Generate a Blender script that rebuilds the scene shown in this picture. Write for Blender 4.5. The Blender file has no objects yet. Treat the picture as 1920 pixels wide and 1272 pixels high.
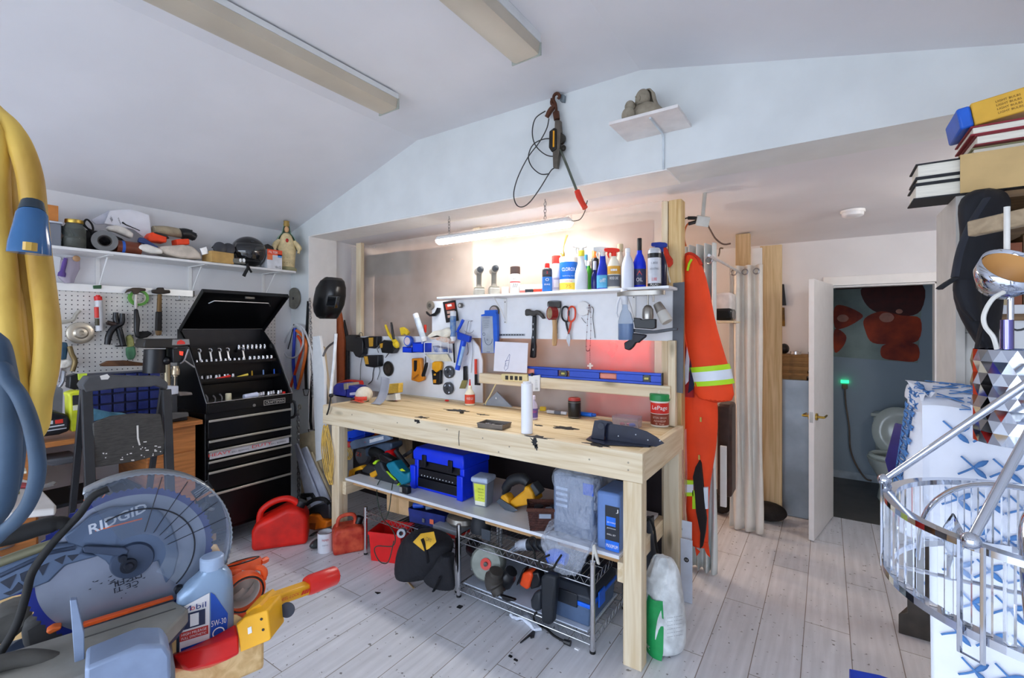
import bpy,math,random
from mathutils import Vector,Matrix,Euler
random.seed(7)
C=bpy.context.scene.collection
PI=math.pi
V=Vector
FPX,HX,HY,CAMZ,YAW=875.0,960.0,615.0,1.6,math.radians(34.0)
FW=V((-math.sin(YAW),math.cos(YAW),0));RT=V((math.cos(YAW),math.sin(YAW),0))
EYE=V((0,0,CAMZ))
def ray(u,v):return FW+RT*((u-HX)/FPX)+V((0,0,(HY-v)/FPX))
def P(u,v,X=None,Y=None,Z=None,d=None):
    """point of the room measured off the photograph: the sight line met with a plane of the room"""
    r=ray(u,v)
    if X is not None:t=X/r.x
    elif Y is not None:t=Y/r.y
    elif Z is not None:t=(Z-CAMZ)/r.z
    else:t=d
    return EYE+r*t
def PP(pix,**k):return[P(u,v,**k)for u,v in pix]
def lin(c):
    if isinstance(c,str):
        c=c.lstrip('#');c=[int(c[i:i+2],16)/255 for i in(0,2,4)]
    return tuple(x/12.92 if x<=.04045 else((x+.055)/1.055)**2.4 for x in c[:3])
_MC={}
def mat(col,rough=.5,metal=0,var=.12,scale=14.,bump=0.,trans=0.,alpha=1.,emit=0.,coat=0.,ior=1.45,col2=None,bscale=60.,sheen=0,stretch=None):
    key=(col if isinstance(col,str)else tuple(col),rough,metal,var,scale,bump,trans,alpha,emit,coat,ior,col2,bscale,stretch)
    if key in _MC:return _MC[key]
    m=bpy.data.materials.new('m'+str(len(_MC)));m.use_nodes=True
    nt=m.node_tree;b=nt.nodes['Principled BSDF'];L=nt.links.new
    c=lin(col)
    b.inputs['Base Color'].default_value=(*c,1)
    b.inputs['Roughness'].default_value=rough;b.inputs['Metallic'].default_value=metal
    b.inputs['IOR'].default_value=ior
    if trans:b.inputs['Transmission Weight'].default_value=trans
    if alpha<1:b.inputs['Alpha'].default_value=alpha
    if coat:b.inputs['Coat Weight'].default_value=coat;b.inputs['Coat Roughness'].default_value=.08
    if emit:
        b.inputs['Emission Color'].default_value=(*c,1);b.inputs['Emission Strength'].default_value=emit
    if var or bump:
        tc=nt.nodes.new('ShaderNodeTexCoord');src=tc.outputs['Object']
        if stretch:
            mp=nt.nodes.new('ShaderNodeMapping');mp.inputs['Scale'].default_value=stretch
            L(src,mp.inputs[0]);src=mp.outputs[0]
    if var:
        n=nt.nodes.new('ShaderNodeTexNoise');n.inputs['Scale'].default_value=scale;n.inputs['Detail'].default_value=5
        L(src,n.inputs['Vector'])
        mx=nt.nodes.new('ShaderNodeMix');mx.data_type='RGBA'
        c2=lin(col2)if col2 else None
        mx.inputs[6].default_value=(*(x*(1-var)for x in c),1)
        mx.inputs[7].default_value=(*(c2 if c2 else[min(1,x*(1+var))for x in c]),1)
        mr=nt.nodes.new('ShaderNodeMapRange');mr.inputs[1].default_value=.35;mr.inputs[2].default_value=.65
        L(n.outputs['Fac'],mr.inputs[0]);L(mr.outputs[0],mx.inputs[0]);L(mx.outputs[2],b.inputs['Base Color'])
    if bump:
        n2=nt.nodes.new('ShaderNodeTexNoise');n2.inputs['Scale'].default_value=bscale;n2.inputs['Detail'].default_value=4
        bp=nt.nodes.new('ShaderNodeBump');bp.inputs['Strength'].default_value=bump;bp.inputs['Distance'].default_value=.01
        L(src,n2.inputs['Vector']);L(n2.outputs['Fac'],bp.inputs['Height']);L(bp.outputs[0],b.inputs['Normal'])
    _MC[key]=m
    return m
def wood(col,dark,axis='x',rough=.6,s=1.0,knots=True,seed=0.):
    key=('wood',col,dark,axis,rough,s,knots,seed)
    if key in _MC:return _MC[key]
    m=bpy.data.materials.new('wood'+str(len(_MC)));m.use_nodes=True
    nt=m.node_tree;b=nt.nodes['Principled BSDF'];L=nt.links.new
    tc=nt.nodes.new('ShaderNodeTexCoord');mp=nt.nodes.new('ShaderNodeMapping')
    sc={'x':(1.2,22,22),'y':(22,1.2,22),'z':(22,22,1.2)}[axis]
    mp.inputs['Scale'].default_value=[k*s for k in sc];mp.inputs['Location'].default_value=(seed,seed*1.7,seed*.6)
    L(tc.outputs['Object'],mp.inputs[0])
    n=nt.nodes.new('ShaderNodeTexNoise');n.inputs['Scale'].default_value=1.6;n.inputs['Detail'].default_value=6;n.inputs['Distortion'].default_value=.8
    L(mp.outputs[0],n.inputs['Vector'])
    r=nt.nodes.new('ShaderNodeValToRGB');r.color_ramp.elements[0].position=.32;r.color_ramp.elements[1].position=.62
    r.color_ramp.elements[0].color=(*lin(dark),1);r.color_ramp.elements[1].color=(*lin(col),1)
    L(n.outputs['Fac'],r.inputs[0]);out=r.outputs[0]
    if knots:
        mp2=nt.nodes.new('ShaderNodeMapping');k2={'x':(3,9,9),'y':(9,3,9),'z':(9,9,3)}[axis]
        mp2.inputs['Scale'].default_value=k2;mp2.inputs['Location'].default_value=(seed+.3,seed,seed)
        L(tc.outputs['Object'],mp2.inputs[0])
        vo=nt.nodes.new('ShaderNodeTexVoronoi');vo.inputs['Scale'].default_value=.8;L(mp2.outputs[0],vo.inputs['Vector'])
        mr=nt.nodes.new('ShaderNodeMapRange');mr.inputs[1].default_value=.05;mr.inputs[2].default_value=.16;mr.inputs[3].default_value=.75;mr.inputs[4].default_value=0
        L(vo.outputs['Distance'],mr.inputs[0])
        mx=nt.nodes.new('ShaderNodeMix');mx.data_type='RGBA';mx.inputs[7].default_value=(*[x*.45 for x in lin(dark)],1)
        L(mr.outputs[0],mx.inputs[0]);L(out,mx.inputs[6]);out=mx.outputs[2]
    L(out,b.inputs['Base Color']);b.inputs['Roughness'].default_value=rough
    _MC[key]=m
    return m
def cr(pts,k=6,closed=False):
    """smooth a polyline (Catmull-Rom)"""
    pts=[V(p)for p in pts];n=len(pts);out=[]
    if n<3:return pts
    g=(lambda i:pts[i%n])if closed else(lambda i:pts[max(0,min(n-1,i))])
    for i in range(n if closed else n-1):
        a,b,c,d=g(i-1),g(i),g(i+1),g(i+2)
        for j in range(k):
            t=j/k
            out.append(.5*((2*b)+(c-a)*t+(2*a-5*b+4*c-d)*t*t+(3*b-a-3*c+d)*t**3))
    if not closed:out.append(pts[-1])
    return out
def basis(z,hint=None):
    z=V(z).normalized();h=V(hint)if hint else(V((0,0,1))if abs(z.z)<.9 else V((1,0,0)))
    x=h.cross(z)
    if x.length<1e-6:x=V((1,0,0)).cross(z)
    x.normalize();return x,z.cross(x),z
def rotm(rx=0,ry=0,rz=0):return Euler((rx,ry,rz)).to_matrix().to_4x4()
def TR(loc=(0,0,0),rx=0,ry=0,rz=0):return Matrix.Translation(V(loc))@rotm(rx,ry,rz)
class M:
    def __init__(s,mt=None,T=None):
        s.v,s.f,s.mi,s.mats=[],[],[],[];s.T=T or Matrix.Identity(4);s.cur=0
        if mt:s.use(mt)
    def use(s,mt):
        if mt not in s.mats:s.mats.append(mt)
        s.cur=s.mats.index(mt);return s
    def add(s,vs,fs):
        b=len(s.v);s.v+=[s.T@V(p)for p in vs]
        s.f+=[[b+i for i in f]for f in fs];s.mi+=[s.cur]*len(fs);return s
    def box(s,c,d,R=None,taper=1.0):
        x,y,z=(k/2 for k in d);t=taper
        p=[(-x,-y,-z),(x,-y,-z),(x,y,-z),(-x,y,-z),(-x*t,-y*t,z),(x*t,-y*t,z),(x*t,y*t,z),(-x*t,y*t,z)]
        p=[V(c)+((R@V(q))if R else V(q))for q in p]
        return s.add(p,[(3,2,1,0),(4,5,6,7),(0,1,5,4),(1,2,6,5),(2,3,7,6),(3,0,4,7)])
    def bb(s,x0,x1,y0,y1,z0,z1):return s.box(((x0+x1)/2,(y0+y1)/2,(z0+z1)/2),(abs(x1-x0),abs(y1-y0),abs(z1-z0)))
    def beam(s,a,b,w,h,up=(0,0,1)):
        a,b=V(a),V(b);x,y,z=basis(b-a,up)
        q=lambda o,i,j:o+x*i*w/2+y*j*h/2
        p=[q(a,-1,-1),q(a,1,-1),q(a,1,1),q(a,-1,1),q(b,-1,-1),q(b,1,-1),q(b,1,1),q(b,-1,1)]
        return s.add(p,[(3,2,1,0),(4,5,6,7),(0,1,5,4),(1,2,6,5),(2,3,7,6),(3,0,4,7)])
    def cyl(s,a,b,r,r2=None,n=16,caps=True):
        return s.tube([a,b],[r,r if r2 is None else r2],n,caps=caps)
    def tube(s,pts,r,n=8,closed=False,caps=True,flat=1.0,hint=None):
        pts=[V(p)for p in pts];m=len(pts);rs=r if isinstance(r,(list,tuple))else[r]*m
        if len(rs)!=m:rs=[rs[min(len(rs)-1,int(i*(len(rs)-1)/max(1,m-1)+.5))]for i in range(m)]
        vs,fs=[],[];px=None
        for i,p in enumerate(pts):
            a=pts[i-1]if(i or closed)else p;b=pts[(i+1)%m]if(i<m-1 or closed)else p
            t=b-a
            if t.length<1e-9:t=V((0,0,1))
            t.normalize()
            if px is None:x,y,_=basis(t,hint)
            else:
                x=px-t*px.dot(t)
                if x.length<1e-6:x=basis(t)[0]
                x.normalize();y=t.cross(x)
            px=x
            for k in range(n):
                an=2*PI*k/n;vs.append(p+(x*math.cos(an)+y*math.sin(an)*flat)*rs[i])
        for i in range(m if closed else m-1):
            j=(i+1)%m
            for k in range(n):fs.append((i*n+k,i*n+(k+1)%n,j*n+(k+1)%n,j*n+k))
        if caps and not closed:fs+=[tuple(range(n))[::-1],tuple((m-1)*n+k for k in range(n))]
        return s.add(vs,fs)
    def lathe(s,prof,n=24,o=(0,0,0),ax=(0,0,1),sx=1.,sy=1.,hint=None,caps=True):
        x,y,z=basis(ax,hint)if tuple(ax)!=(0,0,1)else(V((1,0,0)),V((0,1,0)),V((0,0,1)))
        o=V(o);vs,fs=[],[]
        for r,h in prof:
            for k in range(n):
                a=2*PI*k/n;vs.append(o+x*(r*math.cos(a)*sx)+y*(r*math.sin(a)*sy)+z*h)
        m=len(prof)
        for i in range(m-1):
            for k in range(n):fs.append((i*n+k,i*n+(k+1)%n,(i+1)*n+(k+1)%n,(i+1)*n+k))
        if caps:
            if prof[0][0]>1e-6:fs.append(tuple(range(n))[::-1])
            if prof[-1][0]>1e-6:fs.append(tuple((m-1)*n+k for k in range(n)))
        return s.add(vs,fs)
    def ell(s,c,r,nu=16,nv=10,R=None):
        r=(r,)*3 if not isinstance(r,(tuple,list))else r;c=V(c);vs,fs=[],[]
        for i in range(nv+1):
            t=PI*i/nv
            for k in range(nu):
                a=2*PI*k/nu;q=V((r[0]*math.sin(t)*math.cos(a),r[1]*math.sin(t)*math.sin(a),-r[2]*math.cos(t)))
                vs.append(c+(R@q if R else q))
        for i in range(nv):
            for k in range(nu):fs.append((i*nu+k,i*nu+(k+1)%nu,(i+1)*nu+(k+1)%nu,(i+1)*nu+k))
        return s.add(vs,fs)
    def prism(s,pts,dv):
        pts=[V(p)for p in pts];dv=V(dv);n=len(pts)
        fs=[tuple(range(n))[::-1],tuple(range(n,2*n))]+[(i,(i+1)%n,n+(i+1)%n,n+i)for i in range(n)]
        return s.add(pts+[p+dv for p in pts],fs)
    def loft(s,rings,caps=True,closed=True):
        n=len(rings[0]);vs=[V(p)for r in rings for p in r];fs=[]
        for i in range(len(rings)-1):
            for k in range(n if closed else n-1):fs.append((i*n+k,i*n+(k+1)%n,(i+1)*n+(k+1)%n,(i+1)*n+k))
        if caps:fs+=[tuple(range(n))[::-1],tuple((len(rings)-1)*n+k for k in range(n))]
        return s.add(vs,fs)
    def grid(s,f,nu,nv):
        vs=[f(i/nu,j/nv)for j in range(nv+1)for i in range(nu+1)];w=nu+1
        return s.add(vs,[(j*w+i,j*w+i+1,(j+1)*w+i+1,(j+1)*w+i)for j in range(nv)for i in range(nu)])
    def ring(s,c,ax,R,r,n=24,k=8,arc=1.0,a0=0.,hint=None):
        x,y,_=basis(ax,hint);c=V(c);full=arc>=.999
        m=n if full else n+1
        return s.tube([c+(x*math.cos(a0+2*PI*arc*i/n)+y*math.sin(a0+2*PI*arc*i/n))*R for i in range(m)],r,k,closed=full)
    def text(s,body,o,xd,up,w,h,th=.0004,align=.5,bold=0.):
        """lettering centred on o, running along xd, fitted into w x h"""
        cu=bpy.data.curves.new('t','FONT');cu.body=body;cu.resolution_u=2;cu.offset=bold
        ob=bpy.data.objects.new('t',cu);C.objects.link(ob)
        me=bpy.data.meshes.new_from_object(ob.evaluated_get(bpy.context.evaluated_depsgraph_get()))
        vs=[q.co.copy()for q in me.vertices];fs=[tuple(p.vertices)for p in me.polygons]
        bpy.data.objects.remove(ob);bpy.data.curves.remove(cu);bpy.data.meshes.remove(me)
        if not vs:return s
        x0,x1=min(q.x for q in vs),max(q.x for q in vs);y0,y1=min(q.y for q in vs),max(q.y for q in vs)
        xd,up,o=V(xd).normalized(),V(up).normalized(),V(o);nm=xd.cross(up)
        kx=w/max(1e-6,x1-x0);ky=h/max(1e-6,y1-y0)
        return s.add([o+xd*((q.x-(x0+x1)/2)*kx)+up*((q.y-(y0+y1)/2)*ky)+nm*th for q in vs],fs)
def obj(name,m,parent=None,mt=None,world=False,bev=0,solid=0,sub=0,smooth=40,seg=2,loc=None):
    """links a builder as ONE mesh object; world=True: its points are room coordinates"""
    me=bpy.data.meshes.new(name)
    vs=m.v;off=V((0,0,0));inv=None
    if parent is not None and world:inv=parent.get('_inv')and WINV[parent.name]
    if inv is not None:vs=[inv@p for p in vs]
    elif parent is None:
        if loc is None and vs:
            xs=[p.x for p in vs];ys=[p.y for p in vs];loc=((min(xs)+max(xs))/2,(min(ys)+max(ys))/2,min(p.z for p in vs))
        off=V(loc or(0,0,0));vs=[p-off for p in vs]
    me.from_pydata([tuple(p)for p in vs],[],m.f)
    mats=[mt]if mt else m.mats
    for q in mats:me.materials.append(q)
    if not mt and len(mats)>1:me.polygons.foreach_set('material_index',m.mi)
    if smooth:
        me.polygons.foreach_set('use_smooth',[True]*len(me.polygons));me.set_sharp_from_angle(angle=math.radians(smooth))
    me.update()
    o=bpy.data.objects.new(name,me);C.objects.link(o)
    if parent is not None:o.parent=parent
    else:o.location=off
    if solid:k=o.modifiers.new('s','SOLIDIFY');k.thickness=solid;k.offset=0
    if sub:k=o.modifiers.new('u','SUBSURF');k.levels=k.render_levels=sub
    if bev:k=o.modifiers.new('b','BEVEL');k.width=bev;k.segments=seg;k.limit_method='ANGLE';k.angle_limit=math.radians(35)
    return o
WINV={}
def tag(o,label,cat,group=None,kind=None):
    o['label']=label;o['category']=cat
    if group:o['group']=group
    o['kind']=kind or 'thing'
    return o
def thing(name,label,cat,loc=(0,0,0),rz=0,group=None,rx=0,ry=0,Mx=None):
    o=bpy.data.objects.new(name,None);C.objects.link(o);o.empty_display_size=.05
    mx=Mx if Mx is not None else TR(loc,rx,ry,rz)
    o.matrix_world=mx;o.location=mx.to_translation();o.rotation_euler=mx.to_euler()
    o['_inv']=1;WINV[o.name]=mx.inverted()
    return tag(o,label,cat,group)
def one(name,m,label,cat,group=None,kind=None,**k):return tag(obj(name,m,**k),label,cat,group,kind)
def struct(name,m,parent=None,**k):
    o=obj(name,m,parent,**k)
    if parent is None:o['kind']='structure'
    return o
def dup(root,loc,rz=0,label=None,group=None,rx=0,ry=0):
    r=root.copy();C.objects.link(r);r.location=loc;r.rotation_euler=(rx,ry,rz)
    if label:r['label']=label
    if group:r['group']=group
    for ch in list(root.children):
        c=ch.copy();C.objects.link(c);c.parent=r
        for g in ch.children:
            d=g.copy();C.objects.link(d);d.parent=c
    return r
def clean():
    for o in bpy.data.objects:
        if '_inv' in o:del o['_inv']
X_,Y_,Z_=V((1,0,0)),V((0,1,0)),V((0,0,1))
BLACK=mat('#0b0b0c',.45,bump=.0);RUBBER=mat('#121213',.7);BLACKP=mat('#15161a',.35);CHROME=mat('#d8d8da',.12,1,0)
STEEL=mat('#9a9a9c',.35,1,.1);DSTEEL=mat('#4a4846',.45,.9,.2);WHITEP=mat('#e9e9e8',.4,var=.03);REDP=mat('#d81812',.35,var=.08)
GREYP=mat('#55595f',.5);BLUEP=mat('#0b2bd0',.3,var=.08);YELP=mat('#e8a010',.45,var=.06);ORANGE=mat('#f2531b',.4,var=.06)
PAPER=mat('#eeeceb',.8,var=.03);BRASS=mat('#b89a4a',.3,1,.1);CLEAR=mat('#e8eef5',.08,trans=1.,var=0,ior=1.3)
# kit of repeated shapes
def face(p):return math.atan2(-p[0],p[1])
def px(p,n):return n*FW.dot(V(p)-EYE)/FPX
def ctext(m,body,R,z,w,h,sy=1.,dx=0.,bold=0.):
    """lettering wrapped round an upright bottle on its -y side"""
    k=len(m.v);T=m.T;m.T=Matrix.Identity(4);m.text(body,(dx,0,z),X_,Z_,w,h,0,bold=bold);m.T=T
    for i in range(k,len(m.v)):
        q=m.v[i];a=q.x/R;m.v[i]=T@V((R*math.sin(a)*1.004,-R*math.cos(a)*sy-.0006,q.z))
    return m
def band(m,mt,R,z0,z1,sy=1.,a=(0,1),n=24):
    m.use(mt);k=n if a==(0,1)else n
    fs=[];vs=[]
    for i in range(k+1):
        t=2*PI*(a[0]+(a[1]-a[0])*i/k)-PI/2
        for z in(z0,z1):vs.append((R*math.cos(t),R*math.sin(t)*sy,z))
    for i in range(k):fs.append((2*i,2*i+2,2*i+3,2*i+1))
    return m.add(vs,fs)
def stand(u,vt,w,Y=None,Z=None,vb=None):
    """where a thing stands: base point, height, radius - from its column, top row and width in the photograph"""
    p=P(u,600,Y=Y)if Y is not None else P(u,vb,Z=Z)
    d=FW.dot(p-EYE);zt=CAMZ+(HY-vt)/FPX*d
    return V((p.x,p.y,Z)),zt-Z,w*d/FPX/2
def bottle(name,label,cat,u,vt,w,Y=None,Z=0,vb=None,body=WHITEP,cap=None,caph=.15,capr=.55,kind='can',bands=(),txt=(),sy=1.,group=None,neck=.12,trig=None):
    p,h,r=stand(u,vt,w,Y,Z,vb)
    t=thing(name,label,cat,p,face(p),group)
    hb=h*(1-caph)if cap else h;m=M(body)
    if kind=='can':pr=[(r*.93,0),(r,.004),(r,hb*.9),(r*.96,hb*.95),(r*.75,hb)]
    elif kind=='jar':pr=[(r*.94,0),(r,.005),(r,hb-.004),(r*.96,hb)]
    elif kind=='bottle':pr=[(r*.9,0),(r,.006),(r,hb*.58),(r*.93,hb*.68),(r*.62,hb*.84),(r*.4,hb*.92),(r*.38,hb)]
    elif kind=='slim':pr=[(r*.9,0),(r,.006),(r,hb*.45),(r*.85,hb*.58),(r*.55,hb*.78),(r*.45,hb)]
    else:pr=kind
    m.lathe(pr,28,sy=sy);obj('body',m,t)
    if cap:
        c=M(cap);rc=r*capr;c.lathe([(rc,hb-.002),(rc,h-.004),(rc*.9,h),(0,h)],22);obj('cap',c,t,bev=.001)
    if trig:
        tm,th=trig;g=M(tm);z=h
        g.lathe([(r*.42,z-.01),(r*.42,z+th*.3),(r*.3,z+th*.4)],16)
        k=max(.011,r*.34)
        g.loft([[(x,y,zz)for y,zz in((-k,z+th*lo),(k,z+th*lo),(k*.8,z+th*hi),(-k*.8,z+th*hi))]for x,lo,hi in((-.058,.62,.92),(-.05,.5,.97),(-.01,.3,1.),(.022,.35,.9),(.034,.45,.75))])
        obj('sprayer',g,t,bev=.002)
        g=M(tm);g.tube([(-.03,0,z+th*.5),(-.036,0,z+th*.05),(-.028,0,z-th*.45)],[.007,.006,.004],6);obj('trigger',g,t)
    if bands or txt:
        m=M()
        for(z0,z1,mt)in bands:band(m,mt,r*1.012,hb*z0,hb*z1,sy)
        for(s_,z,ww,hh,mt)in txt:m.use(mt);ctext(m,s_,r*1.02,hb*z,r*2*ww,hb*hh,sy)
        obj('label',m,t)
    return t
def carton(name,label,cat,p,d,rz,mt,txt=(),group=None,flaps=False,bev=.002,rx=0,ry=0,patch=()):
    """a box of size d standing on p (base centre), -y face to the front"""
    t=thing(name,label,cat,p,rz,group,rx,ry)
    obj('box',M(mt).bb(-d[0]/2,d[0]/2,-d[1]/2,d[1]/2,0,d[2]),t,bev=bev)
    m=M()
    for(x0,x1,z0,z1,q)in patch:m.use(q);m.bb(d[0]*(x0-.5),d[0]*(x1-.5),-d[1]/2-.0012,-d[1]/2-.0002,d[2]*z0,d[2]*z1)
    for(s_,x,z,w,h,q)in txt:m.use(q);m.text(s_,(d[0]*(x-.5),-d[1]/2-.0015,d[2]*z),X_,Z_,d[0]*w,d[2]*h)
    if m.v:obj('label',m,t)
    return t
def flat(name,label,cat,pix,th,mt,group=None,bev=0,mk=None,**k):
    """a board-like thing: measured outline with its real thickness, away from the viewer's side"""
    pts=PP(pix,**k);nv={'X':V((-1,0,0)),'Y':Y_,'Z':-Z_}[[q for q in 'XYZ' if q in k][0]]if not 'd' in k else FW
    return one(name,M(mt).prism(pts,nv*th),label,cat,group,bev=bev)
def wire(name,label,cat,pts,r,mt,k=6,group=None,n=7):return one(name,M(mt).tube(cr(pts,k),r,n),label,cat,group)
def cone_ring(c,r,n=12):return[V(c)+V((r*math.cos(2*PI*i/n),r*math.sin(2*PI*i/n),0))for i in range(n)]
def chain(m,a,b,L=.03,r=.003):
    a,b=V(a),V(b);d=b-a;n=max(1,int(d.length/(L*.72)));x,y,z=basis(d)
    for i in range(n):
        c=a+d*((i+.5)/n);s_=x if i%2 else y
        m.tube([c+z*(math.cos(q)*L/2)+s_*(math.sin(q)*L*.3)for q in[2*PI*k/10 for k in range(10)]],r,5,closed=True)
    return m
# the setting
XL,YH,YB,YP=-4.2,2.49,4.8,2.93
XR,YF=1.6,-2.4
def floor_mat():
    m=bpy.data.materials.new('floor');m.use_nodes=True;nt=m.node_tree;b=nt.nodes['Principled BSDF'];L=nt.links.new
    tc=nt.nodes.new('ShaderNodeTexCoord');mp=nt.nodes.new('ShaderNodeMapping');mp.inputs['Rotation'].default_value=(0,0,PI/2)
    L(tc.outputs['Object'],mp.inputs[0])
    br=nt.nodes.new('ShaderNodeTexBrick');br.inputs['Scale'].default_value=1;br.inputs['Brick Width'].default_value=1.2;br.inputs['Row Height'].default_value=.2
    br.inputs['Mortar Size'].default_value=.0022;br.inputs['Mortar Smooth'].default_value=.2
    br.inputs['Color1'].default_value=(*lin('#e6e8ee'),1);br.inputs['Color2'].default_value=(*lin('#d9dae0'),1);br.inputs['Mortar'].default_value=(*lin('#8a827c'),1)
    L(mp.outputs[0],br.inputs['Vector'])
    mp2=nt.nodes.new('ShaderNodeMapping');mp2.inputs['Scale'].default_value=(26,1.6,1);L(tc.outputs['Object'],mp2.inputs[0])
    n=nt.nodes.new('ShaderNodeTexNoise');n.inputs['Scale'].default_value=1.4;n.inputs['Detail'].default_value=6;L(mp2.outputs[0],n.inputs['Vector'])
    n3=nt.nodes.new('ShaderNodeTexNoise');n3.inputs['Scale'].default_value=2.2;n3.inputs['Detail'].default_value=7;n3.inputs['Roughness'].default_value=.7;L(tc.outputs['Object'],n3.inputs['Vector'])
    r1=nt.nodes.new('ShaderNodeMapRange');r1.inputs[1].default_value=.3;r1.inputs[2].default_value=.7;r1.inputs[3].default_value=.84;r1.inputs[4].default_value=1.04;L(n.outputs['Fac'],r1.inputs[0])
    r3=nt.nodes.new('ShaderNodeMapRange');r3.inputs[1].default_value=.3;r3.inputs[2].default_value=.62;r3.inputs[3].default_value=.88;r3.inputs[4].default_value=1.0;L(n3.outputs['Fac'],r3.inputs[0])
    mu=nt.nodes.new('ShaderNodeMath');mu.operation='MULTIPLY';L(r1.outputs[0],mu.inputs[0]);L(r3.outputs[0],mu.inputs[1])
    mx=nt.nodes.new('ShaderNodeMix');mx.data_type='RGBA';mx.blend_type='MULTIPLY';mx.inputs[0].default_value=1;L(br.outputs['Color'],mx.inputs[6]);L(mu.outputs[0],mx.inputs[7])
    sp=nt.nodes.new('ShaderNodeTexNoise');sp.inputs['Scale'].default_value=38;sp.inputs['Detail'].default_value=2;L(tc.outputs['Object'],sp.inputs['Vector'])
    rs=nt.nodes.new('ShaderNodeMapRange');rs.inputs[1].default_value=.31;rs.inputs[2].default_value=.28;rs.inputs[3].default_value=0;rs.inputs[4].default_value=.75;L(sp.outputs['Fac'],rs.inputs[0])
    mx2=nt.nodes.new('ShaderNodeMix');mx2.data_type='RGBA';mx2.inputs[7].default_value=(.06,.05,.04,1);L(rs.outputs[0],mx2.inputs[0]);L(mx.outputs[2],mx2.inputs[6])
    L(mx2.outputs[2],b.inputs['Base Color']);b.inputs['Roughness'].default_value=.38
    return m
FLOORM=floor_mat()
WALLM=mat('#e2e2e4',.75,var=.02,scale=3);CEILM=mat('#e4e4e8',.8,var=.025,scale=2.5);BEAMM=mat('#dfe3e3',.75,var=.04,scale=4)
struct('floor',M(FLOORM).bb(XL-.1,XR+.1,YF,YB,-.1,0))
struct('floor_bathroom',M(mat('#4a4744',.35,var=.15,scale=8)).bb(-.1,XR,YB,6.2,-.1,0))
struct('ground',M(mat('#b9b7b2',.9,var=.1,scale=2)).bb(-9,6,-14,YF,-.2,-.06))
struct('wall_left',M(WALLM).bb(XL-.1,XL,YF,YH+.29,0,2.5))
prof=[(XL-.1,2.47),(-2.53,3.0),(-.84,3.0),(XR+.1,2.39)]
cm=M(CEILM)
top=[(x,YF,z)for x,z in prof];cm.prism(top+[(XR+.1,YF,3.15),(XL-.1,YF,3.15)],(0,YH-YF,0))
struct('ceiling',cm,smooth=0)
struct('wall_right',M(WALLM).bb(XR,XR+.1,YF,6.2,0,2.45))
fm=M(WALLM);fm.bb(XL-.1,XL+.25,YF-.12,YF,0,3.1);fm.bb(XR-.3,XR+.1,YF-.12,YF,0,3.1);fm.bb(XL+.25,XR-.3,YF-.12,YF,2.25,3.1)
struct('wall_front',fm)
bm_=M(BEAMM)
bm_.prism([(XL-.1,YH,0),(-3.92,YH,0),(-3.92,YH,2.44),(XR+.1,YH,2.44),(XR+.1,YH,2.42),(XR+.1,YH,3.15),(XL-.1,YH,3.15)],(0,.29,0))
struct('wall_back',bm_,smooth=0)
struct('trim_1',M(mat('#f1efec',.6,var=.02)).bb(-3.92,-3.912,YH+.001,YH+.29,0,2.437).bb(-3.912,-.7,YH+.004,YH+.288,2.432,2.44))
bc=M(CEILM);bc.prism([(XL,YH+.29,2.44),(XL,YB,2.35),(XL,YB,2.5),(XL,YH+.29,2.5)],(XR-XL,0,0))
struct('ceiling_rear',bc)
DX0,DX1,DZ=.046,.704,1.955
wr=M(mat('#dcdcde',.75,var=.03,scale=3));wr.bb(XL,DX0,YB,YB+.1,0,2.5);wr.bb(DX1,XR,YB,YB+.1,0,2.5);wr.bb(DX0,DX1,YB,YB+.1,DZ,2.5)
struct('wall_rear',wr)
struct('wall_store',M(WALLM).bb(XL,-3.94,YH+.29,YB,0,2.45))
tr=M(mat('#e9e8e6',.5,var=.02));tr.bb(DX0-.07,DX0,YB-.016,YB,0,DZ+.07);tr.bb(DX1,DX1+.075,YB-.016,YB,0,DZ+.07);tr.bb(DX0-.07,DX1+.075,YB-.018,YB,DZ,DZ+.075)
tr.bb(DX1-.015,DX1,YB,YB+.1,0,DZ);tr.bb(DX0,DX1,YB,YB+.1,DZ-.015,DZ)
struct('trim_2',tr,bev=.003)
BW=mat('#9fb0be',.6,var=.03,scale=3)
wb=M(BW);wb.bb(-.1,XR,6.1,6.2,0,2.4)
struct('wall_bathroom',wb)
struct('wall_bathroom_side',M(BW).bb(-.1,0,YB+.1,6.1,0,2.4))
struct('ceiling_bathroom',M(CEILM).bb(-.1,XR,YB+.1,6.2,2.4,2.46))
struct('baseboard_bathroom',M(mat('#b9c6d0',.5)).bb(0,XR,6.085,6.1,0,.075))
dr=thing('door_1','white flat bathroom door standing open beside the toilet doorway','door',Mx=TR((DX0,YB-.02,0),rz=math.atan2(4.149-(YB-.02),-.076-DX0)))
dr['kind']='structure';del dr['category']
obj('leaf',M(mat('#e6e5e4',.45,var=.02)).bb(0,.655,-.035,0,.01,1.965),dr,bev=.002)
hd=M(BRASS)
for s in(1,-1):
    y=0 if s>0 else-.035
    hd.cyl((.6,y,.93),(.6,y+s*.012,.93),.026,n=20);hd.cyl((.6,y,.93),(.6,y+s*.05,.93),.009)
    hd.tube([(.6,y+s*.05,.93),(.56,y+s*.052,.93),(.5,y+s*.05,.932)],[.009,.008,.007])
obj('door_handle',hd,dr)
obj('latch_plate',M(mat('#b5b5b0',.35,.8)).bb(.655,.6565,-.029,-.006,.89,.97),dr)
w=bpy.data.worlds.new('w');bpy.context.scene.world=w;w.use_nodes=True
bg=w.node_tree.nodes['Background'];bg.inputs[0].default_value=(.72,.83,1.0,1);bg.inputs[1].default_value=4.2
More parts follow.
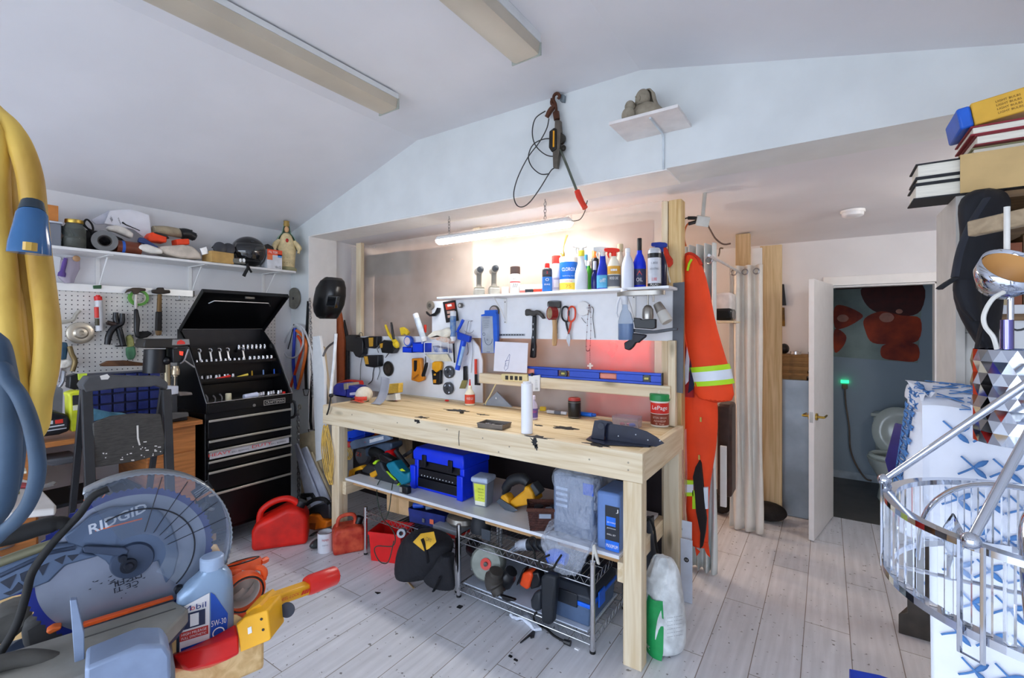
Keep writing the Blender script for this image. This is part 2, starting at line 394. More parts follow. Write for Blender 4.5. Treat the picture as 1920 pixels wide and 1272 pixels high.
def light(name,kind,loc,energy,col=(1,1,1),rot=(0,0,0),**k):
    l=bpy.data.lights.new(name,kind);l.energy=energy;l.color=col
    for a,q in k.items():setattr(l,a,q)
    o=bpy.data.objects.new(name,l);C.objects.link(o);o.location=loc;o.rotation_euler=rot;return o
sun=light('sun','SUN',(0,-8,6),2.2,(1,.93,.84),(math.radians(-38),0,math.radians(-20)),angle=.02)
pt=light('garage_opening_portal','AREA',((XL+XR)/2,YF+.02,1.12),1,rot=(math.radians(90),0,0),shape='RECTANGLE',size=XR-XL-.5,size_y=2.24)
pt.data.cycles.is_portal=True
light('rear_fill_light','POINT',(1.0,3.4,2.28),12,(1,.94,.87),shadow_soft_size=.12)  # added lamp, out of view, brightens the corridor
light('store_lamp','POINT',(-2.2,4.1,2.1),30,(1,.72,.5),shadow_soft_size=.1)
light('crate_fill_bulb','POINT',(-1.12,3.0,1.68),3.5,(1,.85,.7),shadow_soft_size=.03)  # added light hidden behind the white board to brighten the red bin
cam=bpy.data.cameras.new('camera');co=bpy.data.objects.new('camera',cam);C.objects.link(co)
co.location=EYE;co.rotation_euler=(PI/2,0,YAW);cam.sensor_width=36;cam.lens=FPX/1920*36;cam.clip_start=.02
cam.shift_y=(HY-636)/1920*1.0
bpy.context.scene.camera=co
S=bpy.context.scene
S.view_settings.view_transform='Standard';S.view_settings.look='None';S.view_settings.gamma=1;S.view_settings.use_curve_mapping=False
S.view_settings.exposure=.55
S.cycles.max_bounces=10;S.cycles.diffuse_bounces=5;S.cycles.transparent_max_bounces=16;S.cycles.transmission_bounces=8;S.cycles.sample_clamp_indirect=4
# workbench
BZ,BY0,BY1,BX0,BX1=1.015,2.13,2.87,-3.167,-.707
PINE,PINED='#e6d6b8','#d0b890'
WX,WZ,WY=wood(PINE,PINED,'x'),wood(PINE,PINED,'z'),wood(PINE,PINED,'y')
WX2=wood('#dcc7a0','#c0a272','x',seed=3.1)
wbn=thing('workbench','long pale pine workbench with scuffed board top and melamine lower shelf','workbench',((BX0+BX1)/2,2.5,0))
tm=M(WX2)
for i in range(5):
    y0=BY0+.038+i*.135
    tm.bb(BX0+.04,BX1-.04,y0+.001,min(y0+.134,BY1-.04),BZ-.032,BZ-.002)
obj('bench_top',tm,wbn,world=True,bev=.002)
obj('front_rail',M(WX).bb(BX0,BX1,BY0,BY0+.038,BZ-.14,BZ),wbn,world=True,bev=.003)
obj('back_rail',M(WX).bb(BX0,BX1,BY1-.038,BY1,BZ-.14,BZ+.004),wbn,world=True,bev=.003)
for x in(BX0,BX1-.038):obj('side_rail',M(WY).bb(x,x+.038,BY0+.0385,BY1-.0385,BZ-.14,BZ),wbn,world=True,bev=.003)
def leg(x,y,fl=1):
    l=M(WZ);l.bb(x,x+.089,y,y+.0375,0,BZ-.1405);l.bb(x,x+.089,y+.0385,y+.076,0,BZ-.14)
    obj('leg',l,wbn,world=True,bev=.003)
leg(-.802,BY0+.001);leg(-3.06,BY0+.001);leg(-.802,BY1-.08);leg(-3.06,BY1-.08)
obj('shelf_bearer',M(WY).bb(-3.06+.09,-3.06+.128,BY0+.03,BY1-.03,.37,.466),wbn,world=True,bev=.003)
obj('shelf_bearer',M(WY).bb(-.842,-.804,BY0+.03,BY1-.03,.37,.466),wbn,world=True,bev=.003)
obj('shelf_board',M(mat('#dfe2e8',.4,var=.06,scale=6)).bb(-2.965,-.84,BY0+.05,BY1-.05,.467,.485),wbn,world=True,bev=.002)
obj('shelf_stiffener',M(wood('#c9a273','#a67c4e','x')).bb(-2.93,-.845,BY0+.09,BY0+.128,.43,.4665),wbn,world=True,bev=.002)
for u,v in((700,806),(745,793),(838,806),(905,822),(935,848),(955,838),(1105,862),(1178,868),(1178,882),(660,778)):
    p=P(u,v,Y=BY0);obj('screw_head',M(mat('#9a8f7c',.4,.5)).cyl((p.x,BY0-.0012,p.z),(p.x,BY0+.001,p.z),.0045,n=10),wbn,world=True)
SPM=mat('#141416',.5,var=.1)
def spl(m):obj('paint_spill',m,wbn,world=True,smooth=0)
def splat(c,r,seed,y=None,z=None,n=22,st=1.0):
    rnd=random.Random(seed);pts=[]
    for i in range(n):
        a=2*PI*i/n;q=r*(1+.75*(rnd.random()-.5)+(.8 if rnd.random()<.18 else 0))
        pts.append((c[0]+q*math.cos(a)*st,c[1]+q*math.sin(a)))
    return pts
for(u,v,r,sd,st)in((1002,830,.022,1,.8),(783,790,.016,5,.9),(1006,838,.014,8,.6)):
    p=P(u,v,Y=BY0-.0006);spl(M(SPM).prism([(a,BY0-.0008,min(b,BZ-.001))for a,b in splat((p.x,p.z),r,sd,st=st)],(0,.0007,0)))
for(u,v,r,sd,st)in((1060,803,.028,2,2.2),(1008,822,.035,3,1.5),(858,770,.03,4,2.0),(1010,798,.012,6,2.),(905,778,.012,7,2.4),(790,783,.018,9,1.8),(1120,835,.03,11,1.6)):
    p=P(u,v,Z=BZ-.001);spl(M(SPM).prism([(a,max(b,BY0+.001),BZ-.0018+.001*(b<BY0+.05))for a,b in splat((p.x,p.y),r,sd,st=st)],(0,0,.0021)))
spl(M(SPM).tube([P(861,808,Y=BY0-.001),P(860,822,Y=BY0-.001),P(861,836,Y=BY0-.001)],.002,5))
# the studs and the plastic sheet behind the bench
def stud(x,y,w=.038,d=.089,z0=0,z1=2.41,ax='z',lab=None,m=None):
    o=M(m or WZ).bb(x,x+w,y,y+d,z0,z1);return o
for i,(uu,y_)in enumerate(((672,YP-.062),(893,YP+.03))):
    p=P(uu,480,Y=y_);struct('trim_%d'%(3+i),stud(p.x-.035,y_,.07,.04 if i==0 else.089,.5 if i==0 else 0),bev=.003)
pst=M(WZ);pst.bb(-.840,-.802,2.885,2.974,0,2.375);obj_=struct('trim_5',pst,bev=.004)
struct('trim_6',M(wood('#e0c48f','#c39b5c','z',seed=2)).bb(-.798,-.722,2.885,2.974,0,2.375),bev=.004)
def plastic(tint,a,rough=.25):
    m=bpy.data.materials.new('plastic_sheet');m.use_nodes=True;nt=m.node_tree;L=nt.links.new
    b=nt.nodes['Principled BSDF'];b.inputs['Base Color'].default_value=(*lin(tint),1);b.inputs['Roughness'].default_value=rough
    b.inputs['Alpha'].default_value=a
    tc=nt.nodes.new('ShaderNodeTexCoord');n=nt.nodes.new('ShaderNodeTexNoise');n.inputs['Scale'].default_value=2.2;n.inputs['Detail'].default_value=3
    L(tc.outputs['Object'],n.inputs['Vector']);mr=nt.nodes.new('ShaderNodeMapRange');mr.inputs[1].default_value=.3;mr.inputs[2].default_value=.7;mr.inputs[3].default_value=a-.12;mr.inputs[4].default_value=a+.1
    L(n.outputs['Fac'],mr.inputs[0]);L(mr.outputs[0],b.inputs['Alpha'])
    return m
SHEET=plastic('#d9cdc3',.46)
def wr_(a,b):
    return.010*math.sin(7*a+9*b)+.006*math.sin(23*a-14*b+1)+.004*math.sin(41*a+3*b)
sh=M(SHEET).grid(lambda a,b:V((-3.9+a*3.06,YP+.012*wr_(a,b)/.016,.9+b*1.49)),120,50)
one('plastic_sheet',sh,'translucent milky plastic sheet stapled across the wall behind the workbench','plastic sheet')
sh2=M(plastic('#e0b0a8',.5)).grid(lambda a,b:V((-.72+.006*math.sin(9*a+7*b),2.885+a*.11,.0+b*.98)),10,40)
one('plastic_sheet',sh2,'pinkish plastic sheet wrapped round the end post by the orange coverall','plastic sheet')
struct('shade_panel_lower',M(mat('#2b2226',.7,var=.2,scale=3)).bb(-3.9,-.86,2.96,2.98,0,.9))  # near-black board painting in the gloom behind and under the bench
struct('wall_partition',M(mat('#96705a',.8,var=.2,scale=1.6,col2='#c89a80')).bb(-3.9,-1.0,3.22,3.26,0,2.35))
one('insulation_panel',M(mat('#151314',.9)).bb(P(690,475,Y=3.0).x,P(770,475,Y=3.0).x,2.97,3.0,P(690,520,Y=2.98).z,2.3),'dark grey blurred panel behind the plastic sheet, upper left','panel')
rp=PP([(1095,640),(1222,640)],Y=3.1)
one('red_crate',M(mat('#f01810',.4)).bb(rp[0].x,rp[1].x,3.1,3.19,.91,P(1100,628,Y=2.96).z),'red bin lit by an added bulb, blurred behind the plastic sheet above the blue level','bin',bev=.03)
# boards, shelf and rail on the wall behind the bench
YB0=2.862
WB=mat('#eceef2',.45,var=.02)
a,b=P(810,636,Y=YB0),P(1262,636,Y=YB0)
one('white_board',M(WB).bb(a.x,b.x,YB0,YB0+.012,P(1050,636.5,Y=YB0).z,1.822),'long white hanging board under the spray bottle shelf','board')
q=[(652,631),(872,631),(886,636),(897,650),(904,675),(904,757.5),(652,733)]
pl=PP(q,Y=YB0-.0005);pl=[V((p.x,p.y,max(p.z,BZ+.001)))for p in pl]
one('white_board',M(WB).prism(pl,(0,.012,0)),'white board with rounded corner standing on the left bench end','board')
SZ=1.822
sh=thing('bottle_shelf','narrow white shelf carrying spray bottles and cans above the bench','shelf',(-1.6,2.86,SZ))
x0,x1=P(822,560,Y=2.68).x,P(1256,540,Y=2.68).x
obj('board',M(mat('#eff1f5',.4,var=.02)).bb(x0,x1,2.66,YB0-.001,SZ,SZ+.016),sh,world=True,bev=.002)
for u in(948,1189):
    X=P(u,590,Y=YB0).x;k=M(WHITEP);k.bb(X-.012,X+.012,YB0-.006,YB0-.001,SZ-.19,SZ-.003);k.bb(X-.012,X+.012,2.70,YB0-.006,SZ-.007,SZ-.003)
    k.tube([(X,YB0-.006,SZ-.17),(X,YB0-.05,SZ-.1),(X,2.72,SZ-.008)],.004,6);obj('bracket',k,sh,world=True)
    k=M(DSTEEL)
    for z in(SZ-.03,SZ-.18):k.cyl((X,YB0-.009,z),(X,YB0-.004,z),.004,n=8)
    obj('screw',k,sh,world=True)
flat('hanging_board','dark grey board edge hung on the right end of the bench wall','panel',[(1262,531),(1283,529),(1280,738),(1260,735)],.012,mat('#5a5d64',.5,var=.08),Y=2.845)
rl=P(898,702,Y=2.79),P(1250,737,Y=2.79)
z0=P(1100,732,Y=2.79).z;z1=P(1100,715,Y=2.79).z
one('rail_batten',M(WX).bb(rl[0].x,rl[1].x+.02,2.79,2.86,z0-.012,z1+.003),'pale pine batten carrying the blue spirit level','batten',bev=.003)
one('upright_batten',M(WZ).bb(P(1252,700,Y=2.81).x,P(1266,700,Y=2.81).x,2.81,2.86,BZ+.005,P(1256,639,Y=2.8).z),'short upright pine batten on the right bench corner','batten',bev=.003)
lv=thing('spirit_level','long blue box-beam spirit level lying on the pine batten','level',(-1.3,2.81,z1+.004))
def lvx(u):return P(u,690,Y=2.80).x
zb=z1+.004;zt=zb+.072;LB=mat('#2444a8',.35,.3,.08);LE=mat('#c0392b',.5)
bx=[lvx(988),lvx(1002),lvx(1046),lvx(1058),lvx(1068),lvx(1110),lvx(1128),lvx(1161),lvx(1206),lvx(1220),lvx(1240)]
m=M(LB);m.bb(bx[0],bx[-1],2.795,2.82,zb,zb+.016);m.bb(bx[0],bx[-1],2.795,2.82,zt-.016,zt)
for xa,xb in((bx[1],bx[2]),(bx[4],lvx(1124)),(lvx(1156),bx[8]),(bx[9],bx[10])):m.bb(xa,xb,2.797,2.818,zb+.016,zt-.016)
obj('frame',m,lv,world=True,bev=.002)
for xa,xb in((bx[2],bx[4]),(bx[8],bx[9])):
    c=(xa+xb)/2;m=M(mat('#33383c',.4));m.lathe([(.026,0),(.026,.022),(.02,.0225)],24,(c,2.819,(zb+zt)/2),(0,-1,0));obj('vial_housing',m,lv,world=True)
    m=M(mat('#c9c26a',.2,var=0)).cyl((c-.013,2.7945,(zb+zt)/2),(c+.013,2.7945,(zb+zt)/2),.008,n=10);obj('vial',m,lv,world=True)
[obj('hand_hole_liner',M(mat('#e08a78',.45)).bb(a,b,2.80,2.815,zb+.018,zt-.018),lv,world=True,bev=.008)for a,b in((bx[0]+.003,bx[1]),(lvx(1124),lvx(1156)))]
obj('end_cap',M(mat('#3a3f48',.5)).bb(bx[-1],bx[-1]+.006,2.794,2.821,zb-.001,zt+.001),lv,world=True)
lp=thing('shop_light','long glowing white tube light hanging over the bench','lamp',P(945,435,Y=2.62))
la,lb=P(820,452,Y=2.62),P(1072,416,Y=2.62);la.z=lb.z=(la.z+lb.z)/2
def half(m,a,b,r,a0,a1,n=10):
    rings=[]
    for e,k in((a,.55),(a+(b-a).normalized()*.02,1),(b-(b-a).normalized()*.02,1),(b,.55)):
        rings.append([e+V((0,math.sin(a0+(a1-a0)*i/n)*r*k*1.15,math.cos(a0+(a1-a0)*i/n)*r*k))for i in range(n+1)])
    return m.loft(rings)
hz=M(mat('#f2f1ee',.4,var=.02));half(hz,la,lb,.034,-PI*.5,PI*.5);obj('housing',hz,lp,world=True)
EM=bpy.data.materials.new('tube_glow');EM.use_nodes=True
e=EM.node_tree.nodes['Principled BSDF'];e.inputs['Base Color'].default_value=(.9,.9,.9,1);e.inputs['Emission Color'].default_value=(1,.97,.92,1);e.inputs['Emission Strength'].default_value=40
tb=M(EM);half(tb,la,lb,.032,PI*.5,PI*1.5);obj('diffuser',tb,lp,world=True)
for u,v in((842,447),(1022,420)):
    X=P(u,v,Y=2.62).x;m=M(STEEL);chain(m,(X,2.62,la.z+.04),(X,2.62,2.44-.03),.028,.0022)
    m.tube([(X,2.62,2.437),(X,2.62,2.42),(X+.008,2.62,2.41)],.003,6);obj('hanger',m,lp,world=True)
obj('power_cord',M(mat('#5a5550',.6)).tube(cr([lb+V((0,0,.005)),P(1087,412,Y=2.66),P(1096,398,Y=2.7),P(1098,388,Y=2.75),V((P(1099,380,Y=2.78).x,2.80,2.43))]),.003,6),lp,world=True)
ZS=SZ+.0165;YS=2.745
NAVY=mat('#14205e',.3);BLK=BLACKP;CREAM=mat('#e9e2cc',.45,var=.03);GOLD=mat('#d8a23a',.5);LBL=mat('#2f8fd0',.4,var=.05);GRN=mat('#3f9a2a',.35)
DK=mat('#3a3e44',.4,.3);SILV=mat('#b9b7b0',.35,.6,.1)
def drill(u,vt,label):
    p,h,r=stand(u,vt,20,2.74,ZS);t=thing('cordless_drill',label,'drill',p,face(p)+.12,'silver drills')
    obj('battery',M(mat('#a8a59c',.45,.2)).bb(-.038,.038,-.06,.055,0,.05),t,bev=.008)
    m=M(mat('#77736b',.5));m.loft([[(sx*w,y0+sy*l,z)for sx,sy in((-1,-1),(1,-1),(1,1),(-1,1))]for z,w,l,y0 in((.05,.024,.034,0),(.08,.017,.022,.004),(h-.06,.018,.024,-.004),(h-.03,.022,.04,-.01))]);obj('handle',m,t,bev=.006)
    m=M(SILV);m.lathe([(.012,-.085),(.027,-.08),(.029,-.03),(.03,.06),(.022,.08),(.0,.085)],20,(0,0,h-.032),(0,1,0));obj('motor_housing',m,t)
    m=M(DK);m.lathe([(.006,-.125),(.021,-.12),(.025,-.085)],20,(0,0,h-.032),(0,1,0));obj('chuck',m,t)
    obj('foot',M(mat('#8e8a80',.5)).bb(-.034,.034,-.05,.045,.05,.062),t,bev=.004)
drill(898,500,'silver cordless drill standing on its battery, left of the pair');drill(926,498,'silver cordless drill standing on its battery, beside the white box')
carton('small_box','small white box beside the right silver drill','box',V((P(948,550,Y=2.76).x,2.76,ZS)),(.05,.05,.055),.5,WHITEP)
bottle('spray_can','black capped spray can standing alone between drills and lying box','can',966,500,19,YS,ZS,body=mat('#e8e6e2',.35,var=.04),cap=mat('#3a2b28',.4),caph=.26,capr=1.0,bands=[(.0,.5,mat('#d0cfcc',.4)),(.55,.6,REDP)],txt=[('PAINT',.72,.55,.12,BLK),('///',.4,.5,.2,BLK)])
bl=V((P(990,548,Y=2.75).x,2.77,ZS));carton('long_carton','flat white and red carton lying behind the black and red tool','box',bl+V((.03,.02,.0)),(.2,.06,.062),.35,mat('#efece8',.5),patch=[(.0,1,.1,.35,mat('#c05a50',.5)),(0,1,.45,.5,mat('#d8a8a0',.5))])
t=thing('box_cutter','black and orange-red knife lying on the shelf before the carton','knife',V((P(1000,550,Y=2.70).x,2.705,ZS)),.3)
obj('grip',M(mat('#e8391c',.4)).bb(0,.085,-.012,.012,0,.026),t,bev=.006);obj('head',M(BLK).bb(-.06,-.001,-.011,.011,0,.025),t,bev=.005)
bottle('spray_can','blue and black can with red cap, left end of the bottles','can',1026,494,19,2.7,ZS,body=mat('#23252c',.35),cap=REDP,caph=.17,capr=.5,bands=[(.02,.62,mat('#2a6fc0',.4)),(.7,.84,mat('#3b3a40',.4))],txt=[('O',.5,.35,.12,PAPER),('2',.8,.16,.1,REDP),('BRAKE',.3,.6,.07,PAPER)])
bottle('spray_can','tall white can with broad red cap left of the wipes tub','can',1043,480,17,2.8,ZS,body=mat('#cfd0da',.35),cap=mat('#e2231a',.35),caph=.2,capr=.98,bands=[(.1,.5,mat('#9a97b0',.4))],txt=[('IIIII',.3,.5,.25,PAPER)])
BLU=mat('#1565c8',.35,var=.03)
bottle('wipes_tub','white lidded wipes tub with blue label and red oval','tub',1066,483,34,2.765,ZS,body=mat('#f2f1ea',.4,var=.02),cap=mat('#f4f2ee',.4,var=.02),caph=.13,capr=1.01,kind='jar',bands=[(.4,.97,BLU),(.06,.28,mat('#f2d54a',.4)),(.28,.4,mat('#e8efe0',.4))],
       txt=[('\u25cf',.72,.001,.001,REDP),('CLOROX',.72,.78,.12,PAPER),('disinfecting wipes',.5,.7,.04,mat('#e0e8f4',.5)),('citrus',.33,.4,.05,REDP),('75',.16,.3,.1,mat('#d89a1a',.5))])
bottle('spray_bottle','white spray bottle with yellow collar right of the wipes tub','bottle',1090,470,24,2.695,ZS,body=mat('#e4e8ec',.35,var=.03),kind='slim',sy=.7,cap=mat('#ded23c',.4),caph=.14,capr=.48,trig=(mat('#f0f0ea',.4),.045))
bottle('spray_bottle','green bottle standing behind the yellow collared sprayer','bottle',1104,490,16,2.8,ZS,body=GRN,kind='bottle',cap=WHITEP,capr=.45)
bottle('spray_can','blue and white can standing between the white and orange tops','can',1097,478,11,2.835,ZS,body=mat('#c8dcec',.35),cap=mat('#4fa3d8',.4),caph=.14,capr=.9,bands=[(.6,.8,mat('#3a8ac8',.4))])
bottle('spray_can','dark can with orange nozzle top behind the navy bottle','can',1116,470,14,2.805,ZS,body=mat('#20222a',.35),cap=mat('#f07a2a',.4),caph=.18,capr=.8)
bottle('squeeze_bottle','slim dark navy bottle with white stopper','bottle',1115,490,13,2.70,ZS,body=mat('#171a66',.2),kind='bottle',cap=mat('#d8d8e0',.3),caph=.3,capr=.5)
bottle('spray_bottle','bright blue cleaner bottle with light blue label and white nozzle','bottle',1130,478,22,2.7,ZS,body=mat('#1630b8',.3),kind='slim',sy=.7,bands=[(.03,.4,mat('#5fb4dc',.35))],txt=[('off!',.25,.5,.12,PAPER)],trig=(mat('#e6e6e0',.4),.05))
bottle('spray_bottle','beige bottle with cream top behind the red trigger','bottle',1163,458,20,2.8,ZS,body=CREAM,kind='bottle',cap=mat('#d8c9a2',.45),caph=.16,capr=.55)
bottle('spray_bottle','cream bottle with red trigger and gold label','bottle',1151,478,24,2.71,ZS,body=mat('#ece6d2',.4,var=.02),kind='bottle',sy=.75,bands=[(.42,.66,mat('#dba23c',.4)),(.06,.4,mat('#5f6268',.45))],txt=[('\u2014\u2014',.54,.5,.06,PAPER),('WOOD CARE',.3,.7,.08,PAPER)],trig=(mat('#e8301c',.35),.042))
bottle('squeeze_bottle','plain white bottle without trigger, beside the bright blue one','bottle',1177,466,23,2.7,ZS,body=mat('#e2e6f2',.4,var=.02),kind='bottle',cap=mat('#eeeef0',.4),caph=.1,capr=.42)
bottle('oil_bottle','royal blue bottle with long black spout','bottle',1199,447,24,2.765,ZS,body=mat('#0c2fd6',.25),kind='bottle',sy=.7,cap=mat('#1a1a1c',.4),caph=.24,capr=.36,bands=[(.08,.5,mat('#3a3e60',.4))],txt=[('\u25b2',.4,.4,.12,REDP),('OIL',.22,.5,.1,PAPER)])
bottle('spray_bottle','navy spray bottle with blue and red trigger at the right shelf end','bottle',1240,470,20,2.8,ZS,body=mat('#10143c',.3),kind='bottle',trig=(mat('#16308c',.35),.05))
bottle('spray_can','grey can with white label and black bands, rightmost on the shelf','can',1227,466,24,2.7,ZS,body=mat('#c9ccd2',.3,.2),bands=[(.0,.08,BLK),(.08,.74,mat('#cfd2da',.4)),(.74,.86,BLK)],txt=[('1-800',.6,.5,.06,mat('#6a6f7a',.5)),('INDUSTRIAL',.45,.7,.05,mat('#6a6f7a',.5)),('LUBE',.18,.4,.08,REDP),('FLUID',.04,.6,.05,PAPER)])
t=thing('torch_head','small brass gas torch nozzle above the red capped cans','torch',P(1056,476,Y=2.835))
bottle('gas_cylinder','slim dark gas bottle carrying the brass torch behind the red cap','gas bottle',1056,484,10,2.835,ZS,body=mat('#2a4fa0',.35),cap=BRASS,caph=.06,capr=.5)
obj('valve',M(BRASS).lathe([(.006,-.03),(.011,-.014),(.011,.0),(.006,.016)],14).cyl((-.022,0,.002),(0,0,.002),.004),t);obj('burner_tube',M(BRASS).tube(cr([(0,0,.01),(.004,0,.05),(.02,0,.1),(.03,0,.125)]),[.004,.004,.0055,.006],8),t)
# tools hung on the white boards
YT=YB0-.012
def C4(x,y):return(860+x/3.975,540+y/3.975)
def C1(x,y):return(560+x/4.241,480+y/4.241)
def tp(f,pts,Y):return[P(*f(x,y),Y=Y)for x,y in pts]
def part(name,t,f,pts,Y,th,mt,bev=.0015):return obj(name,M(mt).prism(tp(f,pts,Y-th),(0,th,0)),t,world=True,bev=bev)
def hung(name,label,cat,u,v,Y=YT,group=None):return thing(name,label,cat,P(u,v,Y=Y),0,group)
t=hung('claw_hammer','claw hammer with black handle hanging under the bottle shelf','hammer',997,585)
part('head',t,C4,[(492,170),(500,158),(522,158),(535,170),(560,172),(578,164),(600,172),(622,192),(640,228),(622,232),(598,206),(576,198),(570,210),(546,212),(530,204),(500,210),(492,202)],YT-.006,.022,DSTEEL,.005)
part('handle',t,C4,[(546,212),(572,210),(570,290),(568,400),(572,440),(568,520),(556,524),(530,522),(528,512),(534,440),(545,330),(544,280)],YT-.006,.024,BLACKP,.006)
m=M(mat('#c9c9cc',.5));
for y in(262,300,360,452):m.prism(tp(C4,[(552,y),(558,y+3),(556,y+18),(551,y+14)],YT-.0305),(0,.001,0))
obj('scuff_marks',m,t,world=True)
t=hung('wooden_hammer','wooden handled hammer hanging behind the red tape roll','hammer',1038,580)
part('handle',t,C4,[(700,170),(722,172),(726,300),(728,400),(722,432),(700,434),(694,420),(698,300),(692,200)],YT-.004,.02,wood('#d9b98a','#b48a58','z'),.005)
part('head',t,C4,[(664,104),(752,104),(760,120),(752,150),(668,150)],YT-.002,.014,DSTEEL,.004)
t=hung('tape_roll','roll of red-brown packing tape hung on the wooden hammer handle','tape roll',1036,587,YT-.03)
c=P(*C4(686,190),Y=YT-.045)
obj('tape',M(mat('#8c1f1c',.25,coat=.3)).lathe([(.038,0),(.046,0),(.046,.045),(.038,.045),(.038,0)],32,c+V((.02,.028,0)),(-.55,-.85,0),caps=False),t,world=True)
obj('core',M(mat('#c9b490',.8)).lathe([(.0345,.001),(.0378,.001),(.0378,.044),(.0345,.044),(.0345,.001)],32,c+V((.02,.028,0)),(-.55,-.85,0),caps=False),t,world=True)
wire('hook','thin wire hook over the red tape roll','hook',[P(*C4(x,y),Y=YT)for x,y in((735,340),(736,260),(758,170),(762,120),(752,100),(680,100),(664,112),(664,140))],.0022,BLACK)
t=hung('scissors','scissors with one black and one orange handle hanging point down','scissors',1066,600)
for nm,mt_,cx,sgn in(('black_handle',BLACKP,795,-1),('orange_handle',mat('#d9482a',.4),844,1)):
    L=tp(C4,[(cx,140),(cx+20,150),(cx+26,180),(cx+22,225),(cx+8-8*sgn,250),(cx-14-6*sgn,245),(cx-24,220),(cx-26,180),(cx-18,150)],YT-.012)
    m=M(mt_).tube(cr(L,4,True),.0065,8,closed=True);m.tube(tp(C4,[(cx-4*sgn,246),(cx-14*sgn,300),(820-3*sgn,345)],YT-.012),[.007,.0075,.006],8);obj('handle',m,t,world=True)
part('blade',t,C4,[(812,335),(826,335),(834,370),(826,436),(818,436),(808,380)],YT-.012,.003,STEEL,.0005)
part('blade',t,C4,[(816,340),(830,340),(828,400),(820,434),(803,395),(806,365)],YT-.008,.003,STEEL,.0005)
obj('pivot_screw',M(STEEL).cyl(P(*C4(819,350),Y=YT-.018),P(*C4(819,350),Y=YT-.006),.005,n=12),t,world=True)
t=hung('sanding_disc','white round disc hung between scissors and hanging spray bottle','disc',1093,580);c=P(*C4(928,155),Y=YT-.004)
obj('pad',M(WHITEP).lathe([(0,.006),(.046,.006),(.048,0)],36,c,(0,-1,0)),t,world=True);obj('hub',M(mat('#c9cacf',.4)).cyl(P(*C4(960,150),Y=YT-.012),P(*C4(960,150),Y=YT-.009),.008,n=14),t,world=True)
ro=thing('rosary','dark bead rosary with pale cross hanging before the boards','rosary',P(*C4(970,150),Y=YT-.02))
bd=cr(tp(C4,[(975,130),(985,200),(985,320),(978,450),(965,470),(950,455),(956,330),(962,215),(968,150)],YT-.016),5,True)
m=M(mat('#5a1f26',.35));m.tube(bd,.0009,4,closed=True)
for i in range(0,len(bd),2):m.ell(bd[i],.0034,7,5)
dl=tp(C4,[(977,455),(979,570)],YT-.016)
for i in range(9):m.ell(dl[0]+(dl[1]-dl[0])*i/9,.003,7,5)
obj('beads',m,ro,world=True)
part('cross',ro,C4,[(972,560),(986,560),(986,574),(1000,575),(1000,588),(986,588),(986,620),(972,620),(972,588),(958,588),(958,575),(972,574)],YT-.014,.005,mat('#e2d8c8',.4),.001)
wire('wire_loop','black bent wire hook right of the rosary','wire',[P(*C4(x,y),Y=YT)for x,y in((990,140),(1004,160),(1000,230),(1012,330),(1016,374))],.002,BLACK)
wire('wire_loop','thin black wire left of the rosary beads','wire',[P(*C4(x,y),Y=YT)for x,y in((915,222),(935,250),(950,264))],.0016,BLACK)
t=hung('hanging_spray_bottle','clear spray bottle of blue liquid hung by its trigger on the shelf edge','bottle',1173,600,2.64)
Yh=2.64
def ob(f,rows,Y,sy,n=20):
    out=[]
    for xl,xr,y in rows:
        a_,b_=P(*f(xl,y),Y=Y),P(*f(xr,y),Y=Y);c_=(a_+b_)/2;r_=(b_-a_).length/2
        out.append([c_+V((r_*math.cos(2*PI*i/n),r_*sy*math.sin(2*PI*i/n),0))for i in range(n)])
    return out
GL=mat('#c9d6e6',.12,trans=.85,var=0,ior=1.2)
obj('body',M(GL).loft(ob(C4,[(1195,1300,392),(1190,1306,380),(1190,1302,250),(1205,1285,190),(1218,1262,160),(1220,1258,120)],Yh,.6)),t,world=True)
obj('liquid',M(mat('#5f8fc8',.1,trans=.35,var=0)).loft(ob(C4,[(1198,1296,386),(1194,1300,376),(1194,1300,268)],Yh,.52)),t,world=True)
obj('sprayer',M(mat('#d8dae0',.35)).loft(ob(C4,[(1216,1262,125),(1214,1264,95),(1205,1262,60),(1208,1258,20),(1214,1250,8)],Yh,.8)),t,world=True)
obj('trigger',M(mat('#cfd2da',.35)).tube(tp(C4,[(1200,70),(1185,120),(1178,190),(1190,220)],Yh-.01),[.007,.006,.005,.004],7),t,world=True)
t=hung('spot_light_bar','brushed steel spot light bar with frosted heads below the right shelf end','lamp',1215,560,2.70)
za=P(1205,548,Y=2.66).z;xa,xb=P(1158,550,Y=2.66).x,P(1248,550,Y=2.66).x
NICK=mat('#a8a39b',.3,.9,.05)
obj('base_bar',M(NICK).lathe([(.001,0),(.5,0),(.5,.024),(.46,.028),(.001,.028)],40,((xa+xb)/2,2.655,za-.02),sx=(xb-xa),sy=.1),t,world=True)
s1=P(*C4(1410,120),Y=2.66);m=M(NICK);m.cyl((s1.x,2.66,za-.02),(s1.x,2.66,P(*C4(1410,135),Y=2.66).z),.005)
m.lathe([(.03,0),(.032,.02),(.03,.055),(.018,.075),(.008,.08)],24,P(*C4(1410,232),Y=2.66));obj('spot_head',m,t,world=True)
m=M(NICK);h0=P(*C4(1480,120),Y=2.68);m.cyl((h0.x-.02,2.67,za-.02),(h0.x-.02,2.67,h0.z+.01),.005)
h1=P(*C4(1555,255),Y=2.66);h2=h0+(h1-h0)*.45;m.cyl(h0,h2,.024,.03,20);hd_=obj('spot_head',m,t,world=True)
obj('glass_shade',M(mat('#d9d6ce',.5,trans=.3,var=0)).tube([h2,h2+(h1-h2)*.8,h1],[.03,.034,.03],20),t,world=True)
t=hung('bar_clamp','black bar clamp with pistol grip hung beneath the spot lights','clamp',1215,620,2.66)
yc=2.66
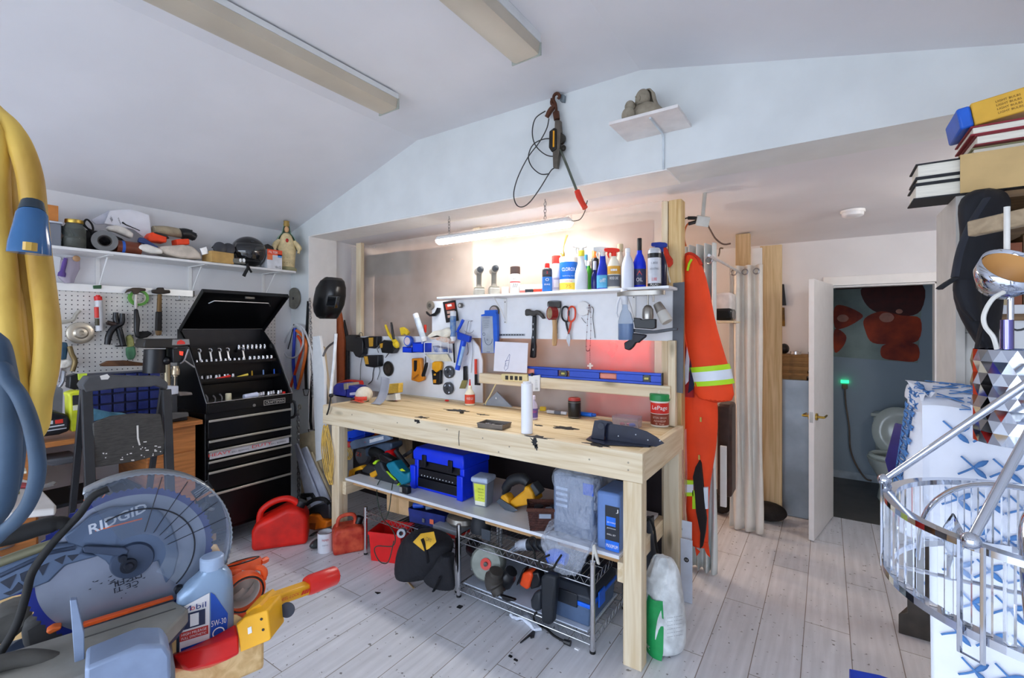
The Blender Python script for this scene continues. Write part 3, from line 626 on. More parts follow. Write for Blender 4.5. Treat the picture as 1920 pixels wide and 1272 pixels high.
part('jaw_block',t,C4,[(1302,222),(1350,226),(1360,236),(1466,232),(1466,300),(1440,308),(1310,300)],yc,.03,BLACKP,.004)
part('bar',t,C4,[(1272,310),(1290,304),(1450,318),(1600,296),(1632,300),(1628,316),(1470,340),(1380,344),(1280,326)],yc+.004,.014,mat('#3b3d42',.4,.4),.002)
part('grip',t,C4,[(1300,336),(1396,350),(1390,368),(1350,400),(1340,412),(1320,410),(1300,440),(1270,468),(1234,456),(1230,410),(1262,392)],yc,.028,mat('#1b1a24',.5),.006)
t=hung('blister_card','black and red blister card pinned on the white board','card',844,585)
part('card',t,C1,[(1146,368),(1246,350),(1272,515),(1172,532)],YT+.008,.002,mat('#1d1a1b',.5),0)
m=M(mat('#c8402a',.4)).prism(tp(C1,[(1164,384),(1238,370),(1244,420),(1174,432)],YT+.0035),(0,.0015,0));m.use(mat('#c9a090',.5)).prism(tp(C1,[(1178,440),(1238,432),(1244,452),(1182,462)],YT+.0035),(0,.0015,0)).prism(tp(C1,[(1182,474),(1224,466),(1228,486),(1186,494)],YT+.0035),(0,.0015,0));m.use(PAPER).prism(tp(C1,[(1180,388),(1214,382),(1218,400),(1184,406)],YT+.003),(0,.0012,0));obj('print',m,t,world=True)
def disc(name,label,u,v,r,Y,mt,th=.006,hub=None,group=None,cat='disc',hubr=.3,teeth=0,bumps=()):
    t=hung(name,label,cat,u,v,Y,group);c=P(u,v,Y=Y);m=M(mt)
    if teeth:
        pts=[c+V((math.cos(2*PI*(i+.5*(k%2))/teeth)*0,0,0))for i in range(1)for k in range(1)];pts=[]
        for i in range(teeth):
            a=2*PI*i/teeth
            for q,da in((1.,0),(.96,.25*2*PI/teeth),(.92,.8*2*PI/teeth)):pts.append(c+V((r*q*math.cos(a+da),0,r*q*math.sin(a+da))))
        m.prism(pts,(0,th,0))
    else:m.lathe([(r*.98,0),(r,.001),(r,th),(r*.96,th+.001)],40,c+V((0,th,0)),(0,-1,0))
    obj('rim',m,t,world=True)
    if hub:obj('hub',M(hub).lathe([(r*hubr,0),(r*hubr,.004),(r*hubr*.6,.006),(r*.12,.006),(r*.1,.002),(0,.002)],28,c+V((0,.0005,0)),(0,-1,0)),t,world=True)
    return t,c
disc('grinding_disc','worn grey grinding wheel hung on the upper board corner',806,573,.038,YT-.012,mat('#7c7468',.7,bump=.3),.014,mat('#4f4a44',.5),hubr=.42)
t=hung('wheel_cover','black half-round cover behind the grinding wheel','cover',812,585);part('shell',t,C1,[(1010,440),(1040,470),(1080,452),(1098,412),(1118,414),(1112,450),(1080,480),(1040,482),(1014,462)],YT+.002,.02,BLACKP,.003)
disc('tape_roll','little roll of electrical tape beside the red blister card',862,573,.02,YT-.02,mat('#6b6a66',.6),.02,mat('#d8d4cc',.5),cat='tape roll',hubr=.6)
disc('sander_pad','round sander pad behind the blue pouch',926,584,.045,YT-.002,mat('#5c564c',.7),.014,mat('#c9b8b0',.6),hubr=.8)
t=hung('blue_blister_pack','tall blue pack with grey printed front hung on a hook','pack',916,620,YT-.02)
part('back_card',t,C4,[(192,168),(276,164),(276,190),(284,196),(290,482),(262,486),(168,486),(166,200),(192,194)],YT-.008,.028,mat('#1d5fd0',.35),.002)
part('front_label',t,C4,[(168,212),(252,212),(262,484),(176,484)],YT-.0365,.001,mat('#a8b0bc',.5),0)
m=M(mat('#2a4fa8',.5));m.text('SANDER',P(*C4(205,222),Y=YT-.038),X_,Z_,.07,.008);m.use(mat('#59606a',.5))
for i in range(4):m.text('mesh sheets',P(*C4(206,246+16*i),Y=YT-.038),X_,Z_,.06-.006*i,.006)
m.use(mat('#2d3a58',.5));m.tube(cr(tp(C4,[(192,370),(200,410),(222,426),(244,410),(250,380)],YT-.038),5),.0016,5);m.ring(P(*C4(188,346),Y=YT-.038),(0,1,0),.011,.0016,16,5)
m.text('ii',P(*C4(214,386),Y=YT-.038),X_,Z_,.014,.016);m.text('mm',P(*C4(222,478),Y=YT-.038),X_,Z_,.03,.008);obj('print',m,t,world=True)
t=hung('steel_rule','short steel ruler screwed flat on the upper board bottom','ruler',956,628);part('strip',t,C4,[(288,344),(492,343),(492,358),(288,359)],YT+.008,.002,mat('#8a8d92',.35,.7),0)
m=M(BLACK)
for i in range(10):x=294+20*i;m.prism(tp(C4,[(x,346),(x+8,346),(x+8,354),(x,354)],YT+.0058),(0,.0004,0))
obj('markings',m,t,world=True)
wire('wire_hook','double wire hook on the board above the blue caulking gun','hook',[P(*C4(x,y),Y=YT)for x,y in((78,325),(85,270),(92,250),(104,246))],.0018,STEEL)
wire('wire_hook','curled wire hook beside the blue pack','hook',[P(*C4(x,y),Y=YT-.02)for x,y in((44,320),(70,338),(98,334),(112,316))],.0018,STEEL)
YL=YB0-.012
def charger(label,pts,body,yel=None):
    c=pts[0];t=hung('battery_charger',label,'charger',*C1(*c),YL-.03,'battery chargers')
    part('housing',t,C1,pts,YL,.06,BLACKP,.006)
    if yel:part('battery_label',t,C1,yel,YL-.06,.003,mat('#c9962a',.5),0)
    return t
charger('black battery charger with three buttons, leftmost on the board',[(370,640),(400,628),(446,630),(448,650),(500,652),(512,700),(505,780),(480,812),(450,800),(430,765),(380,755)],0)
m=M(mat('#8f8f8c',.4))
t_=charger('black and yellow battery charger in the upper middle of the group',[(520,650),(560,640),(622,640),(622,720),(600,738),(530,732)],0,[(556,652),(592,650),(590,720),(560,722)])
charger('black and yellow battery charger below the others',[(510,792),(630,790),(630,880),(600,890),(530,880)],0,[(518,800),(546,800),(556,862),(530,862)])
charger('dark battery charger right of the pliers',[(636,690),(680,670),(740,680),(764,740),(740,778),(660,772)],0,[(644,700),(668,694),(664,730),(648,736)])
for i,pts in enumerate(([(490,650),(482,620),(500,610),(512,640)],[(505,800),(492,880),(490,980),(480,1010)],[(600,890),(592,930),(585,990),(555,1020)],[(640,880),(645,920),(630,970),(625,985)])):
    wire('charger_lead',['black charger cord looping over the leftmost charger','thin black charger cord hanging straight down at the left','thick black charger cord hanging down behind the grey sandpaper','short charger cord hanging left of the saw blade'][i],'cord',tp(C1,pts,YL-.004),.004 if i==2 else.0025,RUBBER)
t=hung('pliers','large pliers with yellow and black grips hung on the board','pliers',735,630,YL-.02);YG=YL-.05
obj('grip',M(mat('#e8c528',.5)).tube(cr(tp(C1,[(690,550),(705,590),(730,640),(775,690)],YG),5),[.010,.012,.014,.02],10),t,world=True)
obj('grip',M(BLACKP).tube(cr(tp(C1,[(736,530),(742,570),(748,620),(758,665)],YG-.01),5),[.009,.011,.012,.011],10),t,world=True)
obj('shoulder',M(mat('#e8c528',.5)).ell(P(*C1(775,705),Y=YG),(.042,.02,.03),R=rotm(0,.5)),t,world=True)
obj('jaw',M(STEEL).tube(tp(C1,[(770,700),(740,745),(690,810)],YG),[.009,.007,.004],8),t,world=True);obj('jaw',M(STEEL).tube(tp(C1,[(760,690),(680,672),(622,735),(634,770)],YG+.012),[.006,.006,.006,.005],8),t,world=True)
t=hung('glove_clip','yellow glove clip above the white labelled tape disc','clip',752,620,YL-.02);part('body',t,C1,[(800,572),(826,566),(850,584),(870,612),(858,632),(836,620),(812,634),(806,610)],YL-.01,.03,mat('#e9c62c',.5),.006)
disc('tape_disc','big roll of blue tape with pink and white label',764,640,.045,YL-.05,mat('#2a5fd0',.35),.03,mat('#e8d4d4',.5),cat='tape roll',hubr=.75)
def tray(label,x0,x1,y0,y1):
    t=hung('parts_tray',label,'tray',*C1(x0,y1),YL-.05,'blue trays')
    a_,b_=P(*C1(x0,y1),Y=YL-.1),P(*C1(x1,y0),Y=YL-.1);m=M(mat('#1440d8',.35))
    m.bb(a_.x,b_.x,YL-.1,YL-.001,a_.z,a_.z+.003);m.bb(a_.x,b_.x,YL-.1,YL-.097,a_.z,b_.z);m.bb(a_.x,a_.x+.003,YL-.1,YL-.001,a_.z,b_.z+.01);m.bb(b_.x-.003,b_.x,YL-.1,YL-.001,a_.z,b_.z+.01)
    obj('bin',m,t,world=True);return t
tray('blue plastic tray on the board below the labelled tape disc',826,900,735,768);tray('blue plastic tray on the board left of the white rags',905,990,700,766)
def caulk(label,top,bot,r,Y,lab):
    t=hung('caulk_tube',label,'tube',*C1(*bot),Y);a_,b_=P(*C1(*bot),Y=Y),P(*C1(*top),Y=Y);d=(b_-a_).normalized()
    obj('barrel',M(mat('#e8eaee',.4,var=.03)).tube([a_,b_-d*.012,b_],[r,r,r*.95],20),t,world=True);obj('nozzle_cap',M(WHITEP).tube([a_-d*.02,a_-d*.0005],[r*.75,r*.98],18),t,world=True)
    obj('label',M(lab).tube([a_+(b_-a_)*.08,a_+(b_-a_)*.82],r*1.01,20,caps=False),t,world=True);return t
caulk('white tilted caulking tube stuck in the holder on the board',(928,462),(995,665),.024,YL-.07,mat('#ccd6de',.4));caulk('upright caulking tube with blue grey label beside the blue gun',(1228,440),(1228,660),.024,YL-.06,mat('#4f80c4',.4,scale=30,col2='#8ea4b8'))
t=hung('chisel','chisel with red handle behind the tilted caulking tube','chisel',797,615);obj('handle',M(mat('#d8331e',.4)).tube(tp(C1,[(1006,548),(1006,610)],YL-.015),[.012,.010],10),t,world=True);obj('blade',M(STEEL).tube(tp(C1,[(1006,612),(1004,700),(1010,790)],YL-.015),.004,8),t,world=True)
def rag(name,label,cat,pts,Y,th,mt,bev=.01):t=hung(name,label,cat,*C1(*pts[0]),Y);part('body',t,C1,pts,Y,th,mt,bev);return t
rg=hung('wire_basket','white wire holder on the board filled with rags and boxes','holder',815,655,YL-.03)
m=M(WHITEP)
for y in(690,770):m.tube(tp(C1,[(1000,y),(1190,y)],YL-.115),.003,6);
for x in(1000,1060,1130,1190):m.tube([P(*C1(x,690),Y=YL-.115),P(*C1(x,770),Y=YL-.115),P(*C1(x,770),Y=YL-.002),P(*C1(x,690),Y=YL-.002)],.0025,6)
obj('wires',m,rg,world=True)
rag('white_rag','crumpled white rag heaped on top of the holder','rag',[(1010,640),(1060,600),(1120,590),(1180,565),(1200,590),(1200,630),(1150,660),(1040,668)],YL-.02,.08,mat('#f0ead8',.9,bump=.4),.02)
rag('glove_box','white and red printed box lying in the holder','box',[(1030,650),(1190,700),(1200,660),(1100,628)],YL-.03,.07,mat('#efe7dc',.6,col2='#d8a080',scale=30),.004)
rag('glove_box','white and blue box at the bottom of the holder','box',[(1062,715),(1170,745),(1176,775),(1080,770)],YL-.03,.07,mat('#e6e4e8',.5,col2='#4a68a8',scale=20),.004)
rag('folded_paper','folded cream paper hanging below the holder','paper',[(1005,785),(1180,782),(1215,840),(1070,838)],YL-.004,.006,mat('#e4dcc0',.8),0)
t=hung('caulking_gun','bright blue caulking gun hanging nose down on the board','caulking gun',865,640,YL-.05);yg=YL-.05
obj('barrel',M(mat('#1650d8',.35)).tube(tp(C1,[(1318,655),(1262,905)],yg),[.024,.02],16),t,world=True);obj('cartridge',M(mat('#9fc4ec',.3)).tube(tp(C1,[(1312,720),(1276,870)],yg-.014),[.014,.013],12),t,world=True)
part('frame',t,C1,[(1256,604),(1360,640),(1350,690),(1260,664)],yg-.012,.03,mat('#1040b8',.35),.004)
obj('handle',M(mat('#1650d8',.35)).tube(cr(tp(C1,[(1290,620),(1265,600),(1285,560),(1308,510)],yg),5),[.008,.010,.012,.013],10),t,world=True);obj('lever',M(mat('#1650d8',.35)).tube(tp(C1,[(1262,604),(1150,606)],yg),.004,8),t,world=True);obj('plunger_rod',M(STEEL).tube(tp(C1,[(1325,640),(1352,520),(1380,516)],yg),.0025,6),t,world=True)
disc('toothed_saw_disc','round toothed saw blade hung below the battery chargers',*C1(710,898),.07,YL-.004,mat('#3b3936',.4,.6),.003,mat('#5c5650',.35,.8),teeth=30,cat='saw blade',hubr=.62)
t=hung('stud_finder','orange and black stud finder hung on the white board','stud finder',*C1(935,815),YL)
part('housing',t,C1,[(896,816),(970,812),(978,900),(974,950),(996,962),(990,990),(950,1006),(892,990),(898,900)],YL,.03,mat('#e08a1c',.4),.008);part('window',t,C1,[(916,832),(940,832),(938,900),(930,920),(916,918)],YL-.03,.003,BLACKP,0);part('slot',t,C1,[(910,972),(950,940),(956,950),(916,982)],YL-.03,.002,mat('#a8621a',.5),0)
t=hung('multimeter','yellow and black meter hung right of the stud finder','meter',*C1(1092,845),YL)
part('top_shell',t,C1,[(1058,850),(1075,840),(1118,840),(1132,852),(1126,905),(1090,930),(1056,900)],YL,.032,mat('#e8a41c',.4),.008);part('body',t,C1,[(1054,905),(1090,932),(1126,908),(1124,1020),(1110,1026),(1066,1024)],YL,.03,BLACKP,.006);part('screen',t,C1,[(1074,938),(1090,936),(1090,952),(1074,952)],YL-.03,.002,mat('#e6a52a',.3),0);part('rocker',t,C1,[(1070,985),(1092,985),(1092,1012),(1070,1012)],YL-.03,.003,mat('#d8901c',.4),0)
t=hung('putty_knife','putty knife with black handle between the orange tools','knife',*C1(1000,850),YL);part('handle',t,C1,[(1004,852),(1020,848),(1018,880),(996,960),(976,962),(974,948),(990,900)],YL-.036,.016,BLACKP,.004);part('blade',t,C1,[(1004,800),(1012,800),(1014,850),(1004,852)],YL-.036,.003,STEEL,0)
for(x,y,lab)in((1190,925,'dark grey slotted plastic disc hung above its twin'),(1184,1055,'dark grey slotted plastic disc hung lowest, near the glue bottle')):
    t,c=disc('slotted_disc',lab,*C1(x,y),.05,YL-.018,mat('#3f434a',.45),.018,mat('#33373d',.5),'slotted grey discs',hubr=.2)
    m=M(mat('#c9d4e8',.6))
    for a_ in((.6,1.1),(2.2,2.7),(5.0,5.4)):m.prism([c+V((.05*q*math.cos(b_),-.0025,.05*q*math.sin(b_)))for q,b_ in((.6,a_[0]),(.8,a_[0]),(.8,a_[1]),(.6,a_[1]))],(0,.001,0))
    obj('slots',m,t,world=True)
t=hung('paint_scraper','black scraper with worn blade behind the glue bottle','scraper',*C1(1315,880),YL);part('handle',t,C1,[(1306,880),(1330,876),(1334,990),(1306,990)],YL,.016,BLACKP,.004);part('blade',t,C1,[(1300,990),(1340,990),(1322,1056),(1276,1056)],YL-.005,.003,mat('#8f8652',.5,.3),0)
t=hung('paint_scraper','hook scraper with red handle at the board edge','scraper',*C1(1408,830),YL);obj('handle',M(mat('#d8391e',.4)).tube(tp(C1,[(1408,822),(1408,940)],YL-.012),.011,10),t,world=True);part('hook_blade',t,C1,[(1398,942),(1418,942),(1420,1012),(1442,1016),(1442,1030),(1398,1028)],YL-.008,.006,BLACKP,.001)
wire('bent_wire','grey wire hanging left of the red scraper','wire',tp(C1,[(1376,660),(1384,760),(1376,860),(1370,930)],YL-.002),.002,STEEL)
wire('bent_wire','second grey wire hanging by the blue caulking gun','wire',tp(C1,[(1340,690),(1348,760),(1336,790)],YL-.002),.003,STEEL)
part('screwdriver_shaft',hung('screwdriver','black screwdriver shaft hanging below the upright caulking tube','screwdriver',*C1(1232,690),YL),C1,[(1222,676),(1234,676),(1242,850),(1232,852)],YL-.01,.008,BLACKP,.002)
t=thing('red_paddle','red rounded paddle hanging on the pine post by the bottles','paddle',P(1252,490,Y=2.87))
def C3(x,y):return(980+x/4.894,380+y/4.894)
part('blade',t,C3,[(1240,420),(1300,400),(1330,430),(1345,480),(1375,520),(1378,560),(1350,594),(1320,590),(1300,540)],2.883,.012,mat('#d8391e',.4),.004)
m=M(mat('#e2dccf',.35));bp_=tp(C3,[(1284,420),(1290,480),(1318,570),(1335,650),(1352,730)],2.855);bp_=cr(bp_,8)
for q in bp_:m.ell(q,.0055,8,6)
one('bead_chain',m.tube(bp_,.0016,5),'string of pale beads hanging on the pine post','beads')
one('lime_tag',M(mat('#c8d83a',.5)).prism(tp(C3,[(1256,395),(1284,388),(1290,405),(1262,412)],2.86),(0,.012,0)),'lime green tag at the top of the bead string','tag',bev=.002)
# things lying on the bench
BT=BZ+.0005
def on(u,v):return P(u,v,Z=BT)
def vb(name,label,cat,u,vbm,vt,w,**k):return bottle(name,label,cat,u,vt,w,Y=on(u,vbm).y,Z=BT,**k)
vb('glue_bottle','cream wood glue bottle with red label and red tip','bottle',881,760,723,19,body=mat('#ece4cc',.4,var=.02),kind='bottle',sy=.7,cap=mat('#ece4cc',.4,var=.02),caph=.12,capr=.42,bands=[(.1,.62,mat('#d8452a',.4))],txt=[('WOOD GLUE',.4,.7,.14,PAPER)])
g=bpy.data.objects['glue_bottle'];obj('tip',M(REDP).lathe([(.008,0),(.004,.045),(.0,.047)],12,(0,0,P(881,723,Y=g.location.y).z-BT)),g)
lpg=vb('adhesive_tub','white construction adhesive tub with green collar and red label','tub',1237,799,738,33,body=mat('#efeae0',.4,var=.02),kind='jar',cap=mat('#1f8a4a',.35),caph=.2,capr=1.12,bands=[(.52,.92,mat('#d42a20',.4)),(.08,.5,mat('#8a3a26',.45))],txt=[('LePage',.72,.9,.2,PAPER),('BETON / BRIQUE',.36,.8,.09,mat('#e0c0b0',.5)),('ADHESIF',.24,.7,.07,mat('#e0c0b0',.5)),('2 kg',.13,.5,.06,mat('#e0c0b0',.5))])
h_=P(1237,738,Y=lpg.location.y).z-BT;obj('nozzle',M(mat('#e9e0c0',.4)).lathe([(.014,0),(.011,.012),(.007,.016),(.005,.045),(0,.046)],14,(0,0,h_)),lpg)
p=on(988,812);t=thing('film_roll','upright roll of white stretch film standing on the bench','roll',p)
hr=P(988,716,Y=p.y).z-BT;rr=px(p,11);obj('film',M(mat('#f2f4fa',.2,var=.02)).lathe([(rr*.55,0),(rr,.0),(rr,hr-.012),(rr*.55,hr-.012)],32),t);obj('core',M(mat('#e2e2e4',.6)).lathe([(rr*.5,.001),(rr*.72,.001),(rr*.72,hr),(rr*.5,hr),(rr*.5,.001)],32,caps=False),t)
vb('detergent_bottle','lavender labelled bottle half hidden behind the film roll','bottle',1000,786,742,17,body=mat('#cfc4dc',.35),kind='bottle',cap=mat('#e4dcec',.4),capr=.5,bands=[(.1,.55,mat('#6a5aa0',.45))],txt=[('FRESH',.4,.7,.12,mat('#e05a8a',.5))])
vb('black_tin','black tin with red top standing at the back of the bench','tin',1077,783,746,24,body=mat('#18171a',.35),kind='jar',cap=mat('#b03a34',.4),caph=.14,capr=.95,bands=[(.04,.07,mat('#8a8478',.4)),(.9,.93,mat('#8a8478',.4))])
t=thing('utility_knife','white utility knife lying behind the film roll, beside the black tin','knife',on(1045,777),.1);obj('body',M(mat('#d9d9de',.35)).beam((-.075,0,.012),(.07,0,.012),.022,.02),t,bev=.004);obj('grip',M(mat('#6a6e7a',.5)).beam((-.02,-.0005,.012),(.03,-.0005,.012),.0235,.0215),t,bev=.003)
t=thing('yellow_tape_measure','small yellow measuring tape end beside the white knife','tape measure',on(1018,771),.3);obj('case',M(mat('#d9b92a',.4)).bb(-.022,.022,-.014,.014,0,.03),t,bev=.006);obj('hook',M(STEEL).bb(.022,.04,-.006,.006,.004,.006),t)
t=thing('marker_pen','bright blue fat marker lying right of the black tin','marker',on(1097,781),.05);obj('barrel',M(mat('#1f74e8',.4)).tube([(-.045,0,.014),(.05,0,.014)],.0138,14),t);obj('cap',M(mat('#1558c0',.4)).tube([(.0505,0,.014),(.075,.004,.014)],[.0125,.010],14),t)
p=on(1176,800);t=thing('clear_bin','small clear plastic tray with red and blue bits','tray',p,.05)
def tub(m,w,d,h,th=.002,fl=1.15):
    m.loft([[(sx*w/2*k,sy*d/2*k,z)for sx,sy in((-1,-1),(1,-1),(1,1),(-1,1))]for k,z in((.96,0),(1,h),(1-th*2/w,h),(.95-th*2/w,th),)],caps=False);m.add([(-w*.48,-d*.48,0),(w*.48,-d*.48,0),(w*.48,d*.48,0),(-w*.48,d*.48,0)],[(3,2,1,0)]);m.add([(-w*.47,-d*.47,th),(w*.47,-d*.47,th),(w*.47,d*.47,th),(-w*.47,d*.47,th)],[(0,1,2,3)]);return m
obj('tray',tub(M(mat('#e4dfe8',.1,trans=.85,var=0,ior=1.15)),.155,.09,.062),t)
for i,(x,y,c,s_)in enumerate(((-.03,0,'#a82a3a',.013),(.035,-.01,'#2a58b8',.016),(.0,.02,'#c86a7a',.01))):one('plastic_bit',M(mat(c,.4)).ell(p+V((x,y,s_*.7+.003)),(s_*1.3,s_,s_*.7),12,8),['dark red plug lying in the clear tray','blue plug lying in the clear tray','pink bead lying in the clear tray'][i],'plug','bits in the clear tray')
p=on(921,803);p.y+=.03;t=thing('parts_pan','shallow grey metal pan of loose screws','pan',p,.12)
obj('pan',tub(M(mat('#6d6660',.45,.6)),.17,.11,.026,.002),t,bev=.001);obj('rim',M(mat('#8b837b',.4,.7)).tube([(-.085,-.055,.026),(.085,-.055,.026),(.085,.055,.026),(-.085,.055,.026)],.003,6,closed=True),t)
rnd=random.Random(3)
for i in range(14):
    x,y,a=rnd.uniform(-.06,.06),rnd.uniform(-.035,.035),rnd.uniform(0,3);m=M(STEEL if i%3 else mat('#b8b0a0',.4,.7));q=p+V((x,y,.006+.003*(i%3)));d_=V((math.cos(a),math.sin(a),.05))*.016
    m.cyl(q-d_,q+d_,.0025,.0018,8);m.cyl(q-d_*1.12,q-d_,.0055,.005,10);one('screw',m,'loose steel screw in the grey metal pan','screw','screws in the metal pan')
p=on(1170,832);t=thing('bracket_guard','black plastic guard with curved fin on the right bench end','guard',on(1175,838));FB=mat('#1c2236',.3,var=.15);yF=on(1175,836).y
def bp(pts,Y):return[P(*C4(x,y),Y=Y)for x,y in pts]
def clampz(L,z):return[V((q.x,q.y,max(q.z,z)))for q in L]
fin=clampz(bp([(1090,1130),(1092,1020),(1115,1008),(1180,1020),(1300,1040),(1400,1070),(1470,1110),(1532,1160),(1470,1186),(1380,1190),(1180,1185)],yF+.045),BT+.001);obj('fin',M(FB).prism(fin,(0,.006,0)),t,world=True,bev=.002)
obj('base_plate',M(FB).prism([V((q.x,q.y,BT))for q in(P(*C4(950,1135),Z=BT),P(*C4(1080,1172),Z=BT),P(*C4(1420,1190),Z=BT),P(*C4(1500,1150),Z=BT),P(*C4(1200,1125),Z=BT),P(*C4(990,1105),Z=BT))],(0,0,.006)),t,world=True,bev=.001)
for(Y,pts)in((yF+.02,[(985,1135),(1010,990),(1060,985),(1140,1000),(1150,1020),(1110,1010),(1090,1040),(1085,1170)]),(yF+.07,[(1010,1110),(1020,990),(1050,985),(1140,998),(1150,1110)])):
    obj('cheek',M(FB).prism(clampz(bp(pts,Y),BT+.006),(0,.006,0)),t,world=True,bev=.002)
obj('bolt_sleeve',M(mat('#2a2f3e',.4)).cyl(P(*C4(1060,1030),Y=yF+.01),P(*C4(1060,1030),Y=yF+.08),.016,n=18),t,world=True)
for q in((1190,1105),(1320,1095),(1410,1135),(1500,1140)):
    obj('rivet',M(mat('#d8dce4',.4)).ell(P(*C4(*q),Y=yF+.045),.0035,8,6),t,world=True)
t=thing('power_strip','cream power strip with four sockets fixed above the triangle','power strip',P(964,708,Y=2.79))
PS=mat('#e0cf9a',.5,var=.04);pc=bp([(318,640),(510,645),(516,690),(490,704),(330,694),(312,670)],2.775);obj('housing',M(PS).prism(pc,(0,.022,0)),t,world=True,bev=.004)
for x in(358,393,428,461):obj('outlet',M(mat('#2a2620',.5)).prism(bp([(x-11,654+(x-350)*.05),(x+11,655+(x-350)*.05),(x+11,685+(x-350)*.05),(x-11,684+(x-350)*.05)],2.7735),(0,.003,0)),t,world=True)
obj('cord',M(PS).tube(cr(bp([(318,660),(300,668),(270,730),(235,800),(205,850),(200,872)],2.80),5),.005,7),t,world=True)
t=thing('electrical_box','white electrical box fixed right of the power strip','box',P(1000,712,Y=2.79));obj('box',M(WHITEP).prism(bp([(520,658),(604,650),(604,770),(545,772),(522,700)],2.778),(0,.012,0)),t,world=True,bev=.001)
m=M(mat('#8a8f98',.5))
for i in range(4):m.text('NOTE',P(*C4(578,690+14*i),Y=2.777),X_,Z_,.02,.006)
m.use(mat('#3a3d44',.5)).text('||||||||',P(*C4(582,752),Y=2.777),X_,Z_,.022,.016);obj('print',m,t,world=True);obj('clip',M(BLACKP).bb(P(*C4(545,640),Y=2.775).x-.007,P(*C4(545,640),Y=2.775).x+.007,2.77,2.785,P(*C4(545,658),Y=2.775).z,P(*C4(545,634),Y=2.775).z),t,world=True)
t=thing('drawing_sheet','white paper sheet with blue pen sketch leaning over the power strip','paper',P(956,670,Y=2.785))
sk=bp([(272,400),(518,412),(508,636),(260,620)],2.772);obj('sheet',M(mat('#e6e6f0',.7,var=.02)).prism(sk,(0,.0008,0)),t,world=True)
m=M(mat('#27408a',.6))
for L in([(378,495),(350,550),(340,600),(348,618),(366,600),(376,545),(382,500),(378,495)],[(346,546),(374,540)],[(352,560),(350,585),(360,580)]):m.tube(bp(L,2.7712),.0012,4)
obj('ink_sketch',m,t,world=True)
t=thing('aluminium_set_square','grey metal triangle square leaning at the back of the bench','square',on(930,766))
tri=clampz(bp([(182,880),(285,775),(396,890)],2.80),BT);obj('plate',M(mat('#8f98a6',.4,.5,.08)).prism(tri,(0,.012,0)),t,world=True,bev=.001);obj('hole',M(PAPER).cyl(P(*C4(280,822),Y=2.799),P(*C4(280,822),Y=2.8005),.007,n=14),t,world=True)
def bl(pts,Y):return clampz([P(*C1(x,y),Y=Y)for x,y in pts],BT)
t=thing('bench_vise','blue bench vise with red jaw at the left bench end','vise',on(650,755));VB=mat('#2b2f86',.4,var=.2);yv=2.5
obj('rear_jaw',M(VB).prism(bl([(270,1160),(275,1040),(300,1015),(350,1010),(370,1060),(372,1170)],yv),(0,.11,0)),t,world=True,bev=.006)
obj('front_jaw',M(VB).prism(bl([(378,1180),(380,1060),(400,1030),(450,1040),(474,1060),(474,1180)],yv-.02),(0,.11,0)),t,world=True,bev=.006)
obj('jaw_plate',M(mat('#b5a88f',.4,.5)).prism(bl([(356,1016),(386,1012),(390,1060),(360,1066)],yv-.03),(0,.12,0)),t,world=True,bev=.002);obj('label',M(mat('#c9c2d8',.5)).prism(bl([(406,1090),(452,1084),(452,1106),(406,1110)],yv-.0215),(0,.001,0)),t,world=True)
obj('base',M(mat('#3a3440',.5)).prism(bl([(262,1165),(480,1185),(476,1170),(262,1150)],yv-.03),(0,.14,0)),t,world=True,bev=.003);obj('screw_handle',M(STEEL).cyl(P(*C1(415,1150),Y=yv-.035),P(*C1(445,1130),Y=yv-.035),.006),t,world=True)
one('red_tool_case',M(mat('#c0281e',.4)).prism(bl([(300,1010),(380,985),(470,995),(480,1030),(310,1040)],2.66),(0,.06,0)),'red tool case end behind the blue vise','case',bev=.008)
t=thing('trucker_cap','white and red mesh cap lying beside the vise','cap',on(683,757));cc=P(*C1(520,1110),Y=2.42);cc.z=BT+.055
obj('crown',M(mat('#e2d8c4',.8,bump=.2)).ell(cc,(.062,.07,.062),20,12),t,world=True);obj('brim',M(mat('#e0503c',.6)).loft([[cc+V((.075*math.cos(a)*k,-.055-.05*k*math.sin(a)*.9,-.035-.014*k*abs(math.cos(a))))for a in[PI*i/10 for i in range(11)]]for k in(.55,1.)],caps=False,closed=False),t,world=True,solid=.003)
obj('front_panel',M(mat('#dc4a38',.7)).loft([[cc+V((.066*math.cos(a),-.074*math.sin(a),z))for a in[PI*(.1+.8*i/10)for i in range(11)]]for z in(-.04,-.01)],caps=False,closed=False),t,world=True,solid=.002)
a0,a1=on(695,758),on(728,757);t0=P(*C1(565,970),Y=a0.y);
m=M(mat('#9a9ba4',.7,var=.06));m.grid(lambda a,b:V((a0.x+(a1.x-a0.x)*a*1.05,a0.y+.0+.10*(1-(1-b)**2)+.01*math.sin(a*3),BT+.003+(t0.z-BT-.012*a)*b**1.6)),8,14)
one('sandpaper_sheet',m,'grey sandpaper sheet curling up on the left of the bench','sandpaper',solid=.0015)
one('sanding_sponge',M(mat('#d8b04a',.9,bump=.6)).prism([q for q in bl([(712,1020),(796,1014),(792,1090),(712,1096)],2.62)],(0,.05,0)),'yellow sanding sponge propped behind the grey sandpaper','sponge',bev=.004)
one('paper_pack',M(mat('#dcdcd8',.7)).prism(bl([(692,1110),(770,1098),(775,1150),(690,1168)],2.54),(0,.05,0)),'small white paper pack below the yellow sponge','pack',bev=.002)
one('red_plug',M(mat('#c02a30',.4)).ell(on(742,752)+V((0,0,.014)),(.018,.018,.014),14,8),'little red knob lying right of the yellow sponge','knob')
one('red_clip',M(REDP).ell(on(838,753)+V((0,0,.007)),(.022,.012,.007),14,8),'small red clip at the foot of the white board','clip')
p=on(866,775);one('hex_nut',M(DSTEEL).lathe([(.007,0),(.015,0),(.016,.008),(.015,.016),(.007,.016),(.007,0)],6,p,caps=False),'dark hex nut lying alone on the bench','nut')
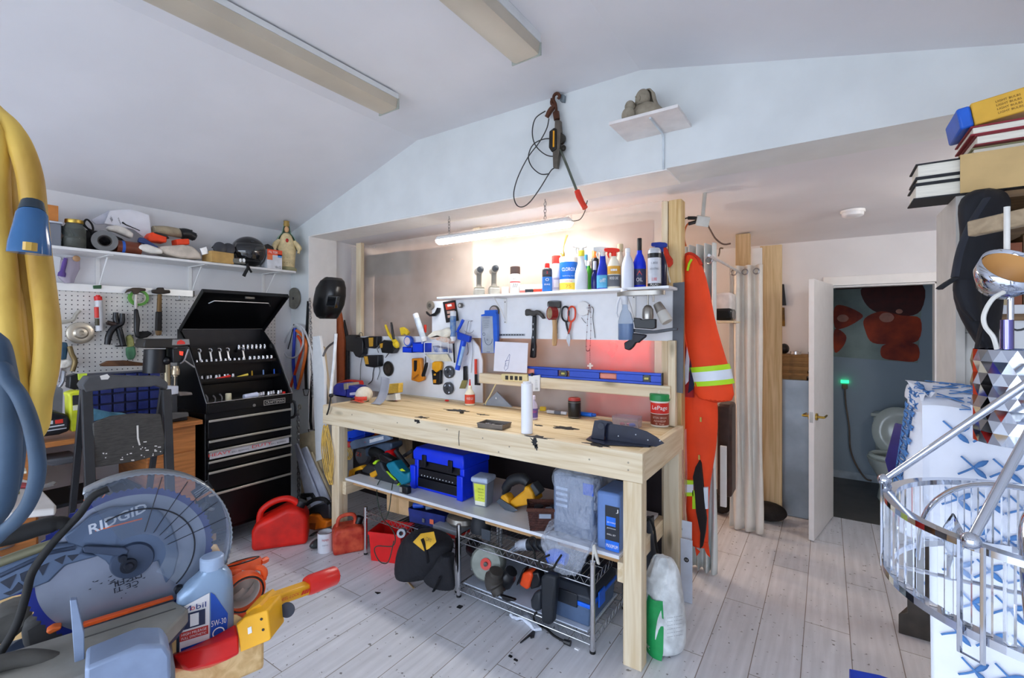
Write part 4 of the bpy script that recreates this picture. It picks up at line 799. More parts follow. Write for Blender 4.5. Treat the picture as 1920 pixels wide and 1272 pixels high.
# things on the beam wall and ceiling
def C5(x,y):return(900+x/4.241,140+y/4.241)
YW=YH-.045
def wp(pts,Y=YW):return[P(*C5(x,y),Y=Y)for x,y in pts]
t=thing('cable_winch','rusty hand winch with red grip and wire loops hung on the beam wall','winch',P(1042,240,Y=YW))
RUST=mat('#5a3524',.7,.3,.3);GUN=mat('#3a3630',.5,.6,.25)
obj('hanger_block',M(mat('#7f8a90',.5,.5)).prism(wp([(634,155),(668,158),(664,214),(634,210)],YH-.001-.028),(0,.027,0)),t,world=True,bev=.002)
m=M(RUST);m.tube(cr(wp([(620,195),(632,170),(615,150),(590,165),(585,200),(600,235),(606,280),(600,310)]),5),.009,8);obj('top_hook',m,t,world=True)
m=M(RUST);m.tube(cr(wp([(572,190),(570,230),(590,250),(560,285),(530,340)]),5),[.008,.01,.012,.016,.014],8);obj('lower_hook',m,t,world=True)
obj('swivel',M(RUST).tube(wp([(604,300),(612,360)]),[.02,.018],10),t,world=True)
obj('frame',M(mat('#6a6258',.5,.6,.2)).prism(wp([(594,360),(634,360),(640,470),(632,600),(610,742),(580,740),(576,600),(590,470)],YW-.012),(0,.03,0)),t,world=True,bev=.003)
obj('ratchet_housing',M(mat('#2a2622',.5,.3)).prism(wp([(548,450),(586,420),(606,430),(606,590),(568,616),(544,580)],YW-.02),(0,.045,0)),t,world=True,bev=.006);obj('yellow_stripe',M(YELP).prism(wp([(580,446),(592,446),(590,576),(578,576)],YW-.0215),(0,.001,0)),t,world=True)
obj('ratchet_wheel',M(GUN).lathe([(.004,0),(.036,0),(.036,.026),(.004,.026)],14,P(*C5(640,520),Y=YW+.018),(0,-1,0)),t,world=True);obj('pawl',M(GUN).ell(P(*C5(664,585),Y=YW),(.016,.012,.018),10,8),t,world=True)
obj('lever',M(mat('#6f7468',.4,.6,.15)).tube(wp([(640,600),(690,720),(772,930)]),.0105,10,flat=.7),t,world=True)
obj('grip',M(mat('#e03a22',.45)).tube(wp([(772,925),(790,975),(812,1020),(836,1062)]),[.0165,.018,.0165,.017],12),t,world=True)
m=M(mat('#3b3a38',.5,.5));m.tube(cr(wp([(520,290),(440,350),(416,460),(440,560),(510,630),(580,650),(640,620),(640,560),(580,515),(500,515),(420,560),(385,650),(410,730),(480,790),(545,790)]),7),.0035,6);obj('wire_cable',m,t,world=True)
m=M(mat('#3b3a38',.5,.5));m.tube(cr(wp([(548,350),(530,430),(470,540),(380,660),(300,820),(268,950),(290,1035),(340,1052),(400,1010),(480,900),(560,770),(590,745)],YW-.006),7),.0035,6);obj('wire_cable',m,t,world=True)
s=thing('bust_shelf','little white shelf board on a bracket on the beam wall','shelf',P(1216,225,Y=YH-.1))
a,b,c,d=[P(*C5(x,y),Y=None,Z=None,d=1)for x,y in((0,0),)*4]
zs=P(*C5(1440,480),Y=YH).z+.012;xa,xb=P(1172,268,Z=zs-.012).x,P(1296,235,Z=zs-.012).x
xL=P(*C5(1170,545),Y=YH).x;xR=P(*C5(1682,410),Y=YH).x;zs=(P(*C5(1170,545),Y=YH).z+P(*C5(1682,410),Y=YH).z)/2
yf=P(*C5(1300,330),Z=zs).y;yf=max(yf,YH-.3)
obj('board',M(mat('#e9e3e0',.55,var=.05)).bb(xL,xR,yf,YH-.001,zs,zs+.016),s,world=True,bev=.002)
m=M(mat('#cfd8de',.5));xm=(xL+xR)/2+.03;m.tube([(xm,yf+.03,zs-.002),(xm,YH-.03,zs-.006),(xm,YH-.006,zs-.02),(xm,YH-.006,zs-.19)],.006,6);obj('bracket',m,s,world=True)
ST=mat('#9c9280',.85,var=.2,bump=.5);cB=P(*C5(1300,200),Y=YH-.13);zb_=zs+.0165
t=thing('stone_bust','small weathered stone figure with bowed head on the beam wall shelf','statue',(cB.x,YH-.12,zb_))
hh=cB.z-zb_;obj('torso',M(ST).loft([[(x+w_*math.cos(a),d_*math.sin(a),z)for a in[2*PI*i/18 for i in range(18)]]for x,w_,d_,z in((0,.085,.06,0),(0,.095,.07,hh*.2),(.005,.09,.062,hh*.5),(.01,.06,.05,hh*.72),(.004,.03,.034,hh*.85))]),t)
m=M(ST);m.ell((-.002,-.014,hh),(.038,.044,.05),18,12,R=rotm(.25,.12,0).to_3x3());m.ell((-.006,-.056,hh-.008),(.007,.01,.014),8,6);m.ell((-.006,-.05,hh-.03),(.016,.008,.005),8,6)
for x in(-.022,.011):m.ell((x,-.05,hh+.006),(.009,.006,.005),8,6)
obj('head',m,t);obj('veil',M(ST).loft([[(r_*math.cos(a)+.004,r_*.95*math.sin(a)+.012,z)for a in[-.55+(PI+1.1)*i/16 for i in range(17)]]for r_,z in((.085,hh*.45),(.062,hh*.75),(.05,hh),(.044,hh+.03),(.026,hh+.052),(.004,hh+.058))],caps=False,closed=False),t,solid=.008)
m=M(ST);m.ell((-.058,-.045,hh*.72),(.027,.03,.032),14,10);m.ell((-.058,-.07,hh*.3),(.035,.03,hh*.34),14,10);obj('small_figure',m,t)
def troffer(label,e,w,side):
    """e: far end, lower corners in the photograph"""
    z=e['z'];a,b=P(*e['l'],Z=z),P(*e['r'],Z=z);xa,xb,ye=a.x,b.x,(a.y+b.y)/2
    t=thing('fluorescent_fitting',label,'ceiling light',((xa+xb)/2,ye-1,z));L=e['len']
    obj('diffuser',M(mat('#c2b8a6',.35,var=.06,stretch=(2,2,2),scale=2)).loft([[(xa+.004,y,z+.055),(xa+.012,y,z+.006),(xa+.03,y,z),(xb-.03,y,z),(xb-.012,y,z+.006),(xb-.004,y,z+.055)]for y in(ye-L,ye-.003)]),t,world=True)
    for y in(ye-L-.008,ye-.002):obj('end_cap',M(mat('#aab0a8',.4)).bb(xa,xb,y,y+.008,z-.002,z+.06),t,world=True)
    zt=e['top'];obj('housing',M(mat('#dfe2e2',.4,var=.03)).bb(xa,xb,ye-L,ye,z+.056,zt),t,world=True);return t
troffer('unlit long fluorescent ceiling fitting with yellowed diffuser, left one',dict(l=(711,217),r=(747,203),z=2.905,len=2.44,top=2.99),0,0)
troffer('unlit fluorescent ceiling fitting with yellowed diffuser, nearer the winch',dict(l=(960,123),r=(1014,102),z=2.90,len=2.44,top=2.999),0,0)
p=P(1599,400,Z=2.37);zc=2.44-.09*(p.y-2.78)/2.02;t=thing('smoke_alarm','round white smoke alarm on the rear ceiling','smoke alarm',(p.x,p.y,zc));obj('base',M(WHITEP).lathe([(.068,-.001),(.07,-.012),(.066,-.02)],32),t);obj('cover',M(mat('#e8e8ea',.4)).lathe([(.062,-.02),(.06,-.038),(.045,-.048),(0,-.049)],32),t)
t=thing('ceiling_outlet','grey socket box on the rear ceiling with cords plugged in','outlet',P(1317,414,Y=3.0));q=P(1317,415,Y=3.02);obj('box',M(mat('#c9c6be',.5)).box(q,(.075,.06,.06),R=rotm(.3,.2,.4).to_3x3()),t,world=True,bev=.004)
obj('stem',M(mat('#b8b5ad',.5)).cyl(q,(q.x+.01,q.y+.02,2.428),.012),t,world=True)
for i,pts in enumerate(([(1290,409),(1302,409),(1310,410)],[(1291,420),(1302,417),(1310,414)])):obj('plug',M(BLACKP).tube([P(*k,Y=3.0)for k in pts],.011,8),t,world=True)
wire('black_lead','black cord running from the ceiling socket to the post','cord',[P(*k,Y=3.0)for k in((1300,409),(1288,409),(1280,413),(1277,417))],.004,RUBBER)
wire('orange_lead','orange cord curving down from the ceiling socket','cord',[P(*k,Y=3.0)for k in((1302,418),(1290,420),(1284,432),(1283,448),(1286,462))],.005,mat('#c8642a',.5))
wire('brown_lead','brown cord drooping right from the ceiling socket','cord',[P(*k,Y=3.05)for k in((1325,418),(1332,432),(1342,448),(1356,458),(1370,457))],.005,mat('#5a4030',.5))
one('wire_scrap',M(mat('#6f5a48',.5)).tube(cr([P(*k,Y=3.4)for k in((1356,466),(1350,466),(1349,474),(1347,481))],4),.005,6),'short bent wire hanging from the rear ceiling','wire')
# on the bench's lower shelf
ZL=.4858
def C6(x,y):return(590+x/3.974,740+y/3.974)
def C7(x,y):return(620+x/9.783,790+y/9.783)
def C8(x,y):return(840+x/4.891,800+y/4.891)
def C9(x,y):return(680+x/5.3,920+y/5.3)
def CA(x,y):return(920+x/4.076,960+y/4.076)
def shp(m,f,pts,Y,th,zmin=None):
    L=[P(*f(x,y),Y=Y)for x,y in pts]
    if zmin is not None:L=[V((q.x,q.y,max(q.z,zmin)))for q in L]
    return m.prism(L,(0,th,0))
def trace(name,t,f,pts,Y,th,mt,bev=.003,zmin=None):return obj(name,shp(M(mt),f,pts,Y,th,zmin),t,world=True,bev=bev)
def tub_(name,t,f,pts,Y,r,mt,k=5,n=10,flat=1.):return obj(name,M(mt).tube(cr([P(*f(x,y),Y=Y)for x,y in pts],k),r,n,flat=flat),t,world=True)
tc=thing('tool_case','large royal blue tool case with black drawers on the lower shelf','tool case',(-2.15,2.44,ZL));RB=mat('#0a34e0',.35,var=.06);DB=mat('#0d0f16',.35)
x0,x1,y0,y1,zt=-2.375,-1.93,2.30,2.575,.775
m=M(RB);m.bb(x0,x1,y0+.02,y1,ZL,ZL+.02);m.bb(x0,x0+.035,y0+.01,y1,ZL+.0201,zt-.085);m.bb(x1-.035,x1,y0+.01,y1,ZL+.0201,zt-.085);m.bb(x0+.0351,x1-.0351,y1-.02,y1,ZL+.0201,zt-.085);obj('shell',m,tc,world=True,bev=.006)
obj('lid',M(RB).loft([[(x,y,z)for x,y in((x0-i,y0-i+.005),(x1+i,y0-i+.005),(x1+i,y1+i),(x0-i,y1+i))]for i,z in((.004,zt-.084),(.006,zt-.03),(-.012,zt),)]),tc,world=True,bev=.006)
for i,(za,zb)in enumerate(((ZL+.022,ZL+.085),(ZL+.089,ZL+.145),(ZL+.149,zt-.088))):obj('drawer',M(DB).bb(x0+.037,x1-.037,y0+.004+.006*i,y1-.03,za,zb),tc,world=True,bev=.004)
m=M(mat('#d9dbe0',.4,.5))
for i in range(11):m.cyl((x0+.07+i*.028,y0+.009,ZL+.1),(x0+.07+i*.028,y0+.009,ZL+.106),.004,n=6)
obj('socket_row',m,tc,world=True)
for x in(x0+.09,x1-.12):obj('latch',M(DB).bb(x,x+.035,y0-.012,y0+.0035,zt-.12,zt-.04),tc,world=True,bev=.003)
for x in(x0-.03,x1-.05):obj('side_bracket',M(RB).bb(x,x+.05,y0-.006,y0+.03,ZL,ZL+.16),tc,world=True,bev=.006)
yq=2.42
t=thing('electric_chainsaw','grey chainsaw with grey bar cover lying across the left shelf pile','chainsaw',P(*C7(700,500),Y=yq))
trace('bar_cover',t,C7,[(345,430),(360,385),(440,345),(980,240),(1090,300),(1100,340),(960,385),(420,520),(380,510)],yq,.03,mat('#70829c',.45),.006)
trace('cover_label',t,C7,[(712,340),(966,275),(970,335),(712,405)],yq-.0012,.001,mat('#d8dbe2',.5),0);m=M(REDP);m.text('PRO',P(*C7(632,388),Y=yq-.001),(1,0,.2),Z_,.022,.008);m.use(BLACK).text('CHAIN',P(*C7(760,330),Y=yq-.002),(1,0,.2),Z_,.03,.007);obj('lettering',m,t,world=True)
trace('motor_body',t,C7,[(620,500),(760,450),(960,400),(1110,400),(1120,500),(1000,590),(880,620),(640,660)],yq+.06,.12,mat('#4a5a70',.45),.012)
t=thing('tool_box_blue','small blue latched case on top of the left shelf pile','case',P(*C7(390,370),Y=yq+.05));trace('lower_shell',t,C7,[(150,325),(160,290),(390,330),(620,250),(630,290),(400,375),(280,375)],yq+.04,.1,mat('#1238b8',.4),.004)
trace('lid',t,C7,[(158,285),(200,215),(480,150),(620,190),(625,248),(392,325)],yq+.035,.11,mat('#1548d8',.4),.006);trace('latch',t,C7,[(290,270),(325,270),(325,350),(290,350)],yq+.03,.004,mat('#3a70e8',.4),.001)
t=thing('red_tool','red rounded tool end beneath the small blue case','tool',P(*C7(260,430),Y=yq+.06));trace('body',t,C7,[(155,375),(340,380),(345,490),(240,490),(165,440)],yq+.05,.09,mat('#c8383a',.5),.01)
one('orange_box',shp(M(mat('#e8662a',.5)),C7,[(625,170),(800,195),(795,272),(640,258)],yq+.14,.06),'orange box corner under the bench rail, behind the blue case','box',bev=.003)
t=thing('leaf_blower','dark grey round blower with red lettering in the left shelf pile','blower',P(*C7(640,600),Y=yq+.1));c=P(*C7(640,620),Y=yq+.1)
obj('fan_housing',M(mat('#45454a',.5,var=.2)).lathe([(.03,-.06),(.07,-.055),(.078,-.03),(.078,.03),(.06,.05)],26,c,(.25,-1,.1)),t,world=True);tub_('nozzle',t,C7,[(760,560),(900,600),(1000,720),(1060,800)],yq+.04,[.04,.035,.03,.026],RUBBER);m=M(mat('#c8402a',.5));m.text('Z1',c+V((-.0,-.068,.02)),X_,Z_,.06,.03);obj('lettering',m,t,world=True)
def small_tool(name,label,cat,parts_,group=None):
    q=parts_[0];t=thing(name,label,cat,P(*q[1](*q[2][0]),Y=q[3]),0,group)
    for(nm,f,pts,Y,th,mt,bv)in parts_:trace(nm,t,f,pts,Y,th,mt,bv,zmin=None)
    return t
YD=mat('#e3a21e',.45,var=.08)
small_tool('jigsaw','yellow and black jigsaw at the left end of the lower shelf','saw',[('handle',C7,[(330,900),(540,820),(580,890),(440,920),(420,1060),(400,1090),(340,1095),(310,1040)],2.3,.06,YD,.01),('grip',C7,[(425,925),(500,900),(545,950),(700,980),(720,1040),(640,1060),(430,1060)],2.305,.05,BLACKP,.01),('motor',C7,[(560,880),(660,800),(800,830),(860,920),(830,1000),(730,1060),(710,990),(560,940)],2.31,.07,mat('#2a2a2c',.5),.012),('front_cap',C7,[(700,960),(820,900),(858,930),(840,1000),(740,1070)],2.302,.06,YD,.008)])
small_tool('hedge_trimmer','black and lime green tool crossing the middle of the shelf pile','trimmer',[('body',C7,[(780,820),(860,740),(920,760),(960,870),(1050,960),(1120,1020),(1240,1120),(1180,1200),(960,1180),(820,1140),(740,1080),(850,1000)],2.29,.08,mat('#2b3138',.5),.012),('lime_switch',C7,[(765,770),(820,720),(855,735),(810,800),(775,800)],2.28,.03,mat('#a8d820',.4),.004),('lime_rib',C7,[(1010,920),(1040,920),(1130,1010),(1200,1080),(1180,1090),(1100,1030)],2.285,.006,mat('#a8d820',.4),.001),('lime_foot',C7,[(1205,1175),(1260,1130),(1240,1190)],2.285,.02,mat('#a8d820',.4),.001)])
small_tool('belt_sander','teal electric sander leaning beside the large blue case','sander',[('body',C7,[(1000,810),(1030,770),(1130,740),(1250,900),(1350,980),(1430,930),(1440,1130),(1300,1190),(1210,1080),(1100,980)],2.275,.09,mat('#0f7a94',.4,var=.08),.012),('black_handle',C7,[(860,620),(940,600),(1130,720),(1010,790),(900,740)],2.28,.06,BLACKP,.012),('lime_knob',C7,[(1260,890),(1310,870),(1370,920),(1290,920)],2.27,.004,mat('#b8d820',.4),.001)])
t=thing('red_funnel','glossy red rounded tool head behind the teal sander','tool',P(*C7(1110,600),Y=yq+.15));obj('head',M(mat('#d8141a',.2,coat=.4)).ell(P(*C7(1110,600),Y=yq+.1),(.052,.06,.045),18,12,R=rotm(0,-.5).to_3x3()),t,world=True);tub_('tube',t,C7,[(1190,540),(1280,660),(1420,840)],yq+.08,.018,mat('#34383e',.5));tub_('tube',t,C7,[(1160,740),(1300,670),(1500,540)],yq+.16,.014,mat('#4a4c52',.5))
t=thing('tape_measure','black tape measure at the front edge left of the blue case','tape measure',P(*C6(650,720),Z=ZL));q=P(*C6(655,740),Z=ZL);obj('case',M(BLACKP).bb(q.x-.035,q.x+.045,q.y,q.y+.04,ZL,ZL+.05),t,world=True,bev=.008);obj('face_label',M(mat('#8f8c86',.5)).bb(q.x-.03,q.x-.005,q.y-.001,q.y-.0002,ZL+.008,ZL+.042),t,world=True)
wire('extension_lead','dark green power cord drooping from the shelf pile onto the red bin','cord',[P(*C6(x,y),Y=Y)for x,y,Y in((500,620,2.25),(465,690,2.2),(475,820,2.13),(510,930,2.1),(560,980,2.08),(600,1060,2.07),(580,1130,2.06),(470,1130,2.05),(445,1165,2.04),(480,1240,2.03),(530,1260,2.03),(560,1220,2.03),(590,1090,2.07))],.0035,mat('#2c3a30',.6))
wire('extension_lead','second green cord hanging beside the brown box','cord',[P(*C6(x,y),Y=Y)for x,y,Y in((585,640,2.25),(570,740,2.18),(555,860,2.14),(530,930,2.12))],.0035,mat('#2c3a30',.6))
q=P(*C8(290,738),Z=ZL);t=thing('seed_tub','clear grey square tub with yellow green label and grey lid','tub',q,.15);hh=P(*C8(300,520),Y=q.y).z-ZL;wq=px(q,30)
obj('tub',M(mat('#8e97a6',.3,trans=.2,var=0)).loft([[(sx*w_,sy*w_+.05,z)for sx,sy in((-1,-1),(1,-1),(1,1),(-1,1))]for w_,z in((wq*.44,0),(wq*.52,hh))]),t,bev=.006)
obj('lid',M(mat('#a8b6cc',.4)).loft([[(sx*w_,sy*w_+.05,z)for sx,sy in((-1,-1),(1,-1),(1,1),(-1,1))]for w_,z in((wq*.56,hh+.0005),(wq*.6,hh+.012),(wq*.58,hh+.03),(wq*.5,hh+.034))]),t,bev=.004)
m=M(mat('#d8e04a',.5));yy=lambda z:-(wq*.44+wq*.08*z/hh)+.05-.0012
m.add([(-wq*.34,yy(hh*.05),hh*.05),(wq*.34,yy(hh*.05),hh*.05),(wq*.4,yy(hh*.95),hh*.95),(-wq*.4,yy(hh*.95),hh*.95)],[(0,1,2,3)]);m.use(mat('#f0f0e0',.5));m.add([(-wq*.34,yy(hh*.05)-.0004,hh*.05),(wq*.34,yy(hh*.05)-.0004,hh*.05),(wq*.35,yy(hh*.22)-.0004,hh*.22),(-wq*.35,yy(hh*.22)-.0004,hh*.22)],[(0,1,2,3)])
m.use(mat('#6a7a2a',.5))
for i,s_ in enumerate(('SEED MIX','lawn','quick','2 kg')):m.text(s_,(wq*.1,yy(hh*(.75-.13*i))-.001,hh*(.75-.13*i)),X_,Z_,wq*.4,hh*.05)
obj('label',m,t)
t=thing('circular_saw','yellow circular saw with black guard lying on the lower shelf','saw',P(*C8(600,760),Z=ZL));ys=P(*C8(560,770),Z=ZL).y+.02
trace('body',t,C8,[(560,690),(690,590),(700,550),(740,560),(770,610),(800,690),(740,720),(640,740),(570,770)],ys,.1,YD,.01);trace('rear_handle',t,C8,[(478,640),(520,625),(556,670),(552,760),(540,778),(500,750),(480,700)],ys-.02,.07,YD,.01)
obj('blade_guard',M(mat('#26282c',.5)).tube(cr([P(*C8(x,y),Y=ys+.06)for x,y in((520,620),(545,540),(600,490),(680,478),(740,520))],5),[.02,.03,.034,.034,.03],12),t,world=True);trace('battery',t,C8,[(770,520),(840,610),(800,650),(740,560)],ys+.02,.07,mat('#3c4248',.5),.006);trace('base_plate',t,C8,[(440,690),(470,660),(640,770),(600,792),(520,780)],ys-.03,.01,mat('#5a626c',.4,.5),.002,zmin=ZL)
q=P(*C8(890,960),Z=ZL);t=thing('wicker_basket','small dark brown wicker basket with handle hole on the lower shelf','basket',q,.55);t.scale=(1.1,1.1,1.15);WINV[t.name]=None;WK=mat('#4a2a24',.8,bump=1.,bscale=140,var=.3,scale=60)
m=M(WK)
for i in range(8):
    z=.006+i*.0115;k=.85+.02*i;m.tube([(-.085*k,-.0*k,z),(.085*k,0,z),(.085*k,.12*k,z),(-.085*k,.12*k,z)],.0062,6,closed=True)
m.bb(-.075,.075,.004,.1,0,.006);obj('weave',m,t)
obj('rim',M(mat('#5a3428',.8,bump=1.,bscale=160)).tube([(-.088,-.002,.1),(.088,-.002,.1),(.088,.124,.1),(-.088,.124,.1)],.009,8,closed=True),t);obj('handle_hole',M(mat('#8f98a8',.6)).bb(-.03,.03,-.0095,-.006,.062,.084),t,bev=.006)
for i,(x,y,r_,c_)in enumerate(((.02,.03,.02,'#8a93a4'),(-.03,.06,.026,'#2a2c34'),(.045,.06,.022,'#3a4252'))):one('basket_part',M(mat(c_,.4,.3)).lathe([(r_*.3,0),(r_,0),(r_,.016),(r_*.3,.016)],16,q+rotm(0,0,.55).to_3x3()@V((x*1.1,y*1.1,.098))),['grey round fitting at the front of the basket','black round fitting at the back of the basket','slate round fitting at the right of the basket'][i],'fitting','fittings in the basket')
q0,q1=P(*C8(1010,960),Z=ZL),P(*C8(1360,1060),Z=ZL);cs=thing('bagged_case','grey tool case wrapped in a clear plastic bag on the right shelf end','case',(-1.08,2.4,ZL));xa,xb=-1.24,-1.0
obj('case',M(mat('#6e7c94',.5,var=.1)).bb(xa,xb,2.24,2.56,ZL,ZL+.33),cs,world=True,bev=.012);obj('blue_panel',M(mat('#2a5ac8',.5)).bb(xb-.06,xb-.001,2.236,2.239,ZL+.24,ZL+.30),cs,world=True)
m=M(mat('#9fb0cc',.5));[m.bb(xa+.02,xa+.09,2.236,2.239,ZL+.15+.03*i,ZL+.165+.03*i)for i in range(4)];obj('ribs',m,cs,world=True)
BAG=bpy.data.materials.new('clear_bag');BAG.use_nodes=True;b_=BAG.node_tree.nodes['Principled BSDF'];b_.inputs['Base Color'].default_value=(.75,.82,.95,1);b_.inputs['Roughness'].default_value=.12;b_.inputs['Alpha'].default_value=.3;nt_=BAG.node_tree;nn=nt_.nodes.new('ShaderNodeTexNoise');nn.inputs['Scale'].default_value=14;nb=nt_.nodes.new('ShaderNodeBump');nb.inputs['Strength'].default_value=1;nb.inputs['Distance'].default_value=.03;nt_.links.new(nn.outputs['Fac'],nb.inputs['Height']);nt_.links.new(nb.outputs[0],b_.inputs['Normal']);b_.inputs['Specular IOR Level'].default_value=.9
rg_=[]
for j in range(23):
    z=ZL+.37-j*.5/22;ring=[];w_=1+(.06 if z>ZL else.0)
    for i in range(40):
        a=2*PI*i/40;k=1/max(abs(math.cos(a)),abs(math.sin(a)));k=min(k,1.22)
        n_=.009*math.sin(4*a+z*22)+.005*math.sin(9*a-z*38+2)
        rx,ry=.135+n_,.17+n_;cx,cy=(xa+xb)/2+.005,2.39
        if z<ZL:s_=(ZL-z)/.13;rx*=(1-.45*s_);ry=.04+n_;cy=2.14
        elif z<ZL+.06:s_=(ZL+.06-z)/.06;cy=2.37-.23*s_;ry=ry*(1-s_)+(.045)*s_
        if z>ZL+.34:rx*=.9;ry*=.85
        ring.append((cx+rx*k*math.cos(a),min(cy+ry*k*math.sin(a),2.6),z))
    rg_.append(ring)
tag(obj('plastic_bag',M(BAG).loft(rg_,caps=False)),'clear crinkled plastic bag pulled over the grey case, hanging below the shelf','bag')
t=thing('drill_case','grey blue hard tool case with dark printed front, at the right bench leg','case',(-.9,2.3,ZL));y_=2.2;xa,xb=P(*C8(1362,900),Y=y_).x,-.845
obj('shell',M(mat('#6584bc',.45,var=.06)).bb(xa,xb,y_,y_+.22,ZL+.0,ZL+.29),t,world=True,bev=.014)
za,zb=P(*C8(1450,1090),Y=y_).z,P(*C8(1450,720),Y=y_).z;xl=P(*C8(1442,900),Y=y_).x
m=M(mat('#23262e',.5)).bb(xl,xb-.001,y_-.002,y_-.0003,za+.01,zb);m.use(mat('#1f6fe0',.5)).bb(xl+.002,xb-.002,y_-.003,y_-.0021,za-.02,za+.03).bb(xl+.006,xb-.02,y_-.003,y_-.0021,zb-.1,zb-.055)
m.use(PAPER);m.text('MAXIMUM',((xl+xb)/2,y_-.004,za+.004),X_,Z_,(xb-xl)*.8,.018);[m.text(s_,((xl+xb)/2-.004,y_-.003,za+.06+.03*i),X_,Z_,(xb-xl)*.6,.007)for i,s_ in enumerate(('DRILL SET','perceuse','20 V MAX'))];m.text('J',(xb-.012,y_-.003,zb-.02),X_,Z_,.012,.02);obj('front_label',m,t,world=True)
# two chrome wire racks below
WIRE=mat('#b9bcc0',.25,.9,.05)
def rack(label,x0,x1,y0,y1,hs,zs,posts=((0,0),(1,0),(0,1),(1,1)),pr=.0125):
    t=thing('wire_rack',label,'rack',((x0+x1)/2,(y0+y1)/2,0))
    for i,(a,b)in enumerate(posts):
        x=x0+(x1-x0)*a;y=y0+(y1-y0)*b;m=M(CHROME);m.cyl((x,y,.012),(x,y,hs[i]),pr,n=14);o=obj('post',m,t,world=True)
        obj('foot',M(RUBBER).cyl((x-t.location.x,y-t.location.y,0),(x-t.location.x,y-t.location.y,.03),pr*1.12,n=14),o)if False else None
        obj('foot',M(RUBBER).cyl((x,y,0),(x,y,.0118),pr*1.1,n=14),t,world=True)
    for z in zs:
        m=M(WIRE)
        for zz in(z,z-.04):
            m.tube([(x0,y0,zz),(x1,y0,zz),(x1,y1,zz),(x0,y1,zz)],.003,6,closed=True)
        n=int((x1-x0)/.028)
        for i in range(1,n):x=x0+(x1-x0)*i/n;m.tube([(x,y0,z+.002),(x,y1,z+.002)],.0016,5)
        for y in(y0+.13,y0+.28):m.tube([(x0,y,z-.003),(x1,y,z-.003)],.0022,5)
        k=int((x1-x0)/.045)
        for y in(y0,y1):m.tube([(x0+(x1-x0)*i/(2*k),y,z-.002 if i%2 else z-.038)for i in range(2*k+1)],.0018,5)
        k=int((y1-y0)/.045)
        for x in(x0,x1):m.tube([(x,y0+(y1-y0)*i/(2*k),z-.002 if i%2 else z-.038)for i in range(2*k+1)],.0018,5)
        obj('shelf_grid',m,t,world=True)
    return t
ZA,ZBs=.30,.365
rack('chrome wire rack behind the red bin, left of the two',-2.70,-1.855,2.155,2.58,(.335,.335,.335,.335),(ZA,))
rack('chrome wire rack holding the circular saw, right of the two',-1.815,-.955,2.125,2.56,(.43,.45,.43,.45),(ZBs,.075),pr=.0135)
one('rack_liner',M(mat('#c8d2e2',.5,var=.06)).bb(-1.79,-.99,2.14,2.54,.0795,.086),'pale board lying on the bottom of the right wire rack','board')
za_=ZA+.0045;zb_2=ZBs+.0045;zc_=.0868
q=P(*C9(195,275),Z=za_);carton('cardboard_box','plain brown cardboard box on the left wire rack','box',V((q.x+.02,2.33,za_)),(.2,.16,.17),.1,mat('#c9a57a',.8),patch=[(.45,.55,0,1,mat('#b8966a',.7))])
q=P(*C9(545,385),Z=za_);t=thing('tool_box','dark blue open tool box of loose tools on the left wire rack','tool box',V((q.x,2.3,za_)),.12);NB=mat('#1c2a70',.4,var=.2)
obj('box',M(NB).loft([[(sx*.15*k,sy*.085*k,z)for sx,sy in((-1,-1),(1,-1),(1,1),(-1,1))]for k,z in((.94,0),(1,.09))],caps=False).bb(-.14,.14,-.08,.08,.002,.06),t,bev=.003);obj('price_tag',M(mat('#e8704a',.5)).bb(.03,.06,-.0865,-.0845,.02,.05),t);obj('clasp',M(STEEL).bb(-.03,-.01,-.089,-.085,.02,.045),t)
for i,(a_,b_2,r_,c_,lab)in enumerate((((-.13,-.03,.12),(.02,.05,.15),.022,'#8fa4c0','grey blue heat gun body on the blue tool box'),((-.12,-.06,.105),(-.04,-.05,.115),.02,'#1c48b0','blue screwdriver grip on the blue tool box'),((-.03,-.05,.1),(.1,.02,.118),.014,'#6f8098','slate tube lying over the blue tool box'),((.03,.06,.11),(.14,.0,.12),.016,'#2a2e36','black tool grip at the back of the tool box'),((.0,.0,.128),(.05,.02,.132),.007,'#d8482a','small orange handle on the tool box pile'))):
    one('hand_tool',M(mat(c_,.4)).tube([t.location+rotm(0,0,.12).to_3x3()@V(a_),t.location+rotm(0,0,.12).to_3x3()@V(b_2)],[r_,r_*.8],12),lab,'tool',bev=.003)
t=thing('screw_organizer','clear topped red organizer at the front of the left rack','organizer',V((-1.96,2.24,za_)));obj('base',M(mat('#c82a26',.4)).bb(-2.07,-1.87,2.17,2.30,za_,za_+.022),t,world=True,bev=.003);obj('cover',M(mat('#c4cad2',.2,trans=.5,var=0)).bb(-2.07,-1.87,2.17,2.30,za_+.0225,za_+.05),t,world=True,bev=.004)
t=thing('metal_scoop','dull metal scoop with handle on top of the red organizer','scoop',V((-1.95,2.27,za_+.05)));obj('bowl',M(mat('#8f8b84',.35,.7,.1)).lathe([(.0,.0),(.08,.0),(.1,.02),(.09,.045),(.05,.06),(0,.062)],26,(-1.93,2.27,za_+.0505),sy=.7),t,world=True);obj('spout',M(mat('#9f9b94',.35,.7,.1)).tube([(-2.0,2.28,za_+.09),(-2.05,2.3,za_+.15)],[.02,.016],12),t,world=True)
t=thing('sanding_cup','black rubber dust cup on the right wire rack','cup',P(*C8(300,960),Y=2.24));c=P(*C8(300,945),Y=2.24);c.z=zb_2;obj('cup',M(mat('#23262c',.6)).lathe([(.062,0),(.064,.03),(.05,.085),(.03,.1),(0,.102)],24,c),t,world=True);obj('vent_plate',M(mat('#3a4048',.5)).bb(c.x+.07,c.x+.135,2.155,2.162,zb_2,zb_2+.06),t,world=True,bev=.002)
